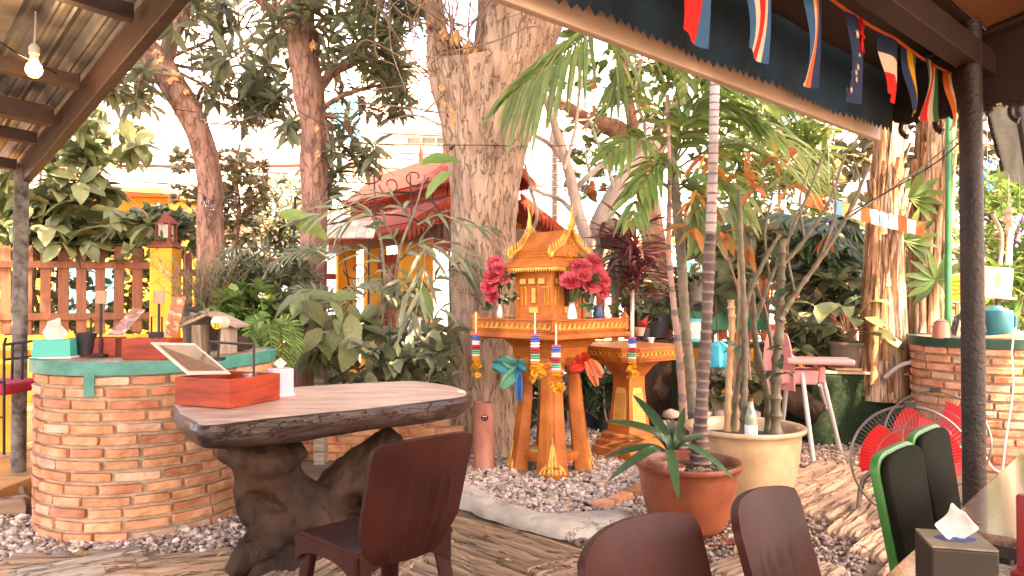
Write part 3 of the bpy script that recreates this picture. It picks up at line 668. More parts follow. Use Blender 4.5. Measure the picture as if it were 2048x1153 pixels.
b = MB(); b.tube([(PA.x - 2.9, PA.y - 1.6, 0), (PA.x - 2.9, PA.y - 1.6, zl0 + .3)], .045, 10); obj('post', b, m_steel, lr, world=True, smooth=True)

# lit bulb
bp = W(68, 140, 3.3); bt = W(66, 40, 3.3)
bu = thing('light_bulb', 'lit round bulb hanging from a white cord under the corrugated roof', 'lamp', (bp.x, bp.y, bp.z - .04))
b = MB(); b.lathe([(0, -.034), (.018, -.03), (.031, -.014), (.034, 0), (.03, .018), (.018, .034), (.014, .045)], 16, (bp.x, bp.y, bp.z)); obj('bulb_glass', b, M('bulb_glow', (1, .8, .5), .3, 0, 1, 0, emit=((1, .62, .25), 5)), bu, world=True, smooth=True)
b = MB(); b.lathe([(.017, .043), (.017, .065), (.022, .07), (.022, .10), (.012, .115)], 12, (bp.x, bp.y, bp.z)); obj('socket', b, m_white, bu, world=True, smooth=True)
b = MB(); b.tube(crv([(bp.x, bp.y, bp.z + .11), (bp.x + .005, bp.y, bp.z + .25), (bp.x, bp.y, bp.z + .62)]), .004, 5); obj('cord', b, m_white, bu, world=True)
pd = bpy.data.lights.new('bulb', 'POINT'); pd.energy = .7; pd.color = (1, .7, .4); pd.shadow_soft_size = .03; po = bpy.data.objects.new('bulb_light', pd); COL.objects.link(po); po.location = (bp.x, bp.y, bp.z - .06)

# ------------------------------------------------------------------ right roof (over the camera)
EU = Vector((.73, .683, 0)); EN = Vector((.683, -.73, 0)); EC = Vector((1.73, 3.5, 0)); ZE = 2.0      # eave corner; EN points inwards
def ep(s, t, z): p = EC - EU * s + EN * t; return Vector((p.x, p.y, z))
rr = thing('dining_roof', 'dark boarded roof with a cream fascia over the dining tables at the right', 'roof', (EC.x, EC.y, 0))
def slabr(name, q, th, mat, bev=.004):
    mb = MB(); nn = (q[1] - q[0]).cross(q[3] - q[0]).normalized() * th; mb.add(list(q) + [x + nn for x in q], [(0, 1, 2, 3), (7, 6, 5, 4), (0, 4, 5, 1), (1, 5, 6, 2), (2, 6, 7, 3), (3, 7, 4, 0)]); return obj(name, mb, mat, rr, world=True, bevel=bev)
m_ceil = M('ceiling_board', (.13, .045, .018), .75, .3, 4, .15, st=(1, 1, 1)); m_beam = M('dark_beam', (.020, .008, .006), .6, .3, 6, .1)
slabr('fascia', [ep(-.02, 0, ZE + .034), ep(6.5, 0, ZE + .034), ep(6.5, 0, ZE + .34), ep(-.02, 0, ZE + .34)], .03, M('cream_fascia', (.50, .38, .29), .7, .12, 5, .1))
nb = 11
for k in range(nb):
    t0 = .03 + k * .42; z = lambda t: 2.33 + t * .22
    slabr('ceiling_board', [ep(-.02, t0, z(t0)), ep(6.5, t0, z(t0)), ep(6.5, t0 + .412, z(t0 + .412)), ep(-.02, t0 + .412, z(t0 + .412))], .02, m_ceil if k else m_beam, .003)
slabr('roof_sheet', [ep(-.25, -.12, 2.39), ep(6.6, -.12, 2.39), ep(6.6, 4.8, 3.47), ep(-.25, 4.8, 3.47)], .02, M('zinc_sheet', (0, 0, 0)))
slabr('inner_beam', [ep(-.02, .385, 2.34), ep(6.5, .385, 2.34), ep(6.5, .475, 2.34), ep(-.02, .475, 2.34)], -.10, m_beam)
for k in (0, 2.2, 4.4):
    slabr('rafter', [ep(k, .05, 2.31), ep(k + .06, .05, 2.31), ep(k + .06, 4.6, 3.31), ep(k, 4.6, 3.31)], .02, m_beam)
# end trim with cut scrolls
slabr('end_board', [ep(-.045, .0, 2.12), ep(-.045, 3.4, 2.12), ep(-.045, 3.4, 3.08), ep(-.045, 0, 2.335)], .025, m_beam)
for k in range(15):
    mb = MB(); t0 = .06 + k * .145; base = ep(-.03, t0 + .06, 2.12); arc = []
    for a in range(0, 13): arc.append((.045 * math.cos(a * .36 + .3) * (1 - a * .03), -.045 + .042 * math.sin(a * .36 + .3)))
    P3 = [base + EN * x + Vector((0, 0, y)) for x, y in arc]; mb.tube(P3, [.012] * 12 + [.016], 6)
    mb.tube([base + EN * -.06 + Vector((0, 0, .0)), base + EN * .0 + Vector((0, 0, -.02)), base + EN * .06], .011, 6)
    obj('fretwork_scroll', mb, m_beam, rr, world=True, smooth=True)
pp = Vector((1.885, 3.05, 0))
b = MB(); b.tube([pp, pp + Vector((0, 0, 1.3)), pp + Vector((0, 0, 2.42))], .044, 16); obj('post', b, m_post, rr, world=True, smooth=True)
# scalloped dark valance
va = MB(); n = 150; Lv = 6.2; top = []; bot = []
for i in range(n * 2 + 1):
    s = Lv * i / (2 * n); wv = .012 * math.sin(s * 7) + .006 * math.sin(s * 19); zz = 2.045 + (.0 if i % 2 else .022) + .004 * math.sin(i * 1.7)
    top.append(ep(s, .07 + wv * .4, 2.31)); bot.append(ep(s, .06 + wv, zz))
N = len(top); va.add(top + bot, [(i, i + 1, N + i + 1, N + i) for i in range(N - 1)])
tag(obj('valance', va, M('navy_cloth', (.004, .012, .024), .95, .5, 1.5, .2, 60, col2=(.006, .045, .08))), 'dark blue cloth valance with a pinked zigzag edge hung along the eave', 'valance')
# ------------------------------------------------------------------ trees
m_barkA = M('bark_brown', (.22, .105, .07), .9, .35, 10, .8, 26, st=(1, 1, .3), col2=(.40, .22, .155), bdist=.03, crack=(14, .03, .75))
m_barkC = M('bark_beige', (.36, .22, .145), .9, .35, 7, .8, 22, st=(1.2, 1.2, .28), col2=(.56, .385, .275), bdist=.04, crack=(12, .02, .72))
m_barkD = M('bark_grey', (.46, .36, .31), .85, .25, 7, .4, 20, st=(1, 1, .5), bdist=.015)
m_twig = M('twig', (.25, .15, .10), .8, .3, 9, .2)
m_cut = M('sunlit_cut_wood', (.52, .22, .07), .85, .4, 16, .5, col2=(.74, .42, .18))  # cut wood, its bright orange also paints in the sun on it
l_mango = LEAF('mango_leaf', (.19, .21, .12), trans=.55); l_big = LEAF('broad_leaf', (.15, .18, .08), trans=.4); l_small = LEAF('small_leaf', (.14, .16, .08)); l_rose = LEAF('herb_leaf', (.10, .13, .07))
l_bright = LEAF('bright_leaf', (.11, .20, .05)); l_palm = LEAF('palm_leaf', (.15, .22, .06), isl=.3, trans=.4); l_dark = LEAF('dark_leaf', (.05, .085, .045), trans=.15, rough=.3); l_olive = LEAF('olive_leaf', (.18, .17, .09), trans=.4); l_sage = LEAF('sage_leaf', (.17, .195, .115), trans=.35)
l_cord = LEAF('cordyline_leaf', (.19, .045, .05), isl=.4); l_dry = LEAF('dry_leaf', (.42, .17, .05), isl=.4); l_fan = LEAF('fan_leaf', (.055, .10, .045), isl=.4)

def trunk(par, ctl, Y, mat, n=22, noise=.12, ns=5, groove=.05, name='trunk', seg=7, wscale=1.0, gk=4, seed=0):
    """ctl rows: (left px, right px, y px [,Y])"""
    P = []; rad = []
    for c in ctl:
        yy = c[3] if len(c) > 3 else Y; p = W((c[0] + c[1]) / 2, c[2], yy); P.append(p); rad.append((c[1] - c[0]) / 2 * p.y / FPX * wscale)
    C = crv(P, seg); b = MB(); b.tube(C, lerps_at(rad, len(P), seg), n, noise=noise, ns=ns, groove=groove, gk=gk, seed=seed); return obj(name, b, mat, par, world=True, smooth=True, ang=80)
def lerps_at(rad, m, seg):
    return list(np.interp(np.arange((m - 1) * seg + 1) / seg, np.arange(m), rad))
def limb(b, pts, r0, r1, n=7, noise=.15):
    C = crv(pts, 6); b.tube(C, lerps([r0, r1], len(C)), n, noise=noise, ns=6)
def rz(n, s): return Vector(tuple(rng.normal(size=3) * s))
def twigs(b, centres, anchors, r=.008, sag=.1):
    A = np.array([tuple(a) for a in anchors])
    for c in centres:
        k = np.argmin(((A - np.array(c)) ** 2).sum(1)); a = Vector(A[k]); c = Vector(tuple(c)); m = (a + c) / 2 + Vector((0, 0, sag)) + rz(3, .05)
        
        if (c - a).length > .75: a = c + (a - c).normalized() * .75; m = (a + c) / 2 + rz(3, .06)
        C = crv([a, m, c], 5); b.tube(C, lerps([r * 1.6, r * .5], len(C)), 5)

# leaning mango tree, left
Y1 = 7.4
t1 = thing('leaning_tree', 'brown tree with a lopped trunk leaning left behind the herb pots', 'tree', (W(420, 600, Y1).x, Y1, 0))
trunk(t1, [(390, 462, 900), (392, 450, 700), (394, 446, 520), (396, 446, 430), (398, 445, 380), (384, 432, 300), (362, 410, 240), (328, 382, 185), (300, 352, 138), (262, 318, 100), (225, 285, 70)], Y1, m_barkA, groove=.03, noise=.07)
b = MB(); limb(b, [W(335, 165, Y1), W(300, 162, Y1 - .1), W(272, 170, Y1 - .15)], .035, .022); limb(b, [W(262, 85, Y1), W(230, 20, Y1 + .2), W(215, -80, Y1 + .3), W(160, -250, Y1)], .16, .07); limb(b, [W(330, 120, Y1 + .05), W(360, 40, Y1 + .4), W(420, -60, Y1 + .8), W(480, -250, Y1 + 1)], .09, .04)
limb(b, [W(250, 60, Y1), W(150, 90, Y1 + .3), W(60, 200, Y1 + .5), W(0, 260, Y1 + .6)], .05, .02)
obj('limb', b, m_barkA, t1, world=True, smooth=True)
for (x, y, r) in ((345, 152, .075), (318, 118, .05), (372, 183, .03)):
    b = MB(); p = W(x, y, Y1 - .118); b.lathe([(0, .002), (r * .6, .004), (r, 0), (r * .9, -.05)], 22, (0, 0, 0), wob=.8); o = obj('cut_stub', b, m_cut, t1); o.location = p - t1.location; o.rotation_euler = (R(72), R(-12), 0)
b = MB(); XA = []
for q in ([(330, 120), (400, 90), (470, 60), (560, 50)], [(345, 130), (420, 140), (500, 130), (570, 150)], [(300, 90), (330, 20), (380, -20)], [(345, 140), (430, 180), (520, 220)], [(260, 110), (240, 150), (235, 190)]):
    pp_ = [W(x, y, Y1 + .2 + .35 * i) for i, (x, y) in enumerate(q)]; limb(b, pp_, .022, .008); XA += crv(pp_, 4)[2:]
obj('limb', b, m_twig, t1, world=True, smooth=True)
anc = XA + [W(262, 85, Y1), W(230, 20, Y1 + .2), W(160, 80, Y1 + .3), W(60, 200, Y1 + .5), W(345, 60, Y1 + .4), W(420, -40, Y1 + .8), W(290, 150, Y1 - .15)]
ce = np.concatenate([pxcloud(215, 330, 120, 210, Y1 - .6, Y1 + .4, 18), pxcloud(330, 580, -30, 130, Y1 - .3, Y1 + 1.2, 28), pxcloud(400, 590, 60, 200, Y1 - .2, Y1 + .9, 20), pxcloud(470, 600, 190, 270, Y1, Y1 + .8, 12), pxcloud(225, 420, -30, 60, Y1 - .2, Y1 + .8, 22), pxcloud(380, 560, 130, 215, Y1 + .2, Y1 + .8, 12)])
b = MB(); twigs(b, ce, anc, .007); obj('twigs', b, m_twig, t1, world=True, kind='stuff')
foliage(t1, MANGO, whorls(ce, 11, .27, .55), l_mango, 170, rest='crown')
up = np.concatenate([blob(W(300, -260, Y1 + .5), (2.2, 1.6, .8), 36), blob(W(120, -420, Y1), (2.0, 1.8, .9), 36)])  # unseen part of the crown, added above the view for shade
foliage(t1, MANGO, whorls(up, 11, .3, .5), l_mango, 0, rest='upper_shade_crown')

# second trunk
Y2 = 6.9
t2 = thing('mango_tree', 'upright brown tree with lance-shaped leaves between the herb pots and the big trunk', 'tree', (W(610, 600, Y2).x, Y2, 0))
trunk(t2, [(548, 640, 840), (565, 630, 760), (578, 636, 700), (590, 640, 620), (598, 650, 520), (602, 654, 420), (600, 655, 330), (602, 652, 250), (588, 650, 190), (580, 640, 130), (574, 632, 70), (572, 628, 10), (560, 620, -80), (540, 590, -220)], Y2, m_barkA, groove=.04, noise=.08)
b = MB(); limb(b, [W(632, 190, Y2), W(660, 150, Y2 + .1), W(720, 120, Y2 + .2), W(790, 90, Y2 + .4)], .055, .02); limb(b, [W(600, 60, Y2), W(540, 20, Y2 - .1), W(480, -30, Y2 - .3)], .05, .02); limb(b, [W(610, 20, Y2), W(690, -40, Y2 - .3), W(780, -90, Y2 - .6)], .07, .03); limb(b, [W(640, 220, Y2), W(690, 190, Y2 - .1), W(770, 170, Y2 + .3), W(820, 185, Y2 + .4)], .03, .01)
obj('limb', b, m_barkA, t2, world=True, smooth=True)
for (x, y, r) in ((598, 20, .09), (586, 52, .05), (634, 256, .028), (636, 308, .034), (626, 90, .04)):
    b = MB(); p = W(x, y, Y2 - .115); b.lathe([(0, .002), (r * .6, .003), (r, 0), (r * .9, -.05)], 22, (0, 0, 0), wob=.9, sx=.8, sy=1.2); o = obj('cut_stub', b, m_cut, t2); o.location = p - t2.location; o.rotation_euler = (R(85), 0, 0)
anc = [W(790, 90, Y2 + .4), W(720, 120, Y2 + .2), W(660, 150, Y2 + .1), W(540, 20, Y2 - .1), W(690, -40, Y2 - .3), W(780, -90, Y2 - .6), W(770, 170, Y2 + .3), W(645, 230, Y2)]
ce = np.concatenate([pxcloud(630, 800, -20, 120, Y2 - .4, Y2 + 1, 30), pxcloud(640, 820, 110, 200, Y2 - .2, Y2 + 1, 22), pxcloud(720, 810, 190, 225, Y2, Y2 + .6, 7), pxcloud(540, 640, -30, 60, Y2 - .5, Y2 + .4, 14), pxcloud(660, 760, 250, 330, Y2 - .2, Y2 + .6, 12), pxcloud(640, 700, 320, 410, Y2 + .1, Y2 + .8, 9), pxcloud(790, 860, -20, 50, Y2, Y2 + .6, 9)])
b = MB(); twigs(b, ce, anc, .006); obj('twigs', b, m_twig, t2, world=True, kind='stuff')
foliage(t2, LANCE, whorls(ce, 13, .24, .55), l_mango, 170, rest='crown')
up = np.concatenate([blob(W(640, -250, Y2), (1.8, 1.5, .8), 36), blob(W(640, -420, Y2 - 1), (2.2, 1.6, .8), 36)])  # out-of-view leaves added to shade what stands below
foliage(t2, LANCE, whorls(up, 12, .28, .5), l_mango, 0, rest='upper_shade_crown')

# the big forked trunk
Y3 = 6.35
t3 = thing('big_tree', 'massive beige forked trunk behind the spirit house', 'tree', (W(970, 600, Y3).x, Y3, 0))
trunk(t3, [(870, 1075, 960), (895, 1045, 900), (903, 1036, 820), (905, 1034, 700), (905, 1032, 560), (904, 1032, 450), (902, 1036, 380), (897, 1048, 310), (888, 1062, 250), (876, 1074, 190), (862, 1084, 140)], Y3, m_barkC, n=56, noise=.05, ns=4, groove=.14, gk=2.6, seg=9)
trunk(t3, [(905, 1040, 290), (930, 1072, 210), (942, 1092, 140), (950, 1112, 80), (958, 1130, 20), (960, 1140, -60), (950, 1160, -200), (950, 1150, -420)], Y3 + .05, m_barkC, n=44, noise=.06, ns=4, groove=.12, gk=2.4, name='right_fork', seed=3)
trunk(t3, [(893, 985, 290), (872, 965, 215), (856, 938, 150), (850, 925, 105), (852, 918, 78)], Y3 - .06, m_barkC, n=36, noise=.08, ns=5, groove=.1, gk=2.4, name='left_fork', seed=5)
trunk(t3, [(862, 900, 120), (852, 892, 60), (846, 884, 0), (820, 850, -120), (780, 815, -300)], Y3 + .02, m_barkC, n=18, noise=.1, name='upright_limb', seed=6)
for (x, y, r, yy, ry) in ((912, 75, .06, -.26, 20), (888, 68, .05, -.25, -5), (935, 95, .05, -.24, 20), (952, 140, .035, -.24, 10), (884, 175, .035, -.24, -20), (902, 190, .03, -.245, -10), (905, 215, .045, -.255, -12), (908, 236, .04, -.26, -12), (888, 205, .03, -.23, -25), (925, 222, .025, -.26, 0), (952, 188, .025, -.26, 10), (938, 170, .028, -.25, 0), (858, 45, .03, -.13, 0), (950, 100, .04, -.24, 15), (960, 235, .02, -.28, 0)):
    b = MB(); b.lathe([(0, .002), (r * .6, .004), (r, 0), (r * .9, -.07)], 22, (0, 0, 0), wob=.9, sx=.75, sy=1.15); o = obj('cut_stub', b, m_cut, t3); o.location = W(x, y, Y3 + yy) - t3.location; o.rotation_euler = (R(86), R(ry), 0)
b = MB()
for k in range(46):
    p = W(rng.uniform(850, 960), rng.uniform(40, 260), Y3 - .2 + rng.uniform(-.05, .1)); L_ = rng.uniform(.4, 1.5); a = rng.uniform(-2.6, .8); d = Vector((math.cos(a) * .75, rng.uniform(-.4, .3), abs(math.sin(a)) * .6 + rng.uniform(-.2, .5)))
    if rng.uniform() < .6: d.x = -abs(d.x)
    C = crv([p, p + d * L_ * .4 + rz(3, .06), p + d * L_ * .8 + rz(3, .1), p + d * L_ + Vector((0, 0, -.2 * L_)) + rz(3, .1)], 4); b.tube(C, lerps([.009, .003], len(C)), 5)
for k in range(12):
    x = rng.uniform(760, 1000); p = W(x, -30, Y3 - .4 + rng.uniform(-.2, .2)); q = W(x + rng.uniform(-40, 60), rng.uniform(100, 300), Y3 - .35); C = crv([p, (p + q) / 2 + rz(3, .12), q], 6); b.tube(C, .0045, 5)
obj('twigs', b, m_twig, t3, world=True, kind='stuff')
ce = np.concatenate([blob(W(1000, -420, Y3), (2.6, 2.0, .9), 260), blob(W(760, -330, Y3 + .8), (1.6, 1.6, .7), 120)])
ce = np.concatenate([ce, blob((0, 4.2, 6.6), (4.2, 3.6, 1.0), 820, .1), blob((3.2, 2.0, 6.4), (3.2, 2.8, 1.0), 700, .1), blob((.3, 1.0, 6.4), (2.2, 1.8, .9), 420, .1), blob((5.2, 1.0, 6.4), (2.4, 2.2, .9), 480, .1), blob((4.5, 6.5, 6.0), (2.6, 2.2, .9), 260, .1)]); foliage(t3, OVAL, whorls(ce, 9, .30, .4), l_mango, 0, rest='crown')  # crown widened by an unseen canopy, added to keep direct sun off the garden
b = MB(); top_ = W(1055, -400, Y3 + .05)
for q in ((0, 4.2, 6.6), (3.2, 2.2, 6.4), (-2.5, 6.5, 6.2), (4.5, 6.5, 6.0), (-2.0, 3, 6.5), (1.5, 1, 6.6)): limb(b, [top_ - Vector((0, 0, .3)), (top_ + Vector(q)) / 2 + Vector((0, 0, .5)), Vector(q)], .16, .03)  # limbs reaching out to the added shade canopy
obj('limb', b, m_barkC, t3, world=True, smooth=True)
foliage(t3, LANCE, whorls(pxcloud(690, 860, -20, 70, Y3 - .2, Y3 + .8, 26), 7, .2, .5), l_mango, 40, rest='sprigs')

# pruned grey tree right of the big trunk
Y4 = 7.6
t4 = thing('pruned_tree', 'pruned tree with pale grey crooked limbs between the spirit house and the palms', 'tree', (W(1165, 600, Y4).x, Y4, 0))
trunk(t4, [(1120, 1190, 900), (1130, 1180, 760), (1140, 1182, 640), (1150, 1196, 560), (1165, 1208, 500), (1180, 1222, 450), (1205, 1242, 400), (1238, 1272, 350), (1272, 1302, 310), (1300, 1326, 285)], Y4, m_barkD, noise=.08, n=16)
trunk(t4, [(1170, 1200, 500), (1148, 1172, 440), (1135, 1157, 380), (1122, 1142, 320), (1104, 1120, 260), (1082, 1096, 190), (1060, 1072, 130)], Y4 - .1, m_barkD, noise=.1, n=12, name='limb')
b = MB()
for pts, r0, r1 in [([(1140, 390), (1180, 350), (1230, 310), (1265, 280)], .035, .02), ([(1125, 320), (1100, 290), (1060, 265), (1045, 250)], .03, .012), ([(1150, 430), (1120, 400), (1080, 385), (1062, 372), (1050, 330)], .028, .012), ([(1128, 340), (1150, 260), (1160, 180), (1180, 100)], .022, .008), ([(1210, 420), (1225, 370), (1200, 300), (1180, 240)], .025, .01), ([(1270, 345), (1290, 260), (1270, 190), (1285, 120)], .026, .01), ([(1060, 375), (1074, 430), (1062, 470)], .02, .016), ([(1250, 370), (1300, 360), (1340, 330)], .02, .008), ([(1100, 290), (1110, 220), (1090, 150), (1110, 90)], .018, .006), ([(1180, 350), (1172, 300), (1200, 260)], .014, .006)]:
    limb(b, [W(x, y, Y4 + rng.uniform(-.25, .2)) for x, y in pts], r0, r1)
obj('limb', b, m_barkD, t4, world=True, smooth=True)
anc = [W(x, y, Y4) for x, y in [(1265, 280), (1050, 255), (1160, 180), (1180, 240), (1285, 120), (1340, 330), (1110, 90), (1050, 330), (1230, 310)]]
ce = np.concatenate([pxcloud(1080, 1300, 60, 180, Y4 - .2, Y4 + 1.2, 36), pxcloud(1090, 1230, 230, 330, Y4, Y4 + .8, 16), pxcloud(1240, 1340, 200, 330, Y4 - .2, Y4 + .6, 16), pxcloud(1140, 1220, 320, 400, Y4, Y4 + .6, 9)])
b = MB(); twigs(b, ce, anc, .005, .04); obj('twigs', b, m_barkD, t4, world=True, kind='stuff')
foliage(t4, ROUND, whorls(ce, 6, .13, .3), l_bright, 60, rest='crown')
foliage(t4, OVAL, whorls(pxcloud(1140, 1340, 160, 420, Y4, Y4 + .8, 16), 4, .15, .6), l_dry, 20, rest='dry_leaves')
# reddish thick limb, right
Y5 = 8.2
t5 = thing('lopped_tree', 'reddish lopped trunk bending left with a sawn end near the palms', 'tree', (W(1300, 600, Y5).x, Y5, 0))
trunk(t5, [(1290, 1350, 900), (1290, 1345, 700), (1285, 1335, 520), (1275, 1318, 400), (1256, 1300, 330), (1236, 1280, 282), (1206, 1244, 256), (1160, 1188, 240), (1126, 1148, 215), (1098, 1116, 200)], Y5, M('bark_red', (.34, .15, .10), .9, .3, 9, .6, 24, col2=(.46, .24, .17), bdist=.02), noise=.1, n=18)
b = MB(); limb(b, [W(1268, 268, Y5), W(1255, 180, Y5 + .2), W(1250, 80, Y5 + .3), W(1290, -60, Y5)], .07, .03); limb(b, [W(1295, 340, Y5), W(1340, 250, Y5 + .2), W(1380, 100, Y5 + .4), W(1420, -80, Y5)], .08, .03); obj('limb', b, MATS['bark_red'], t5, world=True, smooth=True)
for (x, y, r) in ((1270, 300, .05), (1123, 214, .03), (1100, 206, .03)):
    b = MB(); b.lathe([(0, .01), (r, 0), (r * .9, -.05)], 12, (0, 0, 0), wob=.4); o = obj('cut_stub', b, m_cut, t5); o.location = W(x, y, Y5 - .12) - t5.location; o.rotation_euler = (R(80), R(-20), 0)
foliage(t5, OVAL, whorls(np.concatenate([blob(W(1300, -120, Y5 + .2), (1.8, 1.3, 1.0), 150), pxcloud(1230, 1420, 40, 200, Y5, Y5 + 1.2, 34)]), 8, .2, .4), l_bright, 40, rest='crown')
# moss and staghorn clump on the fork
b = MB(); b.lathe([(0, -.16), (.1, -.13), (.15, 0), (.11, .12), (0, .17)], 14, W(1228, 470, Y4 - .15), wob=.5)
mo = obj('epiphyte_clump', b, M('root_mass', (.07, .04, .03), .95, .5, 30, .8, 60), None, smooth=True); tag(mo, 'dark fibrous root clump of an epiphyte on the crooked grey limb', 'plant')
c0 = np.array([W(1245, 480, Y4 - .25)]); foliage(mo, STRAP, whorls(np.repeat(c0, 5, 0) + unit(5) * .06, 9, .5, 1.3), l_sage, 24)

# ------------------------------------------------------------------ palms
m_palmp = M('palm_stem_pale', (.36, .28, .25), .7, .3, 9, .3, col2=(.47, .38, .35), bdist=.01); m_palmd = M('palm_stem_dark', (.08, .048, .042), .75, .4, 12, .4, col2=(.15, .095, .08), bdist=.01)
m_palmg = M('palm_stem_green', (.13, .115, .065), .7, .3, 10, .3, col2=(.23, .205, .13), bdist=.01)
def ringed(par, ctl, Y, mats, nring, n=16, split=None, name='stem'):
    P = []; rad = []
    for a, c_, y in ctl: p = W((a + c_) / 2, y, Y); P.append(p); rad.append((c_ - a) / 2 * Y / FPX)
    C = crv(P, 10); rr_ = lerps_at(rad, len(P), 10); Lq = len(C)
    pts = []; ra = []
    cnt = nring * 4
    for i in range(cnt + 1):
        t = i / cnt * (Lq - 1); k = min(Lq - 2, int(t)); pts.append(C[k].lerp(C[k + 1], t - k)); ra.append((rr_[k] + (rr_[k + 1] - rr_[k]) * (t - k)) * (1.13 if i % 4 == 0 else (.95 if i % 4 == 1 else 1.0)))
    b = MB(); b.tube(pts, ra, n, noise=.03, ns=9)
    if split:
        cut = np.mean([v[2] for v in b.v]); 
        for fi, f in enumerate(b.f):
            if len(f) == 4 and b.v[f[0]][2] > split + .12 * nz3(b.v[f[0]], 3): b.m[fi] = 1
    for fi, f in enumerate(b.f):
        if len(f) == 4 and (fi // n) % 4 == 0: b.m[fi] = len(mats)
    return obj(name, b, list(mats) + [M('ring_scar', (.17, .12, .105), .85, .4, 20, .3)], par, world=True, smooth=True, ang=50)
Yp = 4.12
pt = thing('palm', 'slender palm with a ringed stem, dark below and pale above, rising from the brown pot', 'palm', W(1402, 880, Yp))
ringed(pt, [(1378, 1420, 925), (1388, 1414, 850), (1394, 1418, 760), (1402, 1423, 660), (1405, 1428, 560), (1411, 1432, 460), (1416, 1435, 360), (1418, 1437, 260), (1420, 1439, 180), (1424, 1440, 60), (1428, 1442, -60), (1431, 1444, -170)], Yp, [m_palmd, m_palmp], 56, split=1.66)
b = MB(); base = W(1438, -160, Yp)
for k in range(9):
    a = k * 2.4; d = Vector((math.cos(a), math.sin(a), 0)); frond(b, [base, base + d * .35 + Vector((0, 0, .7)), base + d * .9 + Vector((0, 0, 1.0)), base + d * 1.4 + Vector((0, 0, .8))], 20, .36, .04, .3)
obj('frond', b, l_palm, pt, world=True)
# cane palm behind it
Yq = 5.2
pq2 = thing('cane_palm', 'cane palm with grey-green ringed stems and broad drooping leaflets behind the slender palm', 'palm', W(1380, 870, Yq))
ringed(pq2, [(1378, 1404, 880), (1372, 1392, 760), (1362, 1380, 650), (1354, 1374, 540), (1346, 1366, 440), (1340, 1358, 360), (1336, 1350, 280)], Yq, [m_palmg], 26)
ringed(pq2, [(1362, 1378, 870), (1352, 1366, 720), (1340, 1352, 600), (1332, 1343, 500), (1334, 1343, 400), (1334, 1342, 300), (1330, 1338, 190)], Yq - .15, [M('palm_stem_pink', (.34, .20, .15), .7, .2, 8, .2)], 14)
def fr(par, pts, Y, nl, L, wd, droop=.5, mat=None, up=(0, -.6, .8), ang=.85, dy=0):
    Ys = [Y + dy * k / (len(pts) - 1) for k in range(len(pts))]; b = MB(); frond(b, [W(x, y, q) for (x, y), q in zip(pts, Ys)], nl, L, wd, droop, ang, up); return obj('frond', b, mat or l_palm, par, world=True)
FR = [([(1345, 330), (1380, 240), (1440, 210), (1520, 250)], 14, .34, .075), ([(1350, 340), (1420, 300), (1500, 290), (1590, 340), (1640, 370)], 16, .36, .08), ([(1345, 350), (1300, 290), (1260, 280), (1215, 310)], 12, .3, .06), ([(1350, 330), (1360, 240), (1350, 170), (1330, 120)], 12, .34, .07), ([(1350, 330), (1400, 200), (1460, 170), (1560, 200)], 14, .4, .07),
      ([(1360, 370), (1400, 350), (1450, 360), (1480, 420)], 10, .3, .08), ([(1340, 380), (1310, 360), (1280, 380), (1262, 440)], 10, .26, .05), ([(1350, 330), (1320, 220), (1270, 190), (1220, 210)], 12, .33, .06), ([(1350, 360), (1340, 330), (1310, 330), (1285, 370)], 9, .28, .06), ([(1355, 380), (1385, 370), (1400, 420), (1400, 480)], 9, .24, .07),
      ([(1355, 320), (1430, 240), (1540, 260), (1620, 320)], 14, .36, .07), ([(1350, 310), (1400, 160), (1440, 90), (1500, 60)], 13, .36, .06)]
for pts, nl, L_, wd in FR: fr(pq2, pts, Yq, nl, L_ * .8, wd * .8, .5, dy=rng.uniform(-.5, .5))
hp = thing('hanging_frond', 'large palm frond arching down from above beside the big trunk', 'palm', W(1160, 60, 5.0))
fr(hp, [(1190, 40), (1165, 75), (1120, 110), (1070, 150), (1020, 190)], 5.0, 26, .30, .032, .75, l_palm, up=(.2, -.9, .4), ang=.75)
fr(hp, [(1200, 30), (1230, 80), (1240, 130), (1225, 170)], 5.1, 9, .26, .03, .4, l_palm, up=(.4, -.8, .4), ang=.5)
fr(hp, [(1210, 30), (1270, 70), (1320, 100), (1390, 130)], 5.2, 9, .22, .03, .5, l_palm, up=(.0, -.7, .7), ang=.8)

# ------------------------------------------------------------------ left side shrubs
sh = thing('broad_leaf_shrub', 'tall shrub with broad drooping leaves behind the left fence', 'shrub', (W(120, 600, 9.9).x, 9.9, 0))
Yb = 9.9; b = MB(); anc = []
for k in range(9):
    x = rng.uniform(-150, 240); q = [Vector((W(110, 600, Yb).x + rng.uniform(-.4, .4), Yb, 0)), W(60 + (x - 60) * .4, 520, Yb + rng.uniform(-.3, .3)), W(x, rng.uniform(180, 420), Yb + rng.uniform(-.5, .5))]; limb(b, q, .035, .012); anc += q[1:]
obj('stems', b, m_twig, sh, world=True, smooth=True, kind='stuff')
ce = np.concatenate([pxcloud(-60, 210, 190, 470, Yb - 1.2, Yb + .5, 84), pxcloud(140, 290, 240, 330, Yb - 1, Yb, 22), pxcloud(90, 240, 360, 470, Yb - 1.1, Yb - .2, 30), pxcloud(-100, 300, 430, 500, Yb - 1.1, Yb - .5, 20)])
foliage(sh, OVAL, whorls(ce, 8, .31, .75), l_big, 260, rest='crown')
b = MB(); twigs(b, ce, anc, .006); obj('twigs', b, m_twig, sh, world=True, kind='stuff')
iv = thing('fence_creeper', 'leafy creeper growing through and behind the left picket fence', 'creeper', (-6.0, 9.5, 0))
ce = np.concatenate([pxcloud(-60, 345, 480, 680, 9.3, 10.6, 230), pxcloud(60, 330, 470, 520, 8.9, 9.3, 26)]); foliage(iv, ROUND, whorls(ce, 7, .15, .4), l_big, 120)
vb = thing('pillar_bush', 'pale green bushy vine crowning the fence beside the lantern', 'bush', (W(320, 600, 9.7).x, 9.7, 0))
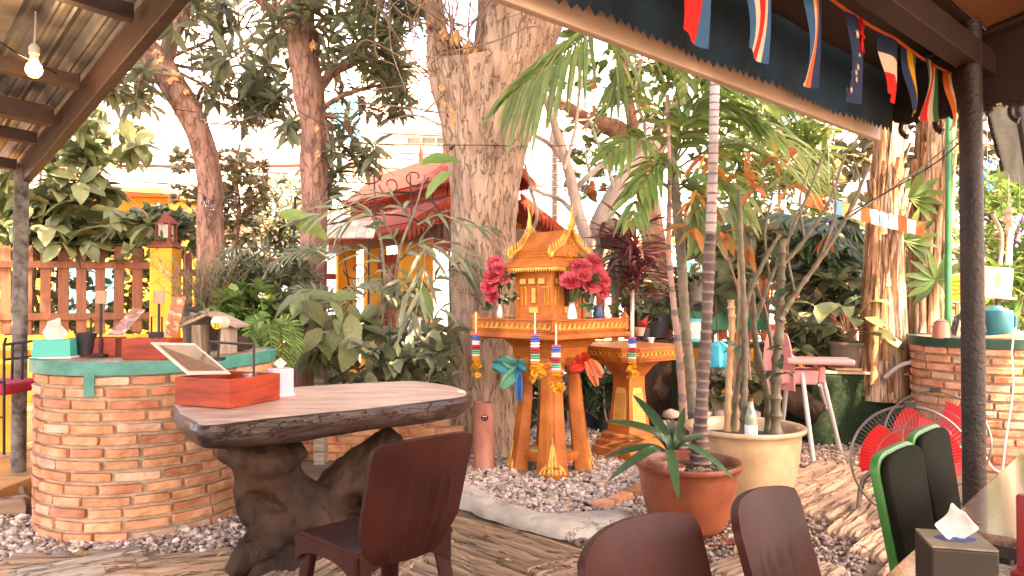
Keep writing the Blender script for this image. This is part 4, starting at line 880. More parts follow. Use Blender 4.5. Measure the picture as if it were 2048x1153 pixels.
ce = np.concatenate([blob(W(322, 445, 9.7), (.52, .4, .24), 120), blob(W(280, 470, 9.6), (.4, .3, .2), 50), blob(W(370, 480, 9.8), (.35, .3, .25), 50)])
b = MB(); limb(b, [Vector((W(320, 600, 9.7).x, 9.7, 0)), W(315, 540, 9.7), W(322, 450, 9.7)], .03, .01); obj('stem', b, m_twig, vb, world=True); foliage(vb, OVAL, whorls(ce, 8, .14, .35), l_sage, 120)
vt = thing('vine_tree', 'thin small-leaved tree hung with clear bulbs behind the leaning trunk', 'tree', (W(470, 600, 9.2).x, 9.2, 0))
b = MB(); q0 = W(470, 560, 9.2); limb(b, [Vector((q0.x, 9.2, 0)), W(468, 520, 9.2), W(478, 430, 9.2), W(470, 340, 9.2), W(480, 290, 9.2)], .05, .015); limb(b, [W(476, 440, 9.2), W(520, 380, 9.1), W(530, 330, 9.1)], .02, .008); limb(b, [W(470, 400, 9.2), W(420, 340, 9.1), W(350, 320, 9.1)], .02, .006); obj('trunk', b, m_barkA, vt, world=True, smooth=True)
ce = np.concatenate([pxcloud(345, 440, 290, 345, 8.9, 9.4, 40), pxcloud(440, 535, 300, 400, 8.9, 9.6, 120), pxcloud(345, 470, 370, 420, 9, 9.5, 50), pxcloud(440, 520, 400, 500, 9, 9.5, 90), pxcloud(400, 440, 330, 380, 9, 9.5, 20)])
foliage(vt, ROUND, whorls(ce, 6, .085, .2), l_olive, 120, rest='crown')
ft = thing('feathery_bush', 'light green feathery bush beyond the fence right of the vine tree', 'bush', (W(560, 600, 11).x, 11, 0))
ce = np.concatenate([blob(W(555, 420, 11), (.5, .4, .6), 110), blob(W(590, 470, 11), (.4, .4, .4), 70)]); b = MB(); limb(b, [Vector((W(560, 600, 11).x, 11, 0)), W(560, 470, 11), W(555, 400, 11)], .03, .01); obj('stem', b, m_twig, ft, world=True); foliage(ft, LANCE, whorls(ce, 9, .2, .4), l_sage, 60)

# potted plants behind the counter
m_blackpot = M('black_pot', (.02, .02, .022), .45, .3, 9, .1)
m_soil = M('potting_soil', (.05, .035, .025), .95, .5, 20, .6)
def pot(name, label, c, r, h, mat, base=.75, lip=.02, group=None, cat='pot'):
    t = thing(name, label, cat, c, 0, group)
    b = MB(); b.lathe([(0, 0), (r * base, 0), (r * (base + 1) / 2 + .003, h * .5), (r - .004, h - lip * 1.3), (r + lip * .5, h - lip * 1.2), (r + lip * .5, h), (r - lip * .4, h), (r - lip * .6, h - .03), (r - lip * .7, h - .05), (0, h - .05)], 30); obj('body', b, mat, t, smooth=True, ang=35)
    b = MB(); b.lathe([(r - lip * .8, h - .045), (r * .5, h - .03), (0, h - .025)], 18, wob=.1); obj('soil', b, m_soil, t, smooth=True); return t
c = W(415, 652, 5.9); c.z -= 0.1
z0 = W(415, 655, 5.9).z
stn = thing('plant_stand', 'rough timber stand holding the black herb pots behind the counter', 'stand', (-2.25, 6.0, 0))
b = MB(); b.box((-2.25, 6.0, .78), (1.7, .5, .05)); obj('top', b, m_greywood, stn, world=True)
for sx in (-3.0, -1.5):
    b = MB(); b.box((sx, 6.0, .375), (.08, .4, .75)); obj('leg', b, m_greywood, stn, world=True)
ptc = (W(410, 620, 5.9).x, 5.9, .808)
pot('plant_pot', 'wide black pot of rosemary-like herbs behind the birdhouse', ptc, .185, .42, m_blackpot)
hb = thing('rosemary_plant', 'spiky grey-green rosemary growing in the wide black pot', 'plant', (ptc[0], ptc[1], 1.18))
P = []; D = []
b = MB()
for k in range(80):
    a = rng.uniform(0, 6.28); r = rng.uniform(0, .15); p = Vector((ptc[0] + r * math.cos(a), ptc[1] + r * math.sin(a), 1.19)); L_ = rng.uniform(.22, .52); d = Vector((math.cos(a) * r * 4 + rng.normal() * .22, math.sin(a) * r * 4 + rng.normal() * .2, 1)).normalized(); C = crv([p, p + d * L_ * .5 + rz(3, .012), p + d * L_ + rz(3, .03)], 5); b.tube(C, .0025, 4, cap=False)
    for i in range(36):
        t = rng.uniform(.1, 1); q = C[min(len(C) - 1, int(t * len(C)))]; P.append(q + rz(3, .006)); D.append(d * .7 + rz(3, .5))
obj('stems', b, m_twig, hb, world=True, kind='stuff'); foliage(hb, NEEDLE, mats_of(P, D, unit(len(P)), rng.uniform(.03, .055, len(P))), l_rose, 0)
bc = (W(505, 650, 5.75).x, 5.75, .808)
pot('plant_pot', 'black pot of broad bright leaves right of the rosemary pot', bc, .21, .34, m_blackpot)
bl = thing('leafy_potted_plant', 'bushy bright green leafy plant with white flowers in a black pot', 'plant', (bc[0], bc[1], 1.12))
ce = np.concatenate([blob(W(505, 622, 5.75), (.32, .28, .19), 95, .5), blob(W(480, 640, 5.6), (.15, .15, .08), 20)]); foliage(bl, OVAL, whorls(ce, 6, .125, .4), l_bright, 150)
b = MB(); [b.tube([Vector((bc[0], bc[1], 1.1)), Vector(tuple(ce[k * 6]))], .004, 5) for k in range(15)]; obj('stems', b, m_twig, bl, world=True, kind='stuff')
for x, y in ((523, 592), (528, 590), (570, 578)):
    b = MB()
    for k in range(14): p = Vector(tuple(unit(1)[0])) * .02; b.lathe([(0, -.008), (.009, 0), (0, .008)], 6, p)
    o = obj('flower', b, m_white, bl); o.location = W(x, y, 5.6) - bl.location
gs = thing('grey_shrub', 'silvery fine-leaved shrub spilling between the rosemary and the second trunk', 'shrub', (W(520, 600, 6.3).x, 6.3, 0))
ce = np.concatenate([blob(W(535, 560, 6.3), (.42, .3, .26), 170), blob(W(480, 545, 6.4), (.3, .3, .2), 90), blob(W(570, 590, 6.2), (.2, .2, .2), 50)]); b = MB(); [limb(b, [Vector((W(520, 600, 6.3).x, 6.3, .8)), Vector(tuple(ce[k * 20]))], .012, .004) for k in range(14)]; obj('stems', b, m_twig, gs, world=True, kind='stuff')
foliage(gs, LANCE, whorls(ce, 10, .11, .2), l_sage, 100)
fe = thing('hanging_fern', 'fern with ladder-like fronds hanging beside the counter', 'fern', W(545, 640, 5.3))
for pts in ([(530, 640), (520, 660), (522, 700), (530, 735)], [(545, 640), (560, 655), (565, 700), (560, 745)], [(540, 640), (510, 645), (500, 680), (505, 715)], [(550, 640), (580, 645), (592, 680), (590, 720)], [(535, 640), (540, 665), (545, 715), (545, 760)], [(555, 640), (570, 660), (578, 705), (575, 735)]):
    fr(fe, pts, 5.3 + rng.uniform(-.15, .1), 17, .062, .019, .2, l_bright, up=(0, -1, .2), ang=1.35)
bl2 = thing('broad_leaf_plant', 'plant with big glossy oval leaves in front of the second trunk', 'plant', W(640, 760, 5.6))
P = []; D = []; b = MB(); o_ = W(645, 760, 5.6)
for k in range(46):
    p = W(rng.uniform(600, 712), rng.uniform(585, 715), 5.6 + rng.uniform(-.25, .3)); a = rng.uniform(-1, 1); P.append(p); D.append((a, rng.uniform(-.8, .2), rng.uniform(-1.1, .1))); C = crv([o_, (o_ + p) / 2 + Vector((0, 0, .12)), p], 4); b.tube(C, .004, 5)
obj('stems', b, m_palmg, bl2, world=True, kind='stuff'); foliage(bl2, OVAL, mats_of(P, D, unit(46) * .5 + [0, -.5, .7], rng.uniform(.16, .32, 46)), l_big, 46)
fe2 = thing('tree_fern', 'feathery fern fronds spreading in front of the second trunk', 'fern', W(640, 640, 5.9))
for pts in ([(690, 640), (650, 590), (600, 580), (560, 600)], [(690, 650), (670, 600), (620, 610), (590, 650)], [(690, 620), (720, 570), (760, 570), (790, 600)], [(660, 520), (630, 500), (590, 505), (545, 530)]): fr(fe2, pts, 5.9, 24, .13, .022, .3, l_sage, up=(0, -.5, .8), ang=1.2)

# bamboo palm left of the big trunk
cp_ = thing('bamboo_palm', 'bamboo palm with long arching leaves left of the big trunk', 'palm', W(800, 780, 5.9))
Yc = 5.9
for q in ([(800, 790), (800, 700), (790, 600), (800, 500), (830, 420), (850, 350)], [(815, 790), (850, 700), (845, 610), (835, 500), (870, 440)], [(790, 790), (785, 690), (770, 560), (760, 470), (740, 420)], [(855, 790), (860, 720), (858, 640), (845, 560)]):
    b = MB(); C = crv([W(x, y, Yc + rng.uniform(-.1, .1)) for x, y in q], 6); b.tube(C, lerps([.02, .006], len(C)), 7); obj('cane', b, m_palmg, cp_, world=True, smooth=True)
for pts, nl, L_, wd in [([(800, 500), (760, 440), (690, 420), (600, 440)], 13, .30, .05), ([(820, 440), (780, 390), (720, 390), (640, 400)], 12, .26, .045), ([(835, 450), (880, 430), (930, 450), (980, 460)], 12, .26, .04), ([(800, 520), (840, 490), (900, 500), (960, 545)], 12, .30, .055), ([(790, 560), (760, 520), (700, 500), (640, 520)], 11, .25, .04), ([(850, 600), (870, 560), (910, 540), (965, 580)], 9, .26, .055), ([(845, 610), (820, 560), (790, 570), (760, 620)], 9, .25, .055), ([(760, 480), (740, 430), (700, 440), (660, 480)], 9, .22, .035), ([(835, 520), (850, 500), (845, 560), (830, 640)], 8, .25, .05), ([(860, 660), (880, 620), (900, 640), (905, 690)], 7, .22, .05), ([(780, 600), (800, 570), (820, 600), (820, 670)], 7, .24, .06), ([(855, 700), (830, 650), (800, 660), (770, 700)], 7, .2, .05)]:
    fr(cp_, pts, Yc, max(5, int(nl * .55)), L_ * .8, wd * .72, .45, l_sage, dy=rng.uniform(-.4, .3), ang=.75)
P = [W(x, y, 5.7) for x, y in [(905, 345), (870, 720), (560, 425), (860, 640), (840, 330)]]; D = [(-1, -.2, -.5), (.2, -.3, 1), (1, -.3, -.25), (-.2, -.3, .9), (1, -.2, .45)]
foliage(cp_, BANANA, mats_of(P[:1] + P[2:3] + P[3:], D[:1] + D[2:3] + D[3:], [(0, -.8, .6)] * 4, [.30, .42, .32, .32]), l_bright, 4)
# ground foliage behind slab table
gf = thing('calathea_bed', 'low bed of variegated broad leaves behind the slab table', 'plants', W(780, 790, 5.6))
ce = np.concatenate([pxcloud(670, 905, 690, 790, 5.3, 6.0, 46), pxcloud(690, 900, 640, 700, 5.6, 6.2, 16)]); foliage(gf, OVAL, whorls(ce, 7, .18, .35), l_sage, 200); foliage(gf, OVAL, whorls(pxcloud(660, 900, 700, 790, 5.5, 6.1, 30), 7, .11, .3), l_olive, 60, rest='undergrowth')

# iron scroll trellis
tr = thing('iron_trellis', 'black wrought iron scroll arch in front of the red gateway', 'trellis', (W(760, 600, 7.2).x, 7.2, 0))
b = MB(); Yt = 7.2
def scroll(b, pts, r=.008): C = crv([W(x, y, Yt) for x, y in pts], 7); b.tube(C, r, 6)
scroll(b, [(590, 395), (660, 420), (740, 400), (800, 385), (860, 400), (895, 460), (900, 560)], .01); scroll(b, [(600, 460), (680, 445), (760, 430), (830, 440), (880, 490)], .009)
for x, y, s in ((690, 412, 1), (735, 350, 1.3), (780, 370, -1), (830, 355, 1.2), (640, 430, 1), (860, 430, -1), (700, 585, 1.4), (715, 540, -1.3)):
    pts = [(x + s * 22 * (1 - a / 9) * math.cos(a * .95), y + 22 * (1 - a / 9) * math.sin(a * .95)) for a in np.arange(0, 7.5, .6)]; scroll(b, pts, .007)
for x0, y0, x1, y1 in ((683, 480, 712, 660), (760, 500, 775, 690), (820, 350, 825, 470), (748, 350, 752, 450)): scroll(b, [(x0, y0), ((x0 + x1) / 2, (y0 + y1) / 2), (x1, y1)], .008)
obj('scrollwork', b, m_blackmetal, tr, world=True, smooth=True)
b = MB(); scroll(b, [(760, 690), (772, 740), (770, 800)], .012); scroll(b, [(900, 560), (902, 700), (900, 900)], .012); scroll(b, [(590, 395), (585, 600), (585, 860)], .012); obj('post', b, m_blackmetal, tr, world=True, smooth=True)
wt = thing('white_planter', 'square white planter on the street side behind the bamboo palm', 'planter', (W(822, 650, 8.6).x, 8.6, 0))
b = MB(); p = W(822, 632, 8.6); b.box((p.x, 8.6, .62), (.24, .24, .9), taper=1.1); obj('body', b, m_white, wt, world=True, bevel=.01)
foliage(wt, LANCE, whorls(blob((p.x, 8.6, 1.25), (.2, .2, .18), 24), 7, .16, .3), l_sage, 20)

# cordyline
co = thing('cordyline', 'red-leaved cordyline with spiky arching leaves right of the spirit house', 'plant', (W(1265, 700, 6.9).x, 6.9, 0))
b = MB(); c0 = W(1266, 545, 6.9); limb(b, [Vector((c0.x, 6.9, 0)), W(1264, 640, 6.9), W(1268, 545, 6.9), W(1270, 500, 6.9)], .02, .014); obj('stem', b, m_barkD, co, world=True)
cs = [W(1270 + rng.uniform(-4, 4), y, 6.9) for y in np.linspace(470, 560, 9)]; foliage(co, leaf_shape([(0, .02), (.2, .032), (.5, .036), (.8, .02), (1, .002)], .5, .4), whorls(cs, 11, .55, .3, spread=.95, axis=[(0, 0, 1)] * 9), l_cord, 90)

# ------------------------------------------------------------------ right jungle
def shrub(label, cat, c, clusters, shape, L, n, mat, nparts, droop=.4, stems=6, name='shrub', dn=None):
    t = thing(name, label, cat, c); b = MB(); ce = np.concatenate(clusters)
    for k in range(stems): limb(b, [Vector(c), (Vector(c) + Vector(tuple(ce[k * 7 % len(ce)]))) / 2 + rz(3, .06), Vector(tuple(ce[k * 7 % len(ce)]))], .014, .004)
    obj('stems', b, m_twig, t, world=True, kind='stuff'); foliage(t, shape, whorls(ce, n, L, droop), mat, nparts); return t
gx = lambda px, Y: (W(px, 600, Y).x, Y, 0)
shrub('mixed bush of small round leaves in front of the right picket fence, beside the cordyline', 'bush', gx(1320, 8.6), [pxcloud(1270, 1350, 550, 680, 8.0, 8.9, 60), pxcloud(1225, 1290, 560, 660, 7.8, 8.5, 30)], OVAL, .14, 7, l_olive, 80, name='garden_bush')
shrub('tall plant with large pale heart-shaped leaves behind the palm stems', 'plant', gx(1430, 8.2), [pxcloud(1370, 1490, 430, 620, 7.6, 8.6, 26)], ROUND, .34, 5, l_sage, 110, .8, name='elephant_ear')
shrub('thicket of variegated pale leaves left of the banana trunks', 'shrub', gx(1630, 7.8), [pxcloud(1560, 1720, 500, 640, 7.2, 8.2, 80), pxcloud(1590, 1700, 640, 700, 6.8, 7.4, 40)], OVAL, .17, 7, l_sage, 200, name='variegated_shrub')
shrub('dense green bush growing high behind the palm fronds under the eave', 'bush', gx(1500, 9.5), [pxcloud(1400, 1660, 170, 420, 8.8, 10.2, 120)], LANCE, .3, 9, l_palm, 160, .6, name='bamboo_thicket')
shrub('leafy bush between the two banana trunks', 'bush', gx(1815, 7.6), [pxcloud(1770, 1900, 380, 700, 7.6, 8.6, 110)], BLADE, .45, 9, l_bright, 90, .6, name='garden_bush')
shrub('dark green bush behind the right brick counter', 'bush', gx(2010, 9.0), [pxcloud(1940, 2150, 350, 660, 8.6, 10, 190)], LANCE, .28, 9, l_bright, 150, .5, name='garden_bush')
shrub('sparse leafy bush at the fence behind the blue bag', 'bush', gx(1560, 9.0), [pxcloud(1480, 1620, 430, 560, 8.6, 9.3, 70)], OVAL, .2, 7, l_olive, 90, .5, name='garden_bush')
bgw = thing('far_hedge', 'tall mass of greenery closing the view behind the right fence', 'hedge', (6.0, 12.5, 0)); ce = np.concatenate([blob((5.6, 12.2, 2.2), (3.0, .8, 2.4), 420, .1), blob((9.5, 12.0, 2.4), (3.0, 1, 2.6), 380, .1), blob((7.5, 12.4, 5), (4.2, 1, 1.6), 260, .1)]); foliage(bgw, OVAL, whorls(ce, 8, .28, .4), l_olive, 100); b = MB(); [limb(b, [Vector((3.5 + k * .9, 12.3, 0)), Vector((3.5 + k * .9 + rng.uniform(-.4, .4), 12.2, 3.5))], .05, .02) for k in range(9)]; obj('stems', b, m_twig, bgw, world=True, kind='stuff')
# rhapis fan palms
fp = thing('fan_palm', 'clump of dark fan palms with fingered leaves left of the thick banana trunk', 'palm', gx(1660, 8.0)); P = []; D = []; N_ = []; Sc = []; b = MB()
for k in range(46):
    p = W(rng.uniform(1560, 1745), rng.uniform(420, 610), rng.uniform(7.4, 8.4)); d0 = np.array([rng.uniform(-1, 1), rng.uniform(-1, 0), rng.uniform(-.5, .5)]); d0 /= np.linalg.norm(d0); s = np.cross(d0, [0, -.4, 1]); s /= np.linalg.norm(s)
    for a in np.linspace(-1.35, 1.35, 9): P.append(p); D.append(d0 * math.cos(a) + s * math.sin(a) + np.array([0, 0, -.25])); N_.append((0, -.5, 1)); Sc.append(.36 * rng.uniform(.8, 1.1))
    limb(b, [Vector(gx(1660, 8.0)) + Vector((rng.uniform(-.5, .5), 0, 0)), W(1660, 620, 8.0), p], .01, .006)
obj('stems', b, m_palmg, fp, world=True, kind='stuff'); foliage(fp, LANCE, mats_of(P, D, N_, Sc), l_fan, 200)
fp2 = thing('fan_palm', 'single small fan palm leaf cluster between the banana trunks', 'palm', gx(1808, 7.2)); P = []; D = []
for (x, y) in ((1808, 480), (1870, 560), (1818, 395)):
    for a in np.linspace(-2.2, 2.2, 12): P.append(W(x, y, 7.0)); D.append((math.sin(a), -.3, math.cos(a) * .9 - .3))
foliage(fp2, LANCE, mats_of(P, D, [(0, -1, .3)] * len(P), [.34] * len(P)), l_bright, 36)
# banana trunks: layered dry sheaths
m_straw = M('banana_straw', (.54, .28, .15), .85, .45, 6, .7, 20, st=(7, 7, .4), col2=(.76, .54, .38), rnd=.15, loc=True, bdist=.02, crack=(1.6, .03, .5)); m_straw2 = M('banana_sheath', (.34, .12, .04), .85, .5, 6, .7, 20, st=(7, 7, .4), col2=(.60, .33, .17), rnd=.2, loc=True, bdist=.02, crack=(1.6, .03, .4))
def banana(label, ctl, Y, mats, ns, seed):
    t = thing('banana_plant', label, 'tree', gx((ctl[0][0] + ctl[0][1]) / 2, Y)); trunk(t, ctl, Y, mats[0], n=40, noise=.04, groove=.12, gk=5, name='stem', seed=seed)
    rr2 = random.Random(seed)
    for k in range(ns):
        a = rr2.uniform(-2.9, .1); t0 = rr2.uniform(.0, .55); t1_ = min(1, t0 + rr2.uniform(.3, .6)); pts = []
        for s in np.linspace(t0, t1_, 9):
            f = s * (len(ctl) - 1); i = min(len(ctl) - 2, int(f)); c_ = [ctl[i][j] + (ctl[i + 1][j] - ctl[i][j]) * (f - i) for j in range(3)]; p = W((c_[0] + c_[1]) / 2, c_[2], Y); r = (c_[1] - c_[0]) / 2 * Y / FPX
            fl = .05 * max(0, (s - t1_ + .12) / .12) ** 2 * rr2.uniform(.5, 1.6); pts.append((p, r * 1.02 + .01 + fl + .012 * rr2.random(), a + .25 * math.sin(s * 3 + seed)))
        wd = rr2.uniform(.18, .45); b = MB()
        def fn(u, v):
            i = min(7, int(u * 8)); p0, r0, a0 = pts[i]; p1, r1, a1 = pts[i + 1]; f = u * 8 - i; p = p0.lerp(p1, f); r = r0 + (r1 - r0) * f; a_ = a0 + (a1 - a0) * f + (v - .5) * 2 * wd * (1 - .55 * u); n = Vector((math.cos(a_), math.sin(a_), 0)); return p + n * (r + .012 * (1 - (2 * v - 1) ** 2)), n
        b.sheet(fn, 8, 4, .007); obj('sheath', b, mats[k % len(mats)], t, world=True, smooth=True, ang=60)
    return t
bp1_ = banana('thick straw-coloured banana trunk left of the green pole', [(1716, 1810, 800), (1722, 1806, 720), (1726, 1800, 620), (1732, 1794, 520), (1738, 1794, 420), (1746, 1796, 330), (1752, 1798, 240), (1756, 1800, 100), (1760, 1800, -100)], 6.6, [m_straw, m_straw2], 22, 11)
banana('darker shredded banana trunk behind the brick counter', [(1800, 1880, 850), (1816, 1876, 740), (1822, 1872, 620), (1822, 1876, 500), (1826, 1880, 400), (1832, 1884, 300), (1836, 1886, 200), (1840, 1886, 0)], 7.2, [m_straw2, m_straw], 26, 23)
banana('slim pale green banana stem beside the green pole', [(1868, 1896, 700), (1872, 1898, 500), (1876, 1902, 360), (1882, 1908, 250), (1886, 1912, 0)], 7.6, [M('banana_green', (.42, .45, .26), .6, .2, 5, .2, st=(4, 4, .5)), m_straw], 5, 31)
foliage(bp1_, BANANA, whorls([W(1780, -80, 6.6), W(1865, -60, 7.2)], 8, 1.6, .5, axis=[(0, 0, 1)] * 2), l_bright, 0)
gpole = thing('green_pole', 'smooth dark green pole standing between the banana stems and the black post', 'pole', gx(1897, 6.1)); b = MB(); b.tube([W(1895, 900, 6.1), W(1896, 545, 6.1), W(1898, 260, 6.1), W(1898, 150, 6.1)], .026, 14); obj('shaft', b, M('green_pole_paint', (.02, .18, .07), .35, .2, 6, .05), gpole, world=True, smooth=True)
# ------------------------------------------------------------------ slab table on a root
m_slabtop = M('slab_top', (.48, .315, .245), .5, .25, 2.4, .3, st=(1.6, 6, 6), col2=(.64, .47, .40), bdist=.004)
m_slabside = M('slab_edge', (.026, .014, .011), .4, .5, 2.0, .4, st=(2.2, 2.2, 8), col2=(.06, .045, .05), ramp=[(.74, (.34, .065, .02)), (.58, (.055, .026, .018))], bdist=.03, crack=(2.4, .012, .5))
m_root = M('root_wood', (.016, .008, .006), .7, .5, 3.5, .7, 16, col2=(.075, .038, .022), st=(1, 1, .5), bdist=.03, spec=.2, ramp=[(.76, (.22, .125, .075))])
ZT = .785
tl = thing('slab_table', 'thick live-edge wooden slab table on a twisted root base', 'table', (-.93, 3.78, 0))
oc = [G(*p, ZT) for p in [(342, 808), (352, 826), (380, 842), (412, 850), (520, 838), (640, 826), (780, 812), (880, 800), (930, 792), (941, 784), (930, 776), (890, 768), (830, 761), (760, 763), (660, 768), (550, 776), (440, 788), (370, 799)]]
oc = crv(oc + [oc[0]], 6)[:-1]; n = len(oc); cen = sum(oc, Vector()) / n; mb = MB(); lay = []
for (k, zz, ins) in ((0, -.004, .02), (1, -.010, .004), (2, -.03, -.002), (3, -.055, .0), (4, -.085, .012), (5, -.108, .035), (6, -.118, .07)):
    ring = []
    for i, p in enumerate(oc):
        d = (p - cen); d.z = 0; d.normalize(); q = p - d * (ins + .014 * nz3((p.x * 1.3, p.y * 1.3, zz * 20), 4, k * .15)); ring.append(Vector((q.x, q.y, ZT + zz + (.018 * nz3(p, 3) if k > 3 else 0))))
    lay.append(ring)
vs = [p for r in lay for p in r]; fs = []
for k in range(6):
    for i in range(n): fs.append((k * n + i, k * n + (i + 1) % n, (k + 1) * n + (i + 1) % n, (k + 1) * n + i))
mb.add(vs, fs, 1)
inner = []; NR = 7
for k in range(1, NR): inner += [cen.lerp(p, 1 - k / NR) + Vector((0, 0, 0)) for p in lay[0]]
o0 = len(mb.v); 
for i, p in enumerate(inner): inner[i] = Vector((p.x, p.y, ZT + .0035 * nz3((p.x, p.y, 0), 7)))
mb.v += [tuple(p) for p in inner]; mb.v.append((cen.x, cen.y, ZT)); ci = len(mb.v) - 1
for k in range(NR - 1):
    a0 = 0 if k == 0 else o0 + (k - 1) * n; a1 = o0 + k * n
    for i in range(n): mb.f.append((a0 + i, a0 + (i + 1) % n, a1 + (i + 1) % n, a1 + i)); mb.m.append(0)
a1 = o0 + (NR - 2) * n
for i in range(n): mb.f.append((a1 + i, a1 + (i + 1) % n, ci)); mb.m.append(0)
mb.f.append(tuple(6 * n + i for i in range(n))); mb.m.append(1)
obj('tabletop', mb, [m_slabtop, m_slabside], tl, world=True, smooth=True, ang=35)
b = MB()
def RB(pts, rad, nn=12): C = crv(pts, 6); b.tube(C, lerps_at(rad, len(pts), 6), nn, noise=.22, ns=4.5, groove=.16, gk=2.5)
# (pixel, pixel, depth) control points of the main root limbs
RB([W(500, 890, 3.55), W(515, 925, 3.6), W(590, 985, 3.68), W(640, 1060, 3.75), W(640, 1110, 3.78)], [.13, .13, .10, .15, .22])
RB([W(440, 895, 3.5), W(500, 920, 3.55), W(560, 915, 3.6), W(600, 900, 3.7)], [.05, .11, .10, .06])
RB([W(800, 880, 4.0), W(735, 930, 3.95), W(660, 1000, 3.85), W(620, 1060, 3.75)], [.12, .12, .12, .16])
RB([W(490, 930, 3.55), W(490, 1000, 3.55), W(540, 1055, 3.6), W(620, 1080, 3.7)], [.07, .05, .08, .12])
RB([W(640, 1040, 3.75), W(560, 1080, 3.6), W(500, 1110, 3.5), W(455, 1150, 3.4)], [.15, .12, .09, .04])
RB([W(640, 1060, 3.75), W(590, 1120, 3.5), W(540, 1150, 3.4), W(480, 1190, 3.3)], [.13, .10, .07, .04])
RB([W(650, 1060, 3.8), W(720, 1080, 3.8), W(760, 1110, 3.75), W(790, 1150, 3.65)], [.14, .11, .08, .04])
RB([W(660, 1040, 3.9), W(760, 1040, 4.2), W(800, 1060, 4.4)], [.18, .12, .06])
RB([W(700, 960, 3.9), W(760, 1000, 3.9), W(770, 1070, 3.85)], [.09, .07, .08])
ro = obj('root_base', b, m_root, tl, world=True, smooth=True)
rm = ro.modifiers.new('r', 'REMESH'); rm.mode = 'VOXEL'; rm.voxel_size = .017; rm.use_smooth_shade = True
tx = bpy.data.textures.new('knots', 'CLOUDS'); tx.noise_scale = .16; tx.noise_depth = 3
dm = ro.modifiers.new('d', 'DISPLACE'); dm.texture = tx; dm.strength = .09; dm.mid_level = .5
sm = ro.modifiers.new('s', 'SMOOTH'); sm.iterations = 3

# ------------------------------------------------------------------ moulded plastic chairs
m_brown = M('brown_plastic', (.040, .010, .007), .5, .4, 4, .12, 220, spec=.2, bdist=.001, ramp=[(.82, (.075, .026, .02))])
def chair_parts(t, mat, seed=0):
    HB, WT = .435, .43
    def hw(v): return (.125 + .085 * min(1, v / .30) ** .7 if v < .30 else .21 + .006 * (v - .3))
    def bk(u, v):
        w_ = hw(v); x = (2 * u - 1) * w_; z = .375 + HB * v + .012 * math.cos((2 * u - 1) * 1.5) * v
        if v > .9: k = (v - .9) / .1; z -= .012 * k * abs(2 * u - 1) ** 6; x *= 1 - .05 * k * k
        y = -.185 - .12 * v - .05 * (1 - (2 * u - 1) ** 2) * (.4 + .6 * v) + .01
        rib = .009 * max(0, math.cos((2 * u - 1) * math.pi * 7)) * max(0, min(1, (v - .0) / .1)) * max(0, min(1, (.70 - v) / .1)) * (1 if abs(2 * u - 1) < .72 else 0)
        return Vector((x, y - rib, z)), Vector((0.0, -1, -.22))
    b = MB(); b.sheet(bk, 48, 24, .018); obj('backrest', b, mat, t, smooth=True, ang=50, bevel=0)
    def st(u, v):
        x = (2 * u - 1) * (.205 + .012 * v); y = -.19 + .40 * v; z = .430 - .022 * (1 - (2 * u - 1) ** 4) * math.sin(math.pi * min(1, v * 1.05)) - (.03 * max(0, (v - .85) / .15) ** 2)
        return Vector((x, y, z)), Vector((0, 0, 1))
    b = MB(); b.sheet(st, 20, 16, .02); obj('seat', b, mat, t, smooth=True, ang=50)
    b = MB()
    for (x0, y0, x1, y1) in ((-.205, .20, .205, .20), (-.20, -.18, -.213, .20), (.20, -.18, .213, .20), (-.19, -.18, .19, -.18)):
        L_ = math.hypot(x1 - x0, y1 - y0); d = Vector((x1 - x0, y1 - y0, 0)) / L_; pr = [(0, .425), (L_, .425)]
        for k in range(9): a = k / 8; pr.append((L_ * (1 - a), .425 - .045 - .055 * abs(2 * a - 1) ** 3))
        b.extrude(pr, (x0, y0, 0), d, (0, 0, 1), .014)
    obj('apron', b, mat, t, smooth=True, ang=40)
    for sx in (-1, 1):
        for (y0, y1) in ((.185, .225), (-.17, -.235)):
            b = MB(); s_ = .055
            for (t0, t1, w0, w1) in ((0, 1, .085, .05),):
                xo = sx * .195; x1 = sx * .225; pts = []
                for q in range(6):
                    f = q / 5; w_ = w0 + (w1 - w0) * f; cx = xo + (x1 - xo) * f; cy = y0 + (y1 - y0) * f; z = .425 * (1 - f); sy = 1 if y0 > 0 else -1
                    pts.append([(cx - sx * w_ * .8, cy, z), (cx, cy, z), (cx, cy - sy * w_ * .8, z), (cx - sx * .014, cy - sy * w_ * .8, z), (cx - sx * .014, cy - sy * .014, z), (cx - sx * w_ * .8, cy - sy * .014, z)])
                vs = [p for r in pts for p in r]; fs = [(q * 6 + i, q * 6 + (i + 1) % 6, (q + 1) * 6 + (i + 1) % 6, (q + 1) * 6 + i) for q in range(5) for i in range(6)] + [(0, 1, 2, 3, 4, 5), (35, 34, 33, 32, 31, 30)]
                b.add(vs, fs)
            obj('leg', b, mat, t, smooth=True, ang=35, bevel=.003)
chA = thing('plastic_chair', 'brown moulded plastic chair with a ribbed back drawn up to the wooden slab table', 'chair', (-.50, 2.76, 0), R(44), 'brown plastic chairs')
chair_parts(chA, m_brown)
dup(chA, (.60 + .33 * .7, 1.80 - .33 * .7, 0), R(-126), 'brown plastic chair at the front of the granite table, its back right of the other')
dup(chA, (.25 + .33 * .7, 1.55 - .33 * .7, 0), R(-132), 'brown plastic chair cut off at the bottom, pale light along its back edge')
m_gpl = M('green_plastic', (.025, .15, .03), .4, .12, 6, .08, 180); m_pad = M('dark_pad', (.008, .0085, .0045), .9, .25, 8, .2, 150, bdist=.002, spec=.08)
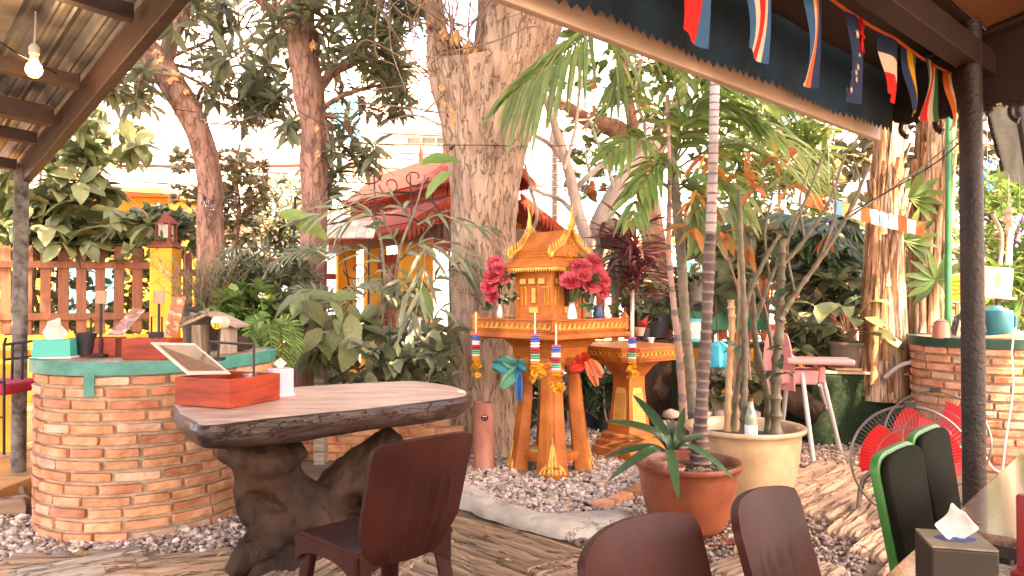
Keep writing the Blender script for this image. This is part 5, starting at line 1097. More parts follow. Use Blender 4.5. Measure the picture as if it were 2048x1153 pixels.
def pad_chair(loc, rz, label):
    t = thing('padded_chair', label, 'chair', loc, rz, 'green chairs with dark padded backs')
    def out(s):
        pts = []
        for a in np.linspace(0, math.pi, 15): pts.append((s * .185 * (abs(math.cos(a)) ** .45) * (1 if math.cos(a) > 0 else -1), .83 + (s - 1) * .4 + .055 * math.sin(a) ** .8))
        return pts + [(-.15 * s, .45), (.15 * s, .45)]
    lean = Vector((0, -.16, 1)).normalized()
    b = MB(); b.extrude([(x, z - .45) for x, z in out(1)], (0, -.2, .45), (1, 0, 0), lean, .026); obj('back_shell', b, m_gpl, t, smooth=True, ang=40, bevel=.006)
    b = MB(); b.extrude([(x, z - .44) for x, z in out(.965)], (0, -.176, .446), (1, 0, 0), lean, .026); obj('back_pad', b, m_pad, t, smooth=True, ang=40, bevel=.01, bseg=3)
    b = MB(); b.box((0, .02, .44), (.4, .42, .04)); obj('seat', b, m_gpl, t, bevel=.014)
    b = MB(); b.box((0, .03, .468), (.36, .38, .03)); obj('seat_pad', b, m_pad, t, bevel=.012)
    for sx in (-1, 1):
        for sy in (-1, 1): b = MB(); b.tube([(sx * .17, .02 + sy * .17, .43), (sx * .2, .02 + sy * .22, 0)], [.022, .016], 8); obj('leg', b, m_gpl, t, smooth=True)
    return t
pad_chair((1.19 + .2 * .7, 2.19 - .2 * .7, -.035), R(-133), 'green chair with a dark padded back, the nearer of the pair at the granite table')
pad_chair((1.46 + .2 * .7, 2.51 - .2 * .7, -.035), R(-133), 'green chair with a dark padded back, the farther one beside the black post')

# ------------------------------------------------------------------ granite tables, tissue box
m_gran = M('polished_granite', (.15, .085, .055), .12, .5, 55, 0, spec=.6, coat=.6, col2=(.32, .21, .16), detail=3, ramp=[(.2, (.03, .02, .02))])
m_edge = M('dark_edge', (.03, .022, .02), .4, .3, 9, .1)
TU = Vector((.672, .74, 0)); TN = Vector((.74, -.672, 0))
def gtable(label, o, L_, wd):
    t = thing('granite_table', label, 'table', o + TU * L_ / 2 + TN * wd / 2, 0, 'granite dining tables'); a = math.atan2(TU.y, TU.x); c = o + TU * L_ / 2 + TN * wd / 2
    b = MB(); b.box((c.x, c.y, .738), (L_, wd, .024), a); obj('tabletop', b, m_gran, t, world=True, bevel=.003)
    b = MB(); b.box((c.x, c.y, .712), (L_ - .01, wd - .01, .026), a); obj('edge_strip', b, m_edge, t, world=True, bevel=.002)
    for s in (-1, 1):
        for r in (-1, 1):
            q = c + TU * s * (L_ / 2 - .1) + TN * r * (wd / 2 - .1); b = MB(); b.box((q.x, q.y, .35), (.05, .05, .699), a); obj('leg', b, m_blackmetal, t, world=True, bevel=.004)
    return t
EP = G(1944, 1002, .75)
gtable('glossy speckled granite table by the black post, the farther of the two', Vector((1.01, 1.76, 0)), 1.10, .8)
gtable('glossy speckled granite table in the bottom right corner carrying the tissue box', Vector((.87, 1.61, 0)) - TU * 1.25, 1.25, .8)
tb = thing('tissue_box', 'gold-topped dark cardboard tissue box on the granite table, bottom right', 'tissue box', (.79, 1.335, .75), R(-14))
b = MB(); b.box((0, 0, .05), (.105, .105, .10)); obj('body', b, [M('box_brown', (.022, .014, .007), .6, .2, 9, .05)], tb, bevel=.004)
b = MB(); b.box((0, 0, .102), (.103, .103, .004)); obj('lid_print', b, M('gold_card', (.15, .10, .04), .3, .35, 14, 0, col2=(.32, .28, .2)), tb, bevel=.001)
b = MB(); b.lathe([(0, .1042), (.026, .1042), (.026, .1055), (0, .1055)], 20, sx=1.3, sy=.6); obj('slot_ring', b, M('slot_blue', (.02, .05, .22), .5, .1, 3, 0), tb)
m_tis = M('tissue_paper', (.76, .68, .64), .95, .04, 9, .15, 30, trans=.25, bdist=.003)
def tissue(par, z, s, seed):
    r2 = random.Random(seed); b = MB()
    def f(u, v):
        a = (u - .5) * 2; h = v; x = a * s * (.35 + .65 * min(1, h * 1.6)) * (1 - .55 * max(0, h - .55) / .45); y = .35 * s * math.sin(a * 4 + seed) * (.4 + h) + s * .15 * math.sin(h * 5 + a * 2); zz = h * s * 1.55 * (1 - .25 * abs(a) ** 1.5) + s * .05 * math.sin(a * 9 + seed)
        return Vector((x, y, z + zz))
    b.grid(f, 18, 14); obj('tissue', b, m_tis, par, smooth=True, ang=180)
tissue(tb, .104, .038, 2.0)
mn = thing('menu_stand', 'red menu stand edge on the granite table at the right border', 'menu', (1.035, 1.42, .75), R(45)); b = MB(); b.box((0, 0, .075), (.02, .13, .15)); obj('board', b, M('menu_red', (.22, .02, .02), .4, .1, 5, 0), mn, bevel=.003)
b = MB(); b.box((.0, 0, .005), (.07, .14, .01)); obj('foot', b, M('menu_red', (0,0,0)), mn, bevel=.002)

# ------------------------------------------------------------------ things on the slab table
m_redwood = M('red_varnished_wood', (.27, .016, .005), .4, .4, 3.4, .3, st=(1, 1, 6), col2=(.42, .045, .010), coat=.2, bdist=.003)
def caddy(label, c, rz, L_, wd, h, group='red wooden table caddies'):
    t = thing('wooden_caddy', label, 'caddy', c, rz, group)
    for (x, y, sx, sy) in ((0, -wd / 2 + .007, L_, .014), (0, wd / 2 - .007, L_, .014), (-L_ / 2 + .007, 0, .0139, wd - .028), (L_ / 2 - .007, 0, .0139, wd - .028)):
        b = MB(); b.box((x, y, h / 2), (sx, sy, h)); obj('side_board', b, m_redwood, t, bevel=.0025)
    b = MB(); b.box((0, 0, .006), (L_ - .03, wd - .03, .01)); obj('bottom', b, m_redwood, t); return t
cd = caddy('red varnished caddy holding the tilted menu card on the slab table', (-1.36, 3.585, ZT + .004), R(-23), .33, .34, .13)
b = MB(); h0 = .125
h1 = W(418, 684, 3.72); h2 = W(508, 690, 3.52); b.tube([Vector((h1.x, h1.y, ZT + .02)), h1, h2, Vector((h2.x, h2.y, ZT + .02))], .009, 4)
ho_ = obj('iron_handle', b, m_blackmetal, None, world=True); ho_.parent = cd; ho_.matrix_parent_inverse = (Matrix.Translation(cd.location) @ Matrix.Rotation(R(-23), 4, 'Z')).inverted()
# tilted menu card leaning on the caddy
mc = thing('menu_card', 'white-edged brown menu card leaning tilted in the red caddy on the slab table', 'menu', W(395, 745, 3.36))
q = [W(302, 686, 3.38), W(388, 688, 3.72), W(461, 748, 3.58), W(376, 749, 3.32)]; nn = (q[1] - q[0]).cross(q[3] - q[0]).normalized()
if nn.z < 0: nn = -nn
b = MB(); b.add([p - nn * .003 for p in q] + [p + nn * .003 for p in q], [(0, 1, 2, 3), (7, 6, 5, 4), (0, 4, 5, 1), (1, 5, 6, 2), (2, 6, 7, 3), (3, 7, 4, 0)]); obj('card', b, M('card_white', (.72, .62, .54), .5, .05, 3, 0), mc, world=True)
cq = sum(q, Vector()) / 4; qi = [cq + (p - cq) * .84 + nn * .0045 for p in q]; b = MB(); b.add(qi, [(0, 1, 2, 3)]); obj('printed_panel', b, M('card_brown', (.20, .10, .055), .35, .2, 25, 0), mc, world=True)
gj = thing('glass_jar', 'small clear lidded jar standing in the red caddy on the slab table', 'jar', (-1.27, 3.62, ZT + .018)); b = MB(); b.lathe([(0, 0), (.03, 0), (.033, .09), (.03, .1), (0, .1)], 20); obj('body', b, M('jar_grey', (.35, .3, .27), .15, .2, 5, 0, spec=.6), gj, smooth=True); b = MB(); b.lathe([(0, .1), (.034, .1), (.034, .118), (0, .118)], 20); obj('lid', b, M('steel_lid', (.6, .6, .6), .25, .05, 3, 0, metal=.9), gj, smooth=True)
tb2 = thing('tissue_box', 'small pink tissue box with a white lid behind the caddy on the slab table', 'tissue box', (-1.20, 3.87, ZT), R(35)); b = MB(); b.box((0, 0, .07), (.11, .09, .14)); obj('body', b, M('pink_plastic', (.75, .42, .50), .4, .1, 3, 0), tb2, bevel=.006); b = MB(); b.box((0, 0, .006), (.12, .1, .012)); obj('base', b, m_white, tb2, bevel=.002); tissue(tb2, .14, .035, 5)

# ------------------------------------------------------------------ things on the left counter
ZC = .885 + .062
def cpos(px, py, z=ZC): p = G(px, py, z); return (p.x, p.y, z)
tb3 = thing('tissue_box', 'turquoise tissue box with a crumpled white tissue on the brick counter', 'tissue box', cpos(112, 716), R(8))
b = MB(); b.box((0, 0, .057), (.205, .13, .095), taper=.97); obj('body', b, M('turquoise_plastic', (.01, .40, .35), .35, .08, 4, 0), tb3, bevel=.004); b = MB(); b.box((0, 0, .005), (.222, .145, .010)); obj('base', b, m_white, tb3, bevel=.002); tissue(tb3, .093, .085, 1.0)
c1 = caddy('red caddy holding a black bowl beside the turquoise tissue box on the brick counter', cpos(196, 712), R(6), .26, .16, .11)
c2 = caddy('red caddy nearest the tilted menu card on the brick counter', cpos(306, 717), R(-3), .27, .17, .115)
m_clay = M('wood_round', (.40, .27, .19), .7, .2, 8, .2)
def numstick(label, x, y0, y1, Y, r=.03):
    p = W(x, y1, Y); t = thing('number_stand', label, 'stand', (p.x, p.y, ZC)); q = W(x, y0, Y)
    b = MB(); b.tube([(q.x, Y, ZC + .02), (q.x, Y, q.z)], .008, 8); b.box((q.x, Y, ZC + .01), (.07, .07, .016)); obj('stick', b, m_blackmetal, t, world=True)
    b = MB(); b.lathe([(0, 0), (r, 0), (r * 1.05, .075), (0, .075)], 16, (q.x, Y, q.z - .005)); obj('wood_block', b, m_clay, t, world=True, smooth=True, ang=40); return t
numstick('wooden table marker on a black stick rising from the left red caddy', 202, 606, 715, 4.35); numstick('wooden table marker on a black stick rising from the right red caddy', 318, 606, 715, 4.32)
for (x0, y0, x1, y1, Y, lab) in ((182, 636, 203, 668, 4.38, 'black wire handle frame behind the left red caddy'), (303, 634, 324, 680, 4.4, 'black wire handle frame behind the right red caddy')):
    t = thing('wire_frame', lab, 'holder', W(x0, 710, Y)); b = MB(); A = W(x0, y1, Y); B_ = W(x0, y0, Y); C_ = W(x1, y0, Y); D_ = W(x1, y1, Y); A.z = D_.z = ZC + .02; b.tube([A, B_, C_, D_], .006, 6); obj('frame', b, m_blackmetal, t, world=True)
bw = thing('condiment_bowl', 'black bowl standing in the left red caddy', 'bowl', (W(172, 668, 4.36).x, 4.36, ZC + .014)); b = MB(); b.lathe([(0, 0), (.04, 0), (.058, .125), (.05, .125), (.04, .1), (0, .1)], 20); obj('bowl', b, m_blackpot, bw, smooth=True)
bw2 = thing('condiment_bowl', 'black cup standing in the right red caddy beside the handle frame', 'bowl', (W(312, 668, 4.36).x, 4.36, ZC + .014)); b = MB(); b.lathe([(0, 0), (.04, 0), (.042, .13), (.036, .13), (.034, .1), (0, .1)], 18); obj('bowl', b, m_blackpot, bw2, smooth=True)
m_photo = M('menu_print', (.52, .36, .24), .4, .5, 22, 0, col2=(.72, .58, .44), detail=3, ramp=[(.5, (.35, .10, .04))])
def menu(label, q):
    t = thing('photo_menu', label, 'menu', (q[3][0], q[3][1], ZC)); nn = (q[1] - q[0]).cross(q[3] - q[0]).normalized(); b = MB(); b.add([p - nn * .002 for p in q] + [p + nn * .002 for p in q], [(0, 1, 2, 3), (7, 6, 5, 4), (0, 4, 5, 1), (1, 5, 6, 2), (2, 6, 7, 3), (3, 7, 4, 0)]); obj('sheet', b, m_photo, t, world=True); return t
menu('laminated food menu leaning right over the left red caddy', [W(215, 670, 4.35), W(266, 616, 4.6), W(291, 620, 4.6), W(246, 670, 4.3)])
menu('upright food photo menu leaning behind the right red caddy', [W(327, 672, 4.4), W(345, 594, 4.5), W(373, 594, 4.55), W(352, 674, 4.42)])
m_bh = M('weathered_board', (.34, .24, .18), .85, .35, 5, .5, st=(9, 9, 1), col2=(.46, .36, .29), bdist=.006)
bh = thing('birdhouse', 'small weathered wooden birdhouse with a pitched roof on the brick counter', 'birdhouse', cpos(428, 708))
for sx in (-1, 1): b = MB(); b.box((sx * .085, .01, .09), (.055, .15, .18)); obj('side_post', b, m_bh, bh, bevel=.004)
b = MB(); b.box((0, .075, .1), (.115, .018, .2)); obj('back_board', b, M('birdhouse_dark', (.08, .05, .04), .9, .2, 5, .1), bh)
b = MB(); b.box((0, 0, .008), (.13, .16, .016)); obj('floor_board', b, m_bh, bh)
for sx in (-1, 1): b = MB(); b.box((sx * .085, 0, .21), (.20, .22, .018), 0, 0, 0, sx * .42); obj('roof_board', b, m_bh, bh, bevel=.003)
mo2 = link('moss', merge_mesh('moss', OVAL, whorls(np.array([[rng.uniform(-.17, 0), rng.uniform(-.1, .1), .262 - .0] for _ in range(26)]) - np.array([[0, 0, 0]]), 5, .045, .1), LEAF('dry_moss', (.42, .34, .25))), bh, 'stuff')
for v in mo2.data.vertices: v.co.z -= .43 * abs(v.co.x) * .9
ns = thing('number_sign', 'round wooden table number sign reading 21 beside the birdhouse', 'sign', cpos(436, 722))
p21 = W(432, 646, 4.22)
b = MB(); b.lathe([(0, -.035), (.036, -.035), (.038, .0), (.036, .035), (0, .035)], 28); o = obj('wood_disc', b, M('sign_wood', (.60, .47, .36), .6, .2, 6, .2), ns, smooth=True, ang=40); o.location = p21 - ns.location + Vector((.014, .03, 0)); o.rotation_euler = (R(90), 0, R(-14))
fz = Vector((math.sin(R(-14)), -math.cos(R(-14)), 0)); fxx = Vector((math.cos(R(-14)), math.sin(R(-14)), 0))
fc = p21 + Vector((.014, .03, 0)) + fz * .0365
b = MB(); pts = [(.036 * math.cos(a), .036 * math.sin(a)) for a in np.linspace(0, math.pi, 17)]; b.extrude(pts[::1], fc, fxx, (0, 0, 1), .002); obj('label_white', b, M('sticker_white', (.72, .72, .66), .5, .05, 3, 0), ns, world=True)
b = MB(); pts = [(.036 * math.cos(a), .036 * math.sin(a)) for a in np.linspace(math.pi, 2 * math.pi, 17)]; b.extrude(pts, fc, fxx, (0, 0, 1), .002); obj('label_yellow', b, M('sticker_yellow', (.75, .50, .05), .5, .05, 3, 0), ns, world=True)
def text(par, s, size, pos, rot, mat, ex=.001, name='lettering'):
    cu = bpy.data.curves.new(name, 'FONT'); cu.body = s; cu.size = size; cu.extrude = ex; cu.align_x = 'CENTER'; cu.align_y = 'CENTER'; o = bpy.data.objects.new(name, cu); COL.objects.link(o)
    dg = bpy.context.evaluated_depsgraph_get(); me = bpy.data.meshes.new_from_object(o.evaluated_get(dg)); bpy.data.objects.remove(o); me.materials.clear(); me.materials.append(mat); q = link(name, me, par); q.location = pos; q.rotation_euler = rot; return q
text(ns, '21', .036, fc + fz * .003 - ns.location + Vector((.002, 0, -.017)), (R(90), 0, R(-14)), m_blackmetal)
b = MB(); b.box((0, 0, .01), (.06, .06, .018)); b.tube([(0, 0, .02), p21 - ns.location + Vector((.014, .02, -.03))], .006, 8); obj('stick', b, m_blackmetal, ns)
dk = thing('driftwood_lump', 'dark rounded wooden lump right of the birdhouse on the counter', 'wood', cpos(480, 702)); b = MB(); b.tube(crv([(-.07, 0, .05), (-.02, 0, .06), (.05, .02, .055), (.09, .03, .045)]), [.02] + [.045] * 22 + [.045, .02][:2], 10, noise=.3) if False else b.lathe([(0, .0), (.07, .01), (.085, .05), (.06, .085), (0, .1)], 16, wob=.25); obj('lump', b, m_root, dk, smooth=True)

# ------------------------------------------------------------------ spirit house
m_or = M('orange_paint', (.44, .095, .012), .5, .3, 4, .3, 60, col2=(.62, .19, .032), bdist=.004, ramp=[(.22, (.30, .075, .02))]); m_gold = M('gold_paint', (.72, .36, .06), .3, .3, 22, .3, 60, metal=.4, col2=(.86, .52, .14), bdist=.003)
m_ordk = M('orange_inset_panel', (.46, .12, .018), .5, .15, 8, .2); m_ylp = M('pale_gold', (.78, .46, .12), .5, .15, 8, .1)  # even orange for the tall panel insets, then a pale gold
SH = (.285, 5.55)
sh_ = thing('spirit_house', 'orange and gold Thai spirit house on a tall four-legged pedestal under the big trunk', 'shrine', (SH[0], SH[1], 0), R(45))
for k in range(4):
    a = k * math.pi / 2 + math.pi / 4; d = Vector((math.cos(a), math.sin(a), 0)); sd = Vector((-d.y, d.x, 0)); b = MB(); prof = [(.0, .300, .118), (.05, .296, .116), (.10, .286, .110), (.30, .262, .094), (.55, .235, .082), (.74, .222, .078), (.80, .232, .092), (.86, .24, .105)]
    sec = [(-.9, -.72), (-1, .10), (-.46, .36), (-.40, .42), (.40, .42), (.46, .36), (1, .10), (.9, -.72)]; vs = []
    for z, r, w_ in prof: vs += [d * (r + w_ * q[1] - .04) + sd * w_ * q[0] + Vector((0, 0, z)) for q in sec]
    n8 = 8; fs = [(i * n8 + j, i * n8 + (j + 1) % n8, (i + 1) * n8 + (j + 1) % n8, (i + 1) * n8 + j) for i in range(len(prof) - 1) for j in range(n8)] + [tuple(range(n8))[::-1], tuple((len(prof) - 1) * n8 + j for j in range(n8))]; b.add(vs, fs); lg = obj('leg', b, m_or, sh_, smooth=True, ang=25, bevel=.004)
    b = MB()
    for z0, z1, x in ((.24, .70, -.25), (.24, .70, .25)):
        P_ = [d * (np.interp(z, [q[0] for q in prof], [q[1] + q[2] * .42 for q in prof]) - .036) + sd * x * .072 + Vector((0, 0, z)) for z in np.linspace(z0, z1, 6)]; b.tube(P_, .005, 5)
    obj('moulding', b, m_or, lg)
    b = MB()   # gilded leaf ornament on the foot
    for q in range(7):
        f = (q - 3) / 3; top_ = .30 - .16 * abs(f) ** 1.1; P_ = []
        for s in np.linspace(0, 1, 6):
            z = .045 + (top_ - .045) * s; x = f * (.078 if abs(f) < .5 else .088) * (1 - .75 * s ** 1.5) ; P_.append(d * (np.interp(z, [v[0] for v in prof], [v[1] + v[2] * (.42 if abs(f) < .45 else .30 - .16 * (abs(f) - .45)) for v in prof]) - .036) + sd * x + Vector((0, 0, z)))
        b.tube(P_, lerps([.012, .010, .004], 6), 6)
    for q in range(4):
        for s in (-1, 1): p = d * (.305 + .098 * .42 - .032) + sd * s * (.012 + .012 * q) + Vector((0, 0, .06 + .04 * (q % 2))); b.lathe([(0, -.012), (.011, 0), (0, .012)], 8, p)
    obj('gilded_leaf', b, m_gold, lg, smooth=True)
    d2 = Vector((math.cos(a + math.pi / 4), math.sin(a + math.pi / 4), 0)); s2 = Vector((-d2.y, d2.x, 0)); c_ = d2 * .192
    pr = [(-.17, .0), (.17, .0), (.17, .19)] + [(.15 * math.cos(t), .075 + .115 * (1 - math.sin(t) ** .6) + .0) for t in np.linspace(.0, math.pi, 13)] + [(-.17, .19)]
    b = MB(); b.extrude([(-.17, 0), (.17, 0), (.17, .13), (.13, .115), (.10, .072), (.06, .062), (-.06, .062), (-.10, .072), (-.13, .115), (-.17, .13)], c_ + Vector((0, 0, .115)), s2, (0, 0, 1), .035); obj('stretcher', b, m_or, sh_, smooth=True, ang=30, bevel=.004)
b = MB(); b.lathe([(.0, .14), (.16, .14), (.17, .17), (.15, .172), (0, .165)], 24); obj('basin', b, m_ylp, sh_, smooth=True)
b = MB(); b.lathe([(.085, .16), (.06, .2), (.055, .75), (.08, .8)], 4, sx=1.0); obj('core_column', b, m_ylp, sh_)
def sq(b, layers, mi=0):
    vs = []; 
    for h_, z in layers: vs += [(-h_, -h_, z), (h_, -h_, z), (h_, h_, z), (-h_, h_, z)]
    m_ = len(layers); b.add(vs, [(i * 4 + j, i * 4 + (j + 1) % 4, (i + 1) * 4 + (j + 1) % 4, (i + 1) * 4 + j) for i in range(m_ - 1) for j in range(4)] + [(3, 2, 1, 0), tuple((m_ - 1) * 4 + j for j in range(4))], mi)
b = MB(); sq(b, [(.165, .80), (.175, .84), (.19, .86), (.20, .93), (.235, .975), (.25, .998)]); obj('corbel', b, m_or, sh_, bevel=.004)
ZP = 1.0
b = MB(); sq(b, [(.385, ZP), (.425, ZP + .012), (.425, ZP + .04), (.40, ZP + .052), (.395, ZP + .058)]); obj('platform', b, m_or, sh_, bevel=.004)
for k in range(4):
    a = k * math.pi / 2; d = Vector((math.cos(a), math.sin(a), 0)); s_ = Vector((-d.y, d.x, 0)); b = MB(); c_ = d * .392; b.extrude([(-.39, 0), (.39, 0), (.39, .075), (-.39, .075)], c_ + Vector((0, 0, ZP + .058)), s_, (0, 0, 1), .018); pn = obj('parapet', b, m_or, sh_, bevel=.003)
    b = MB()
    for q in range(15):
        x = -.364 + q * .052
        b.extrude([(-.022, -.02), (-.006, -.02), (.022, .018), (.010, .022)], c_ + d * .012 + s_ * x + Vector((0, 0, ZP + .095)), s_, (0, 0, 1), .01); b.extrude([(.004, -.02), (.022, -.02), (.018, .0), (.006, -.004)], c_ + d * .012 + s_ * x + Vector((0, 0, ZP + .095)), s_, (0, 0, 1), .009)
    obj('gilded_fret', b, m_gold, pn)
    b = MB(); b.extrude([(-.40, 0), (.40, 0), (.40, .012), (-.40, .012)], c_ + Vector((0, 0, ZP + .134)), s_, (0, 0, 1), .03); obj('parapet_rail', b, m_or, pn, bevel=.003)
    c2 = d * .392 + s_ * .392; b = MB(); b.lathe([(.028, ZP + .06), (.028, ZP + .14), (.034, ZP + .145), (.024, ZP + .165), (.008, ZP + .19), (0, ZP + .20)], 8, (c2.x, c2.y, 0)); obj('corner_post', b, m_or, sh_, smooth=True, ang=30)
ZH = ZP + .06
b = MB(); sq(b, [(.235, ZH), (.235, ZH + .03), (.215, ZH + .04), (.215, ZH + .065), (.20, ZH + .075)]); obj('plinth', b, m_or, sh_, bevel=.003)
HW = .172; HH = .37; zb = ZH + .075
b = MB(); sq(b, [(HW, zb), (HW - .004, zb + HH)]); obj('house_wall', b, m_or, sh_)
for k in range(4):
    a = k * math.pi / 2; d = Vector((math.cos(a), math.sin(a), 0)); s_ = Vector((-d.y, d.x, 0)); pl_ = []
    for (x, z, w_, h_) in ((-.13, .10, .03, .14), (-.095, .10, .03, .14), (.0, .045, .10, .05), (.0, .115, .045, .08), (.0, .175, .045, .06), (.05, .145, .045, .14) if False else (.095, .10, .03, .14), (.13, .10, .03, .14), (-.11, .255, .07, .05), (-.02, .255, .07, .05), (.075, .255, .07, .05)):
        b = MB(); c_ = d * (HW + .002) + s_ * x + Vector((0, 0, zb + z)); b.extrude([(-w_ / 2, 0), (w_ / 2, 0), (w_ / 2, h_), (-w_ / 2, h_)], c_, s_, (0, 0, 1), .012); o = obj('panel', b, m_gold if (abs(x) > .09 and h_ > .1) else m_or, sh_, bevel=.003)
        b = MB(); e = .006; b.extrude([(-w_ / 2 + e, e), (w_ / 2 - e, e), (w_ / 2 - e, h_ - e), (-w_ / 2 + e, h_ - e)], c_ + d * .004, s_, (0, 0, 1), .012); obj('inset', b, m_ordk if h_ > .1 else m_ylp, o)
    if k in (3, 0):
        b = MB(); c_ = d * (HW + .004) + s_ * .0 + Vector((0, 0, zb + .10)); b.extrude([(-.035, 0), (.035, 0), (.035, .15), (0, .18), (-.035, .15)], c_, s_, (0, 0, 1), .02); obj('window_opening', b, M('window_dark', (.05, .02, .012), .8, .1, 3, 0), sh_)
    cpp = d * HW + s_ * HW; b = MB(); b.box((cpp.x, cpp.y, zb + HH / 2), (.026, .026, HH)); obj('corner_pilaster', b, m_or, sh_, bevel=.003)
ze = zb + HH
b = MB(); sq(b, [(.25, ze), (.262, ze + .012), (.25, ze + .03), (.185, ze + .085), (.17, ze + .085)]); obj('lower_roof', b, m_or, sh_, bevel=.003)
b = MB()
for k in range(4):
    a = k * math.pi / 2; d = Vector((math.cos(a), math.sin(a), 0)); s_ = Vector((-d.y, d.x, 0))
    for q in range(21): b.extrude([(-.011, 0), (.011, 0), (.011, -.012), (0, -.032), (-.011, -.012)], d * .258 + s_ * (-.25 + q * .025) + Vector((0, 0, ze + .006)), s_, (0, 0, 1), .01)
obj('gilded_eave_drops', b, m_gold, sh_)
zr = ze + .085; rh = .20; rl = .20; rw = .185
b = MB(); b.add([(-rw, -rl, zr), (rw, -rl, zr), (rw, rl, zr), (-rw, rl, zr), (-.10, -rl, zr + rh * .38), (.10, -rl, zr + rh * .38), (.10, rl, zr + rh * .38), (-.10, rl, zr + rh * .38), (0, -rl * .95, zr + rh), (0, rl * .95, zr + rh)], [(0, 1, 5, 4), (4, 5, 8), (2, 3, 7, 6), (6, 7, 9), (0, 4, 7, 3), (4, 8, 9, 7), (1, 2, 6, 5), (5, 6, 9, 8), (3, 2, 1, 0)]); gr = obj('gable_roof', b, m_or, sh_)
for sx in (-1, 1):     # tile rows on both slopes
    for r in range(7):
        for c_ in range(11):
            f = r / 7; x0 = rw - (rw - .10) * min(1, f / .38) if f < .38 else .10 * (1 - (f - .38) / .62)
            b_ = None
    b = MB()
    for r in range(8):
        f = (r + .3) / 8; 
        if f < .38: x = rw + (.10 - rw) * f / .38
        else: x = .10 * (1 - (f - .38) / .62)
        z = zr + rh * f
        for c_ in range(13): b.box((sx * (x + .004), -rl + .016 + c_ * (2 * rl - .03) / 12, z), (.006, .026, .03), 0, 0, 0, sx * (-.55 if f > .38 else -.85))
    t_ = obj('roof_tiles', b, m_or, gr)
    t_['kind'] = 'stuff'
for sy in (-1, 1):     # gilded bargeboards with flame finials
    b = MB(); y = sy * (rl + .004)
    for sx in (-1, 1):
        C = crv([(sx * (rw + .035), y, zr - .005), (sx * (rw + .01), y, zr + .03), (sx * .10, y, zr + rh * .38 + .01), (sx * .05, y, zr + rh * .7), (0, y, zr + rh + .03)], 7); b.tube(C, lerps([.014, .017, .014], len(C)), 8)
        for q in range(2, len(C) - 1, 2):
            p = C[q]; t_ = (C[min(q + 1, len(C) - 1)] - C[q - 1]).normalized(); nn_ = Vector((sx * abs(t_.z), 0, abs(t_.x) + .35)).normalized(); b.tube([p, p + nn_ * .03, p + nn_ * .05 + Vector((-sx * .006, 0, .012))], [.011, .008, .002], 6)
        p = Vector((sx * (rw + .035), y, zr - .005)); b.tube(crv([p, p + Vector((sx * .02, 0, .03)), p + Vector((sx * .012, 0, .085))], 4), lerps([.014, .012, .002], 9), 6)
    C = crv([(0, y, zr + rh + .02), (0, y + sy * .012, zr + rh + .07), (0, y + sy * .008, zr + rh + .13), (0, y + sy * .03, zr + rh + .21)], 6); b.tube(C, lerps([.024, .018, .012, .002], len(C)), 8)
    obj('gilded_bargeboard', b, m_gold, sh_, smooth=True)
    b = MB()
    for q in range(22):
        f = rng.uniform(-.95, .95); z = rng.uniform(.0, 1 - abs(f)) * rh * .8; b.lathe([(0, -.012), (.011, 0), (0, .012)], 6, (f * .10, sy * (rl + .003), zr + z))
    obj('gable_carving', b, m_gold, sh_, smooth=True)

# second, lower offering table
ot = thing('offering_table', 'orange octagonal-topped offering pedestal right of the spirit house', 'pedestal', (.955, 6.1, 0), R(38))
b = MB(); sq(b, [(.215, 0), (.215, .085), (.195, .095), (.190, .14), (.165, .15), (.160, .19), (.13, .205), (.118, .25), (.092, .55), (.092, .66), (.14, .74), (.20, .80)]); obj('pedestal', b, m_or, ot, bevel=.006)
for k in range(4):
    a = k * math.pi / 2; d = Vector((math.cos(a), math.sin(a), 0)); s_ = Vector((-d.y, d.x, 0)); b = MB(); ux = s_; uy = (Vector((0, 0, 1)) - d * .087).normalized(); b.extrude([(-.075, 0), (.075, 0), (.062, .24), (.045, .30), (-.045, .30), (-.062, .24)], d * .112 + Vector((0, 0, .27)), ux, uy, .014); p_ = obj('patterned_panel', b, m_ylp, ot, bevel=.003)
    b = MB(); [b.lathe([(0, -.004), (.006, 0), (0, .004)], 5, d * (.118 - .02 * (z_ / .3)) + s_ * (x_ * .016) + Vector((0, 0, .285 + z_))) for x_ in range(-3, 4) for z_ in np.arange(0, .25, .018)]; oo = obj('studs', b, m_or, p_); oo['kind'] = 'stuff'
b = MB(); oct_ = lambda r, q=.72: [(r, -r * q), (r, r * q), (r * q, r), (-r * q, r), (-r, r * q), (-r, -r * q), (-r * q, -r), (r * q, -r)]
b.prism(oct_(.33), .80, .825); b.prism(oct_(.365), .8255, .895); b.prism(oct_(.375), .8955, .915); obj('tabletop', b, m_or, ot, bevel=.003)
b = MB()
for (x0, y0), (x1, y1) in zip(oct_(.367), oct_(.367)[1:] + oct_(.367)[:1]):
    A = Vector((x0, y0, 0)); B_ = Vector((x1, y1, 0)); n_ = max(2, int((B_ - A).length / .045)); d = (B_ - A).normalized(); o_ = Vector((d.y, -d.x, 0))
    for q in range(n_): c_ = A.lerp(B_, (q + .5) / n_) + o_ * .003 + Vector((0, 0, .86)); b.extrude([(-.02, -.02), (0, -.006), (.02, -.02), (.006, 0), (.02, .02), (0, .006), (-.02, .02), (-.006, 0)], c_, d, (0, 0, 1), .01)
obj('gilded_frieze', b, m_gold, ot)

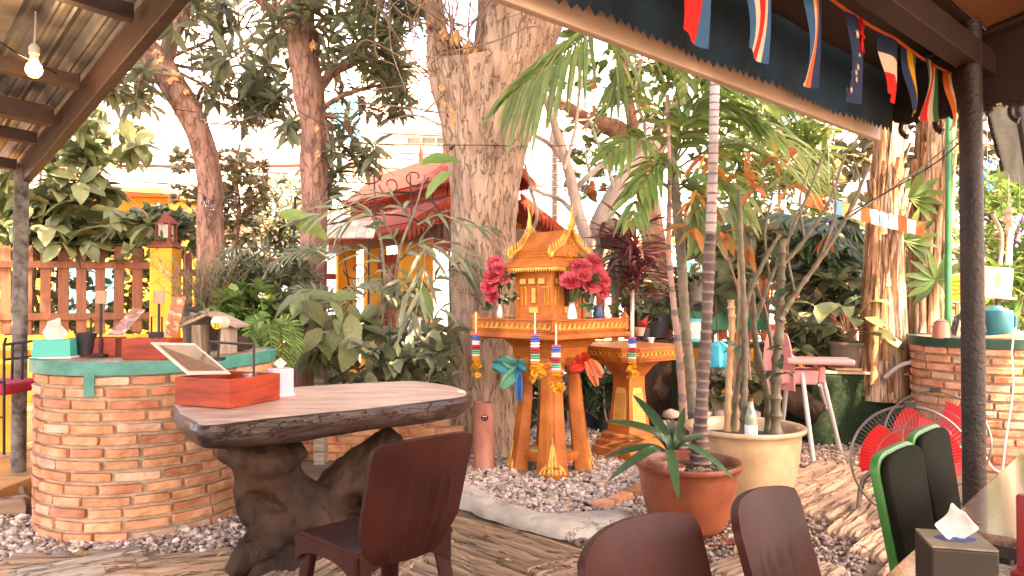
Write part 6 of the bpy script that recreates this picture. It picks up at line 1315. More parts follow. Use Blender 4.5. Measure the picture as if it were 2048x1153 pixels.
# vases with roses
m_rose = M('rose_petal', (.66, .055, .085), .65, .3, 10, .1, col2=(.84, .17, .20), trans=.25, rnd=.12, loc=True); m_rosel = LEAF('silk_leaf', (.06, .14, .05)); m_silver = M('silver_vase', (.62, .52, .44), .3, .15, 8, .05, metal=.7)
def rose_mesh():
    b = MB()
    for ring, (n_, r0, tilt, s) in enumerate(((3, .008, .15, .020), (4, .014, .35, .026), (5, .020, .65, .032), (6, .026, 1.0, .036), (7, .030, 1.3, .038))):
        for k in range(n_):
            a = k * 2 * math.pi / n_ + ring * .7; rd = Vector((math.cos(a), math.sin(a), 0)); td = Vector((-rd.y, rd.x, 0))
            def f(u, v): x = (u - .5) * 2; w_ = s * 1.25 * math.sin(math.pi * (.18 + .68 * v)); up = Vector((0, 0, 1)) * math.cos(tilt) + rd * math.sin(tilt); return rd * r0 * .5 + up * s * 1.3 * v + td * x * w_ - rd * (x * x) * s * .45 * (1 - tilt * .3) + rd * s * .35 * max(0, v - .6) + Vector((0, 0, -.012 + .004 * math.sin(x * 5 + k)))
            b.grid(f, 4, 4)
    return b.mesh('bloom', [m_rose], smooth=True, ang=180)
RM = rose_mesh()
def bouquet(label, vc, heads, vlabel=None):
    t = thing('rose_bouquet', label, 'flowers', vc); b = MB(); base = Vector(vc)
    for (x, y, Y, s) in heads:
        p = W(x, y, Y); C = crv([base, (base + p) / 2 + Vector((0, 0, .03)), p], 5); b.tube(C, .004, 5); o = link('bloom', RM, t); o.location = p - base; o.scale = (s * .86,) * 3; dd = (p - base).normalized() + Vector((rng.uniform(-.3, .3), -1.1, .1)); o.rotation_euler = dd.to_track_quat('Z', 'Y').to_euler()
    obj('stems', b, m_rosel, t, world=True, kind='stuff'); ce = np.array([tuple(W(x + rng.uniform(-30, 30), y + rng.uniform(-10, 45), Y + rng.uniform(.0, .1))) for (x, y, Y, s) in heads for _ in range(2)]); foliage(t, OVAL, whorls(ce, 5, .075, .4), m_rosel, 40)
    foliage(t, OVAL, whorls(ce[::2], 6, .03, .1), M('white_filler', (.7, .7, .66), .7, .1, 4, 0), 0, rest='filler_flowers'); return t
vs_ = thing('vase', 'silver bottle vase standing on the right corner of the spirit house platform', 'vase', W(1144, 655, 5.27)); v0 = W(1144, 654, 5.27)
b = MB(); b.lathe([(0, 0), (.034, 0), (.042, .05), (.036, .10), (.022, .15), (.020, .165), (.026, .175), (0, .17)], 20, v0); obj('body', b, m_silver, vs_, world=True, smooth=True)
bouquet('large bouquet of pink-red roses in the silver vase right of the shrine', v0 + Vector((0, 0, .165)), [(1163, 533, 5.28, 1.5), (1142, 560, 5.24, 1.55), (1182, 568, 5.25, 1.45), (1200, 548, 5.3, 1.3), (1190, 522, 5.34, 1.3), (1205, 580, 5.3, 1.3), (1168, 550, 5.22, 1.1), (1208, 560, 5.28, 1.1), (1130, 548, 5.3, .9)])
v1 = W(1000, 640, 5.6); vs2 = thing('vase', 'slim pale vase at the left corner of the spirit house platform', 'vase', v1); b = MB(); b.lathe([(0, 0), (.028, 0), (.034, .05), (.018, .10), (.022, .12), (0, .115)], 16, v1); obj('body', b, m_silver, vs2, world=True, smooth=True)
bouquet('smaller bouquet of pink-red roses left of the shrine', v1 + Vector((0, 0, .11)), [(984, 552, 5.5, 1.3), (990, 527, 5.52, 1.2), (978, 572, 5.5, 1.2), (1006, 556, 5.5, 1.05), (984, 592, 5.5, 1.05), (996, 536, 5.48, 1.0)])
bv = thing('vase', 'blue patterned vase behind the silver vase on the platform', 'vase', W(1196, 645, 5.62)); v2 = W(1196, 645, 5.62); b = MB(); b.lathe([(0, 0), (.03, 0), (.042, .06), (.03, .11), (.034, .13), (0, .12)], 18, v2); obj('body', b, M('blue_vase', (.02, .12, .30), .2, .4, 14, 0, coat=.5), bv, world=True, smooth=True)
for (x, y, lab, m_, s, YY) in ((1215, 640, 'small glass cup on the spirit house platform by the roses', m_white, .022, 5.45), (1302, 686, 'white cup on the offering pedestal', m_white, .028, 6.0), (1280, 672, 'pink bowl on the offering pedestal', M('pink_bowl', (.70, .36, .28), .4, .1, 3, 0), .045, 6.1)):
    p = W(x, y, YY); t = thing('offering_cup', lab, 'cup', p); b = MB(); b.lathe([(0, 0), (s * .6, 0), (s, s * 1.5), (s * .9, s * 1.5), (s * .5, .2 * s), (0, .15 * s)], 16, p); obj('body', b, m_, t, world=True, smooth=True)

# garlands and ribbon bows
G_C = [('garland_pink', (.60, .10, .25)), ('garland_blue', (.03, .14, .45)), ('garland_white', (.75, .72, .68)), ('garland_red', (.50, .02, .04)), ('garland_green', (.10, .42, .22)), ('garland_orange', (.75, .26, .03))]
m_mari = M('marigold', (.80, .34, .02), .7, .2, 20, .2, rnd=.1, col2=(.85, .48, .05)); m_rib = M('garland_ribbon', (.78, .62, .42), .6, .1, 5, 0)
def garland(label, x, y0, y1, y2, Y):
    p0 = W(x, y0, Y); t = thing('flower_garland', label, 'garland', p0); a = W(x, y0 - 42, Y + .02); b = MB(); b.tube([a, p0], .006, 5); obj('ribbon', b, m_rib, t, world=True)
    n_ = 12; p1 = W(x, y1, Y)
    for k in range(n_):
        c_ = p0.lerp(p1, (k + .5) / n_); b = MB(); h = (p0.z - p1.z) / n_
        for q in range(12):
            an = q * math.pi / 6 + k * .4; b.lathe([(0, -h * .5), (.012, -h * .1), (.010, h * .3), (0, h * .5)], 5, c_ + Vector((math.cos(an) * .021, math.sin(an) * .021, 0)))
        nm, cc = G_C[[0, 1, 1, 2, 2, 3, 3, 4, 4, 2, 5, 5][k]]; obj('petal_ring', b, M(nm, cc, .6, .1, 8, 0), t, world=True)
    for q in range(9):
        an = rng.uniform(0, 6.28); zz = rng.uniform(0, 1); c_ = W(x, y1 + (y2 - y1) * zz, Y) + Vector((math.cos(an) * .03 * (.5 + zz), math.sin(an) * .03, 0)); o = link('marigold', MG, t); o.location = c_ - p0; o.scale = (rng.uniform(.6, 1.0),) * 3; o.rotation_euler = (rng.uniform(-1, 1), rng.uniform(-1, 1), an)
def mari_mesh():
    b = MB()
    for ring, (n_, tl_, s) in enumerate(((5, .3, .016), (7, .8, .022), (9, 1.3, .027), (9, 1.7, .027))):
        for k in range(n_):
            a = k * 2 * math.pi / n_ + ring; rd = Vector((math.cos(a), math.sin(a), 0)); td = Vector((-rd.y, rd.x, 0)); up = Vector((0, 0, math.cos(tl_))) + rd * math.sin(tl_); b.add([-td * .003, td * .003, td * s * .45 + up * s * .8, up * s * 1.15, -td * s * .45 + up * s * .8], [(0, 1, 2, 3, 4)])
    return b.mesh('marigold', [m_mari])
MG = mari_mesh()
garland('striped flower garland hanging from the left corner of the spirit house platform', 952, 668, 722, 752, 5.5)
garland('striped flower garland on the front corner of the platform, left of the pair', 1070, 668, 735, 768, 4.97)
garland('striped flower garland on the front corner of the platform, right of the pair and lower', 1112, 690, 752, 782, 4.95)
garland('striped flower garland hanging from the right corner of the platform', 1264, 674, 728, 758, 5.48)
def bow(label, c, mats, lobes, seed):
    t = thing('ribbon_bow', label, 'ribbon', c)
    for i, ((x0, y0, Y0), (x1, y1, Y1), wd) in enumerate(lobes):
        A = W(x0, y0, Y0); B_ = W(x1, y1, Y1); d = B_ - A; s_ = d.cross(Vector((0, 1, 0))).normalized(); b = MB()
        def f(u, v): w_ = wd * (.25 + .75 * math.sin(math.pi * min(1, .15 + u * .75))); return A + d * u + s_ * (v - .5) * 2 * w_ + Vector((0, -.03 * math.sin(u * 3.1) + .02 * math.sin(v * 9 + u * 4 + seed), -.01 * u))
        b.grid(f, 10, 8); obj('ribbon_loop', b, mats[i % len(mats)], t, world=True, smooth=True, ang=180)
    p = Vector(c); b = MB(); b.lathe([(0, -.03), (.03, 0), (0, .03)], 10, p); obj('knot', b, mats[0], t, world=True, smooth=True)
CL = lambda n, c: M(n, c, .5, .15, 8, 0, trans=.35)
bow('teal, blue and green chiffon bow tied to the left leg of the shrine', W(1035, 732, 5.42), [CL('teal_chiffon', (.02, .30, .32)), CL('green_chiffon', (.12, .45, .28)), CL('blue_chiffon', (.03, .20, .48))], [((1035, 732, 5.40), (985, 728, 5.35), .06), ((1035, 732, 5.40), (1005, 775, 5.34), .05), ((1035, 735, 5.38), (1040, 800, 5.33), .03), ((1035, 730, 5.38), (1052, 728, 5.3), .05), ((1035, 730, 5.40), (1000, 715, 5.36), .04)], 1)
bow('red and orange chiffon bow tied to the right leg of the shrine', W(1168, 725, 5.38), [CL('red_chiffon', (.60, .05, .03)), CL('orange_chiffon', (.80, .26, .12))], [((1168, 725, 5.38), (1160, 705, 5.3), .06), ((1172, 722, 5.38), (1205, 748, 5.3), .05), ((1168, 722, 5.38), (1140, 740, 5.3), .05), ((1172, 722, 5.36), (1195, 770, 5.3), .035)], 2)
bow('small yellow chiffon bow behind the garlands at the front leg of the shrine', W(1090, 735, 5.12), [CL('yellow_chiffon', (.80, .42, .05)), CL('orange_chiffon', (0, 0, 0))], [((1090, 735, 5.12), (1075, 745, 5.08), .05), ((1090, 735, 5.12), (1128, 742, 5.08), .05)], 3)

# terracotta post with a cut face
tp = thing('terracotta_post', 'reddish hollow terracotta post with a smiling cut-out at the foot of the big trunk', 'post', (W(968, 940, 5.62).x, 5.62, 0))
m_tp = M('pink_terracotta', (.46, .16, .11), .85, .35, 7, .4, st=(1, 1, .4), col2=(.58, .27, .2))
p = tp.location; zt_ = W(968, 805, 5.62).z
b = MB(); b.lathe([(.082, 0), (.079, .3), (.074, zt_ - .03), (.068, zt_), (.06, zt_), (.06, zt_ - .1)], 20, (p.x, p.y, 0)); obj('tube', b, m_tp, tp, world=True, smooth=True, ang=40)
b = MB(); fcx = W(969, 838, 5.5); b.extrude([(.026 * math.cos(a), .026 * math.sin(a) * .9) for a in np.linspace(0, 2 * math.pi, 18)[:-1]], Vector((fcx.x, p.y - .079, fcx.z)), (1, 0, 0), (0, 0, 1), .012); fo = obj('face_opening', b, M('window_dark', (0, 0, 0)), tp, world=True)
for sx in (-1, 1): b = MB(); b.lathe([(0, -.006), (.007, 0), (0, .006)], 8, (fcx.x + sx * .008, p.y - .088, fcx.z + .012)); obj('eye', b, m_white, fo, world=True)
b = MB(); b.tube([(fcx.x - .015, p.y - .088, fcx.z - .004), (fcx.x, p.y - .088, fcx.z - .012), (fcx.x + .015, p.y - .088, fcx.z - .004)], .004, 5); obj('smile', b, M('menu_red', (0, 0, 0)), fo, world=True)

# ------------------------------------------------------------------ big pots on the right
m_tc = M('terracotta_glaze', (.20, .042, .017), .45, .3, 4, .12, 30, coat=.15, col2=(.31, .085, .038), ramp=[(.84, (.36, .16, .10))]); m_crg = M('cream_glaze', (.48, .30, .155), .35, .25, 3.5, .08, 30, coat=.25, col2=(.60, .42, .25))
def bigpot(name, label, c, Rr, h, mat, base, thick=.03):
    t = thing(name, label, 'pot', c); b = MB(); pr = [(0, 0), (Rr * base, 0), (Rr * (base + .06), .02)]
    for s in np.linspace(.1, 1, 10): pr.append((Rr * (base + .06 + (.93 - base - .06) * (math.sin(s * 1.35) / math.sin(1.35)) ** .7), .02 + (h - .06) * s))
    pr += [(Rr * .95, h - .035), (Rr * 1.0, h - .03), (Rr * 1.015, h - .015), (Rr * 1.0, h), (Rr * .95, h), (Rr * .915, h - .012), (Rr * .90, h - .06), (Rr * .86, h - .12)]; b.lathe(pr, 56); obj('body', b, mat, t, smooth=True, ang=60)
    b = MB(); b.lathe([(Rr * .90, h - .085), (Rr * .6, h - .065), (Rr * .3, h - .06), (0, h - .055)], 32, wob=.06); obj('soil', b, m_soil, t, smooth=True); return t
PB_ = (W(1378, 1055, 4.08).x, 4.1, .03); pbig = bigpot('terracotta_pot', 'large brown terracotta bowl pot holding the slender palm', PB_, .287, .37, m_tc, .60)
sc_ = thing('pot_saucer', 'chipped terracotta saucer under the brown bowl pot', 'saucer', (PB_[0] + .06, PB_[1] - .02, 0)); b = MB(); b.lathe([(0, .004), (.24, .004), (.265, .03), (.255, .03), (.235, .014), (0, .014)], 40, wob=.02); obj('dish', b, m_tc, sc_, smooth=True, ang=40)
PC_ = (W(1490, 1000, 4.72).x, 4.72, 0); pcr = bigpot('cream_pot', 'big cream glazed pot crowded with bamboo-like stems', PC_, .365, .49, m_crg, .62)
for (x, y, Y, r, h, lab) in ((1322, 925, 4.06, .055, .08, 'small terracotta pot holding the strap-leaved plant in the brown bowl pot'), (1352, 935, 3.93, .042, .07, 'tiny empty terracotta pot sunk in the soil of the brown bowl pot')):
    c_ = W(x, y, Y); c_.z = .335; t = thing('small_pot', lab, 'pot', c_); b = MB(); b.lathe([(0, 0), (r * .75, 0), (r, h * .8), (r * 1.12, h * .8), (r * 1.12, h), (r, h), (r * .9, h * .6), (0, h * .55)], 24); obj('body', b, m_tp, t, smooth=True, ang=35)
b = MB()
for k in range(60): a = rng.uniform(0, 6.28); r = rng.uniform(.03, .2); p = Vector((PB_[0] + r * math.cos(a), PB_[1] + r * math.sin(a), PB_[2] + .318)); d = Vector((rng.normal(), rng.normal(), 0)) * .07; b.tube(crv([p, p + d * .5 + Vector((0, 0, .025)), p + d], 3), .004, 5)
rt = obj('dead_roots', b, M('dead_root', (.22, .14, .09), .9, .3, 9, .2), pbig, world=True); rt['kind'] = 'stuff'
st_ = thing('strap_leaf_plant', 'dark green strap-leaved orchid plant leaning out of the brown bowl pot', 'plant', W(1320, 905, 3.95)); o0 = W(1318, 900, 3.95)
LV = [((1340, 900), (1300, 785), -.1, .36), ((1335, 890), (1258, 820), -.12, .30), ((1325, 900), (1268, 935), -.25, .36), ((1330, 905), (1245, 900), -.15, .26), ((1345, 900), (1360, 815), .05, .30), ((1350, 895), (1382, 825), -.1, .30), ((1350, 900), (1440, 885), -.28, .34), ((1345, 900), (1432, 868), -.05, .3), ((1335, 900), (1350, 950), -.3, .22), ((1340, 895), (1330, 800), .12, .3), ((1350, 900), (1425, 850), .15, .28), ((1335, 900), (1290, 850), .15, .26)]
P = []; D = []; N_ = []; Sc = []
for (a, b_, dy, L_) in LV:
    A = W(*a, 3.95); B_ = W(*b_, 3.95 + dy); P.append(A); D.append((B_ - A) + Vector((0, 0, .17))); N_.append((rng.normal() * .2, -.6, .9)); Sc.append((B_ - A).length * .88)
SL = leaf_shape([(0, .05), (.12, .065), (.25, .08), (.4, .092), (.55, .098), (.7, .09), (.82, .072), (.92, .045), (1, .012)], .4, 1.0); foliage(st_, SL, mats_of(P, D, N_, Sc), LEAF('orchid_leaf', (.035, .075, .03), rough=.28, trans=.1), 12)
foliage(st_, BLADE, mats_of([W(1290, 880, 4.05)] * 9, [(-.9, -.1, .1 * k - .3) for k in range(9)], [(0, -.5, 1)] * 9, rng.uniform(.15, .3, 9)), l_dry, 9)
bo = thing('glass_bottle', 'clear glass bottle with a white label standing among the stems in the cream pot', 'bottle', W(1502, 858, 4.55)); c_ = W(1502, 858, 4.55); c_.z = .43
b = MB(); b.lathe([(0, 0), (.037, 0), (.037, .13), (.030, .165), (.016, .20), (.015, .235), (0, .235)], 20, c_); obj('body', b, M('bottle_glass', (.24, .28, .2), .08, .1, 3, 0, spec=.7), bo, world=True, smooth=True)
b = MB(); b.lathe([(.0378, .03), (.0378, .09)], 20, c_); obj('label', b, m_white, bo, world=True, smooth=True); b = MB(); b.lathe([(0, .235), (.017, .235), (.017, .25), (0, .25)], 14, c_); obj('cap', b, M('menu_red', (0, 0, 0)), bo, world=True)
# stems in the cream pot
m_bamb = M('bamboo_tan', (.36, .20, .09), .55, .3, 6, .2, st=(1, 1, .4), col2=(.44, .28, .15)); m_bambg = M('bamboo_dark', (.10, .085, .05), .55, .4, 8, .3, col2=(.18, .14, .085))
cl = thing('dracaena_clump', 'clump of knotted tan and dark stems with forking bare branches in the cream pot', 'plant', (PC_[0], PC_[1], .42))
def cane(pts, r0, r1, Y, mat, node=.10):
    C = crv([W(x, y, Y) for x, y in pts], 10); L_ = sum((C[i + 1] - C[i]).length for i in range(len(C) - 1)); nn_ = max(3, int(L_ / node)); P_ = []; ra = []
    for k in range(nn_ * 5 + 1):
        t_ = k / (nn_ * 5) * (len(C) - 1); i = min(len(C) - 2, int(t_)); P_.append(C[i].lerp(C[i + 1], t_ - i)); r = r0 + (r1 - r0) * k / (nn_ * 5); ra.append(r * (1.3 if k % 5 == 0 else (.92 if k % 5 in (2, 3) else 1)))
    b = MB(); b.tube(P_, ra, 9, noise=.08, ns=12); obj('stem', b, mat, cl, world=True, smooth=True)
for (pts, r0, r1, dy, m_) in [([(1455, 862), (1458, 760), (1464, 650), (1462, 600)], .022, .02, -.1, m_bamb), ([(1470, 862), (1474, 740), (1482, 620), (1480, 500)], .021, .018, .0, m_bamb), ([(1486, 866), (1490, 760), (1488, 620), (1482, 480), (1478, 380)], .022, .014, -.12, m_bambg), ([(1462, 860), (1486, 700), (1496, 600), (1530, 520), (1560, 470)], .018, .012, -.05, m_bambg),
      ([(1536, 866), (1534, 780), (1512, 690), (1506, 600), (1500, 560)], .024, .014, .05, m_bambg), ([(1552, 866), (1552, 760), (1560, 640), (1562, 560), (1566, 480)], .034, .022, -.06, m_bambg), ([(1560, 640), (1590, 590), (1640, 520), (1690, 440), (1740, 330)], .018, .009, -.1, m_bambg), ([(1566, 530), (1610, 480), (1660, 400), (1690, 310)], .014, .007, .0, m_bambg), ([(1512, 640), (1540, 560), (1580, 470), (1620, 380), (1650, 300)], .014, .007, .1, m_bambg), ([(1545, 700), (1530, 620), (1510, 560), (1500, 480)], .014, .008, .1, m_bambg),
      ([(1500, 760), (1490, 640), (1470, 560), (1440, 470)], .01, .006, .2, m_twig), ([(1640, 520), (1670, 430), (1665, 350)], .009, .005, -.1, m_bambg), ([(1690, 440), (1750, 400), (1850, 330), (1920, 270)], .007, .004, -.3, m_bambg), ([(1540, 560), (1530, 470), (1545, 390)], .009, .005, .1, m_bambg), ([(1590, 590), (1575, 500), (1590, 420)], .009, .005, .1, m_bambg), ([(1690, 440), (1720, 380), (1705, 310)], .008, .004, -.1, m_bambg), ([(1610, 480), (1600, 400), (1620, 330)], .008, .004, 0, m_bambg)]: cane(pts, r0, r1, 4.72 + dy, m_)
foliage(cl, OVAL, whorls(np.array([tuple(W(x, y, 4.6)) for x, y in [(1560, 720), (1570, 745), (1548, 600), (1470, 690), (1540, 740), (1556, 690)]]), 3, .1, .6), l_dark, 18); foliage(cl, LANCE, whorls(np.array([tuple(W(rng.uniform(1380, 1660), rng.uniform(290, 520), 4.8)) for _ in range(16)]), 4, .2, .9), l_dry, 40, rest='dry_leaves')

# ------------------------------------------------------------------ high chair, grass box, boards
m_pinkp = M('pink_plastic_hc', (.62, .25, .24), .4, .08, 3, 0); m_gleg = M('grey_leg', (.50, .47, .45), .4, .1, 4, 0)
Yh = 6.15; hc = thing('high_chair', 'pink plastic baby high chair with pale grey legs beside the grass-covered box', 'high chair', (W(1610, 900, Yh).x, Yh, 0))
b = MB(); A = W(1560, 662, 6.05)
def hb_(u, v): a = (u - .5) * 2; w_ = .20 * (1 - .35 * v ** 3); p = W(1558, 780 - 118 * v, 6.05); return p + Vector((a * w_ * .45, .07 * (1 - a * a) - a * w_ * .5 + .04 * v, -.03 * a * a * v)), Vector((-.6, -.8, 0))
b.sheet(hb_, 10, 12, .025); obj('backrest', b, m_pinkp, hc, world=True, smooth=True, ang=50)
b = MB(); q = [G(1562, 712, .84), G(1640, 738, .84), G(1702, 722, .84), G(1640, 702, .84)]
qc = sum(q, Vector()) / 4; d1 = (W(1702, 722, 5.9) - W(1570, 712, 5.9)); b.box((W(1636, 720, 5.95).x, 5.95, W(1636, 722, 5.95).z), (.50, .30, .045), R(-14)); obj('tray', b, m_pinkp, hc, world=True, bevel=.018, bseg=3)
b = MB(); s0_ = W(1590, 752, 6.1); b.box((s0_.x, 6.12, s0_.z), (.32, .28, .12), R(-14), taper=1.08); b.box((s0_.x - .02, 6.15, s0_.z + .1), (.06, .26, .14), R(-14)); b.box((s0_.x + .2, 6.1, s0_.z + .02), (.06, .26, .14), R(-14)); obj('seat', b, m_pinkp, hc, world=True, bevel=.02, bseg=3)
for (x0, y0, Y0, x1, y1, Y1_) in ((1604, 745, 5.98, 1627, 928, 5.82), (1643, 745, 6.0, 1681, 905, 6.0), (1574, 770, 6.25, 1560, 890, 6.5), (1640, 770, 6.3, 1668, 880, 6.5)):
    b = MB(); p1_ = G(x1, y1); b.tube([W(x0, y0, Y0), p1_], [.018, .02], 10); obj('leg', b, m_gleg, hc, world=True, smooth=True)
gb = thing('grass_box', 'low box wrapped in dark artificial grass under the boards', 'box', (W(1712, 800, 6.7).x, 6.75, 0)); cx = W(1712, 800, 6.5).x
b = MB(); b.box((cx + .05, 6.85, .31), (.86, .7, .62)); obj('body', b, M('turf_base', (.012, .03, .012), .95, .3, 30, .2), gb, world=True)
n_ = 9000; pt_ = np.c_[rng.uniform(cx - .38, cx + .48, n_), np.full(n_, 6.499), rng.uniform(.0, .62, n_)]; m2 = n_ // 4; pt2 = np.c_[np.full(m2, cx - .381), rng.uniform(6.5, 7.2, m2), rng.uniform(0, .62, m2)]
dd = unit(n_) * .8 + [0, -1, -.3]; d2 = unit(m2) * .8 + [-1, 0, -.3]; foliage(gb, BLADE, mats_of(np.r_[pt_, pt2], np.r_[dd, d2], unit(n_ + m2), rng.uniform(.02, .04, n_ + m2)), LEAF('turf_blade', (.02, .055, .02), trans=.05), 0, rest='turf')
zb_ = .63
for i, (x, y, w_, l_, rz_, lab) in enumerate(((1700, 752, .26, .95, R(-14), 'long tan board lying on the grass box, the lower one'), (1745, 745, .28, .6, R(-9), 'short tan board on top of the grass box carrying the plant pot'))):
    p = W(x, y, 6.55); t = thing('loose_board', lab, 'board', (p.x, 6.62, zb_ + i * .027)); b = MB(); b.box((0, .03 * i, .012), (l_, w_, .022), rz_); obj('board', b, m_plank, t, bevel=.003)
app = W(1697, 735, 6.62); ap_ = pot('plant_pot', 'grey-brown plastic pot of red-flowering anthurium on the grass box', (app.x, 6.65, zb_ + .055), .15, .22, M('greybrown_pot', (.13, .095, .075), .6, .25, 6, .1))
an_ = thing('anthurium', 'anthurium with red flowers in the grey-brown pot on the boards', 'plant', (app.x, 6.65, zb_ + .26)); P = []; D = []; b = MB()
for k in range(44):
    a = rng.uniform(0, 6.28); r = rng.uniform(.12, .36); p = Vector((app.x + r * math.cos(a), 6.65 + r * math.sin(a) * .8, zb_ + .3 + rng.uniform(.02, .34))); b.tube(crv([Vector((app.x, 6.65, zb_ + .25)), Vector((app.x + r * .4 * math.cos(a), 6.65 + r * .4 * math.sin(a), p.z * .5 + .5)), p], 4), .004, 5); P.append(p); D.append((math.cos(a), math.sin(a) - .2, rng.uniform(-.5, .4)))
obj('stems', b, m_twig, an_, world=True, kind='stuff'); foliage(an_, OVAL, mats_of(P, D, unit(44) * .4 + [0, -.3, .9], rng.uniform(.16, .28, 44)), l_big, 44)
for x, y in ((1690, 632), (1668, 640), (1662, 628), (1712, 650)): b = MB(); b.lathe([(0, -.03), (.02, 0), (.015, .02), (0, .035)], 8, (0, 0, 0)); o = obj('flower', b, m_rose, an_, smooth=True); o.location = W(x, y, 6.5) - an_.location

# pipe, electric fans
pi_ = thing('grey_pipe', 'pale curved pipe leaning between the boards and the brick counter', 'pipe', W(1790, 740, 6.2)); b = MB(); C = crv([W(1770, 755, 6.35), W(1800, 732, 6.25), W(1830, 724, 6.2), W(1850, 722, 6.2)], 6); b.tube(C, .018, 10); obj('tube', b, m_gleg, pi_, world=True, smooth=True)
m_fanring = M('fan_chrome', (.20, .17, .15), .35, .1, 4, 0, metal=.7); m_fanred = M('fan_red', (.72, .012, .015), .3, .08, 4, 0, spec=.5, trans=.2)
def fan(label, c, Rr, yaw, tilt):
    t = thing('floor_fan', label, 'fan', (c[0], c[1], 0), 0, 'red-bladed floor fans'); hd = Matrix.Translation(Vector((0, 0, c[2]))) @ Matrix.Rotation(yaw, 4, 'Z') @ Matrix.Rotation(tilt, 4, 'X')
    tf = lambda x, y, z: hd @ Vector((x, y, z))          # local: axis = -y towards the viewer
    b = MB()
    for (r, y) in ((Rr, 0), (Rr * .99, -.02), (Rr * .62, -.085), (Rr * .3, -.10), (Rr * .62, .085)): b.tube([tf(r * math.cos(a), y, r * math.sin(a)) for a in np.linspace(0, 2 * math.pi, 49)], .007 if r == Rr else .0022, 6, cap=False)
    obj('guard_ring', b, m_fanring, t, smooth=True)
    b = MB()
    for k in range(84):
        a = k * 2 * math.pi / 84
        for sg in (-1, 1): b.tube([tf(r * math.cos(a), sg * y, r * math.sin(a)) for r, y in ((Rr * .16, .105), (Rr * .5, .095), (Rr * .8, .065), (Rr * .95, .03), (Rr, .0))], .0009, 4, cap=False)
    o = obj('guard_wires', b, m_fanring, t); o['kind'] = 'stuff'
    for k in range(3):
        a0 = k * 2 * math.pi / 3 + .5; b = MB()
        def bl(u, v): r = Rr * (.14 + .70 * v); a = a0 + (u - .5) * (1.5 - .3 * v) + .25 * v; return tf(r * math.cos(a), (u - .5) * .09, r * math.sin(a)), hd.to_3x3() @ Vector((0, -1, 0))
        b.sheet(bl, 8, 8, .004); obj('blade', b, m_fanred, t, smooth=True, ang=50)
    b = MB(); b.tube([tf(0, -.115, 0), tf(0, -.10, 0), tf(0, .0, 0)], [Rr * .14, Rr * .17, Rr * .16], 20); obj('hub', b, m_gleg, t, smooth=True, ang=40)
    b = MB(); b.tube([tf(0, .07, 0), tf(0, .12, 0), tf(0, .22, 0)], [.08, .085, .06], 16); obj('motor', b, m_blackmetal, t, smooth=True, ang=40)
    q = Matrix.Rotation(yaw, 3, 'Z'); b = MB(); Pq = [q @ Vector(v) for v in ((-.05, .12, c[2] - .02), (-.22, .15, .22), (-.26, .10, .02), (-.26, -.18, .02), (-.20, -.24, .02), (.20, -.24, .02), (.26, -.18, .02), (.26, .10, .02), (.22, .15, .22), (.05, .12, c[2] - .02))]; b.tube(crv(Pq, 5), .016, 10); obj('tube_stand', b, m_fanring, t, smooth=True)
    b = MB(); b.box(tf(0, -.02, Rr + .012), (.06, .03, .03), yaw); obj('clip', b, m_blackmetal, t)
fan('floor fan with red blades standing on the planks, the nearer of the two', (W(1822, 920, 4.25).x, 4.25, W(1822, 925, 4.25).z), .315, R(-18), R(-6))
fan('floor fan with red blades tilted up against the brick counter, the farther of the two', (W(1872, 870, 4.95).x, 4.95, W(1872, 878, 4.95).z), .31, R(-30), R(-10))

# ------------------------------------------------------------------ things on the right counter
ZR = .92 + .062; Yr = 5.85
def rp(x, Y): return Vector((W(x, 650, Y).x, Y, ZR))
mg = thing('clay_mug', 'orange clay mug on the right brick counter', 'mug', rp(1882, 5.8)); b = MB(); b.lathe([(0, 0), (.062, 0), (.058, .1), (.05, .125), (.042, .12), (.05, .02), (0, .01)], 24); obj('body', b, m_tp, mg, smooth=True); b = MB(); C = crv([(-.055, 0, .1), (-.085, 0, .085), (-.085, 0, .045), (-.058, 0, .025)], 5); b.tube(C, .009, 8); obj('handle', b, m_tp, mg, smooth=True); b = MB(); b.lathe([(0, .125), (.04, .125), (.046, .132), (.02, .15), (0, .152)], 20); obj('lid', b, m_tp, mg, smooth=True)
dm_ = thing('cake_dome', 'clear plastic dome cover on the right counter behind the black post', 'dome', rp(1938, 5.82)); b = MB(); b.lathe([(.125, 0), (.125, .06), (.11, .14), (.07, .19), (0, .205)], 28); obj('dome', b, GLASS('clear_plastic', (.80, .80, .86), .08), dm_, smooth=True); b = MB(); b.lathe([(0, .002), (.135, .002), (.135, .012), (0, .012)], 28); obj('base', b, m_gleg, dm_, smooth=True)
jg = thing('teal_jug', 'teal plastic water jug on the right counter', 'jug', rp(1992, 5.85)); b = MB(); b.lathe([(0, 0), (.108, 0), (.115, .02), (.118, .18), (.11, .215), (.06, .225), (.04, .25), (0, .25)], 28); obj('body', b, M('teal_plastic', (.006, .13, .15), .35, .12, 4, 0), jg, smooth=True, ang=45); b = MB(); b.tube(crv([(.10, 0, .20), (.15, 0, .17), (.15, 0, .08), (.112, 0, .05)], 5), .012, 8); obj('handle', b, M('teal_plastic', (0, 0, 0)), jg, smooth=True)
gt_ = thing('wooden_tongs', 'tan wooden tongs and sticks lying on the right counter edge', 'utensil', rp(2005, 5.62)); b = MB(); [b.tube([(-.18 + .02 * k, .02 * k, .012), (.16, -.03 + .035 * k, .014 + .006 * k)], .009, 7) for k in range(4)]; obj('sticks', b, m_bamb, gt_, smooth=True)
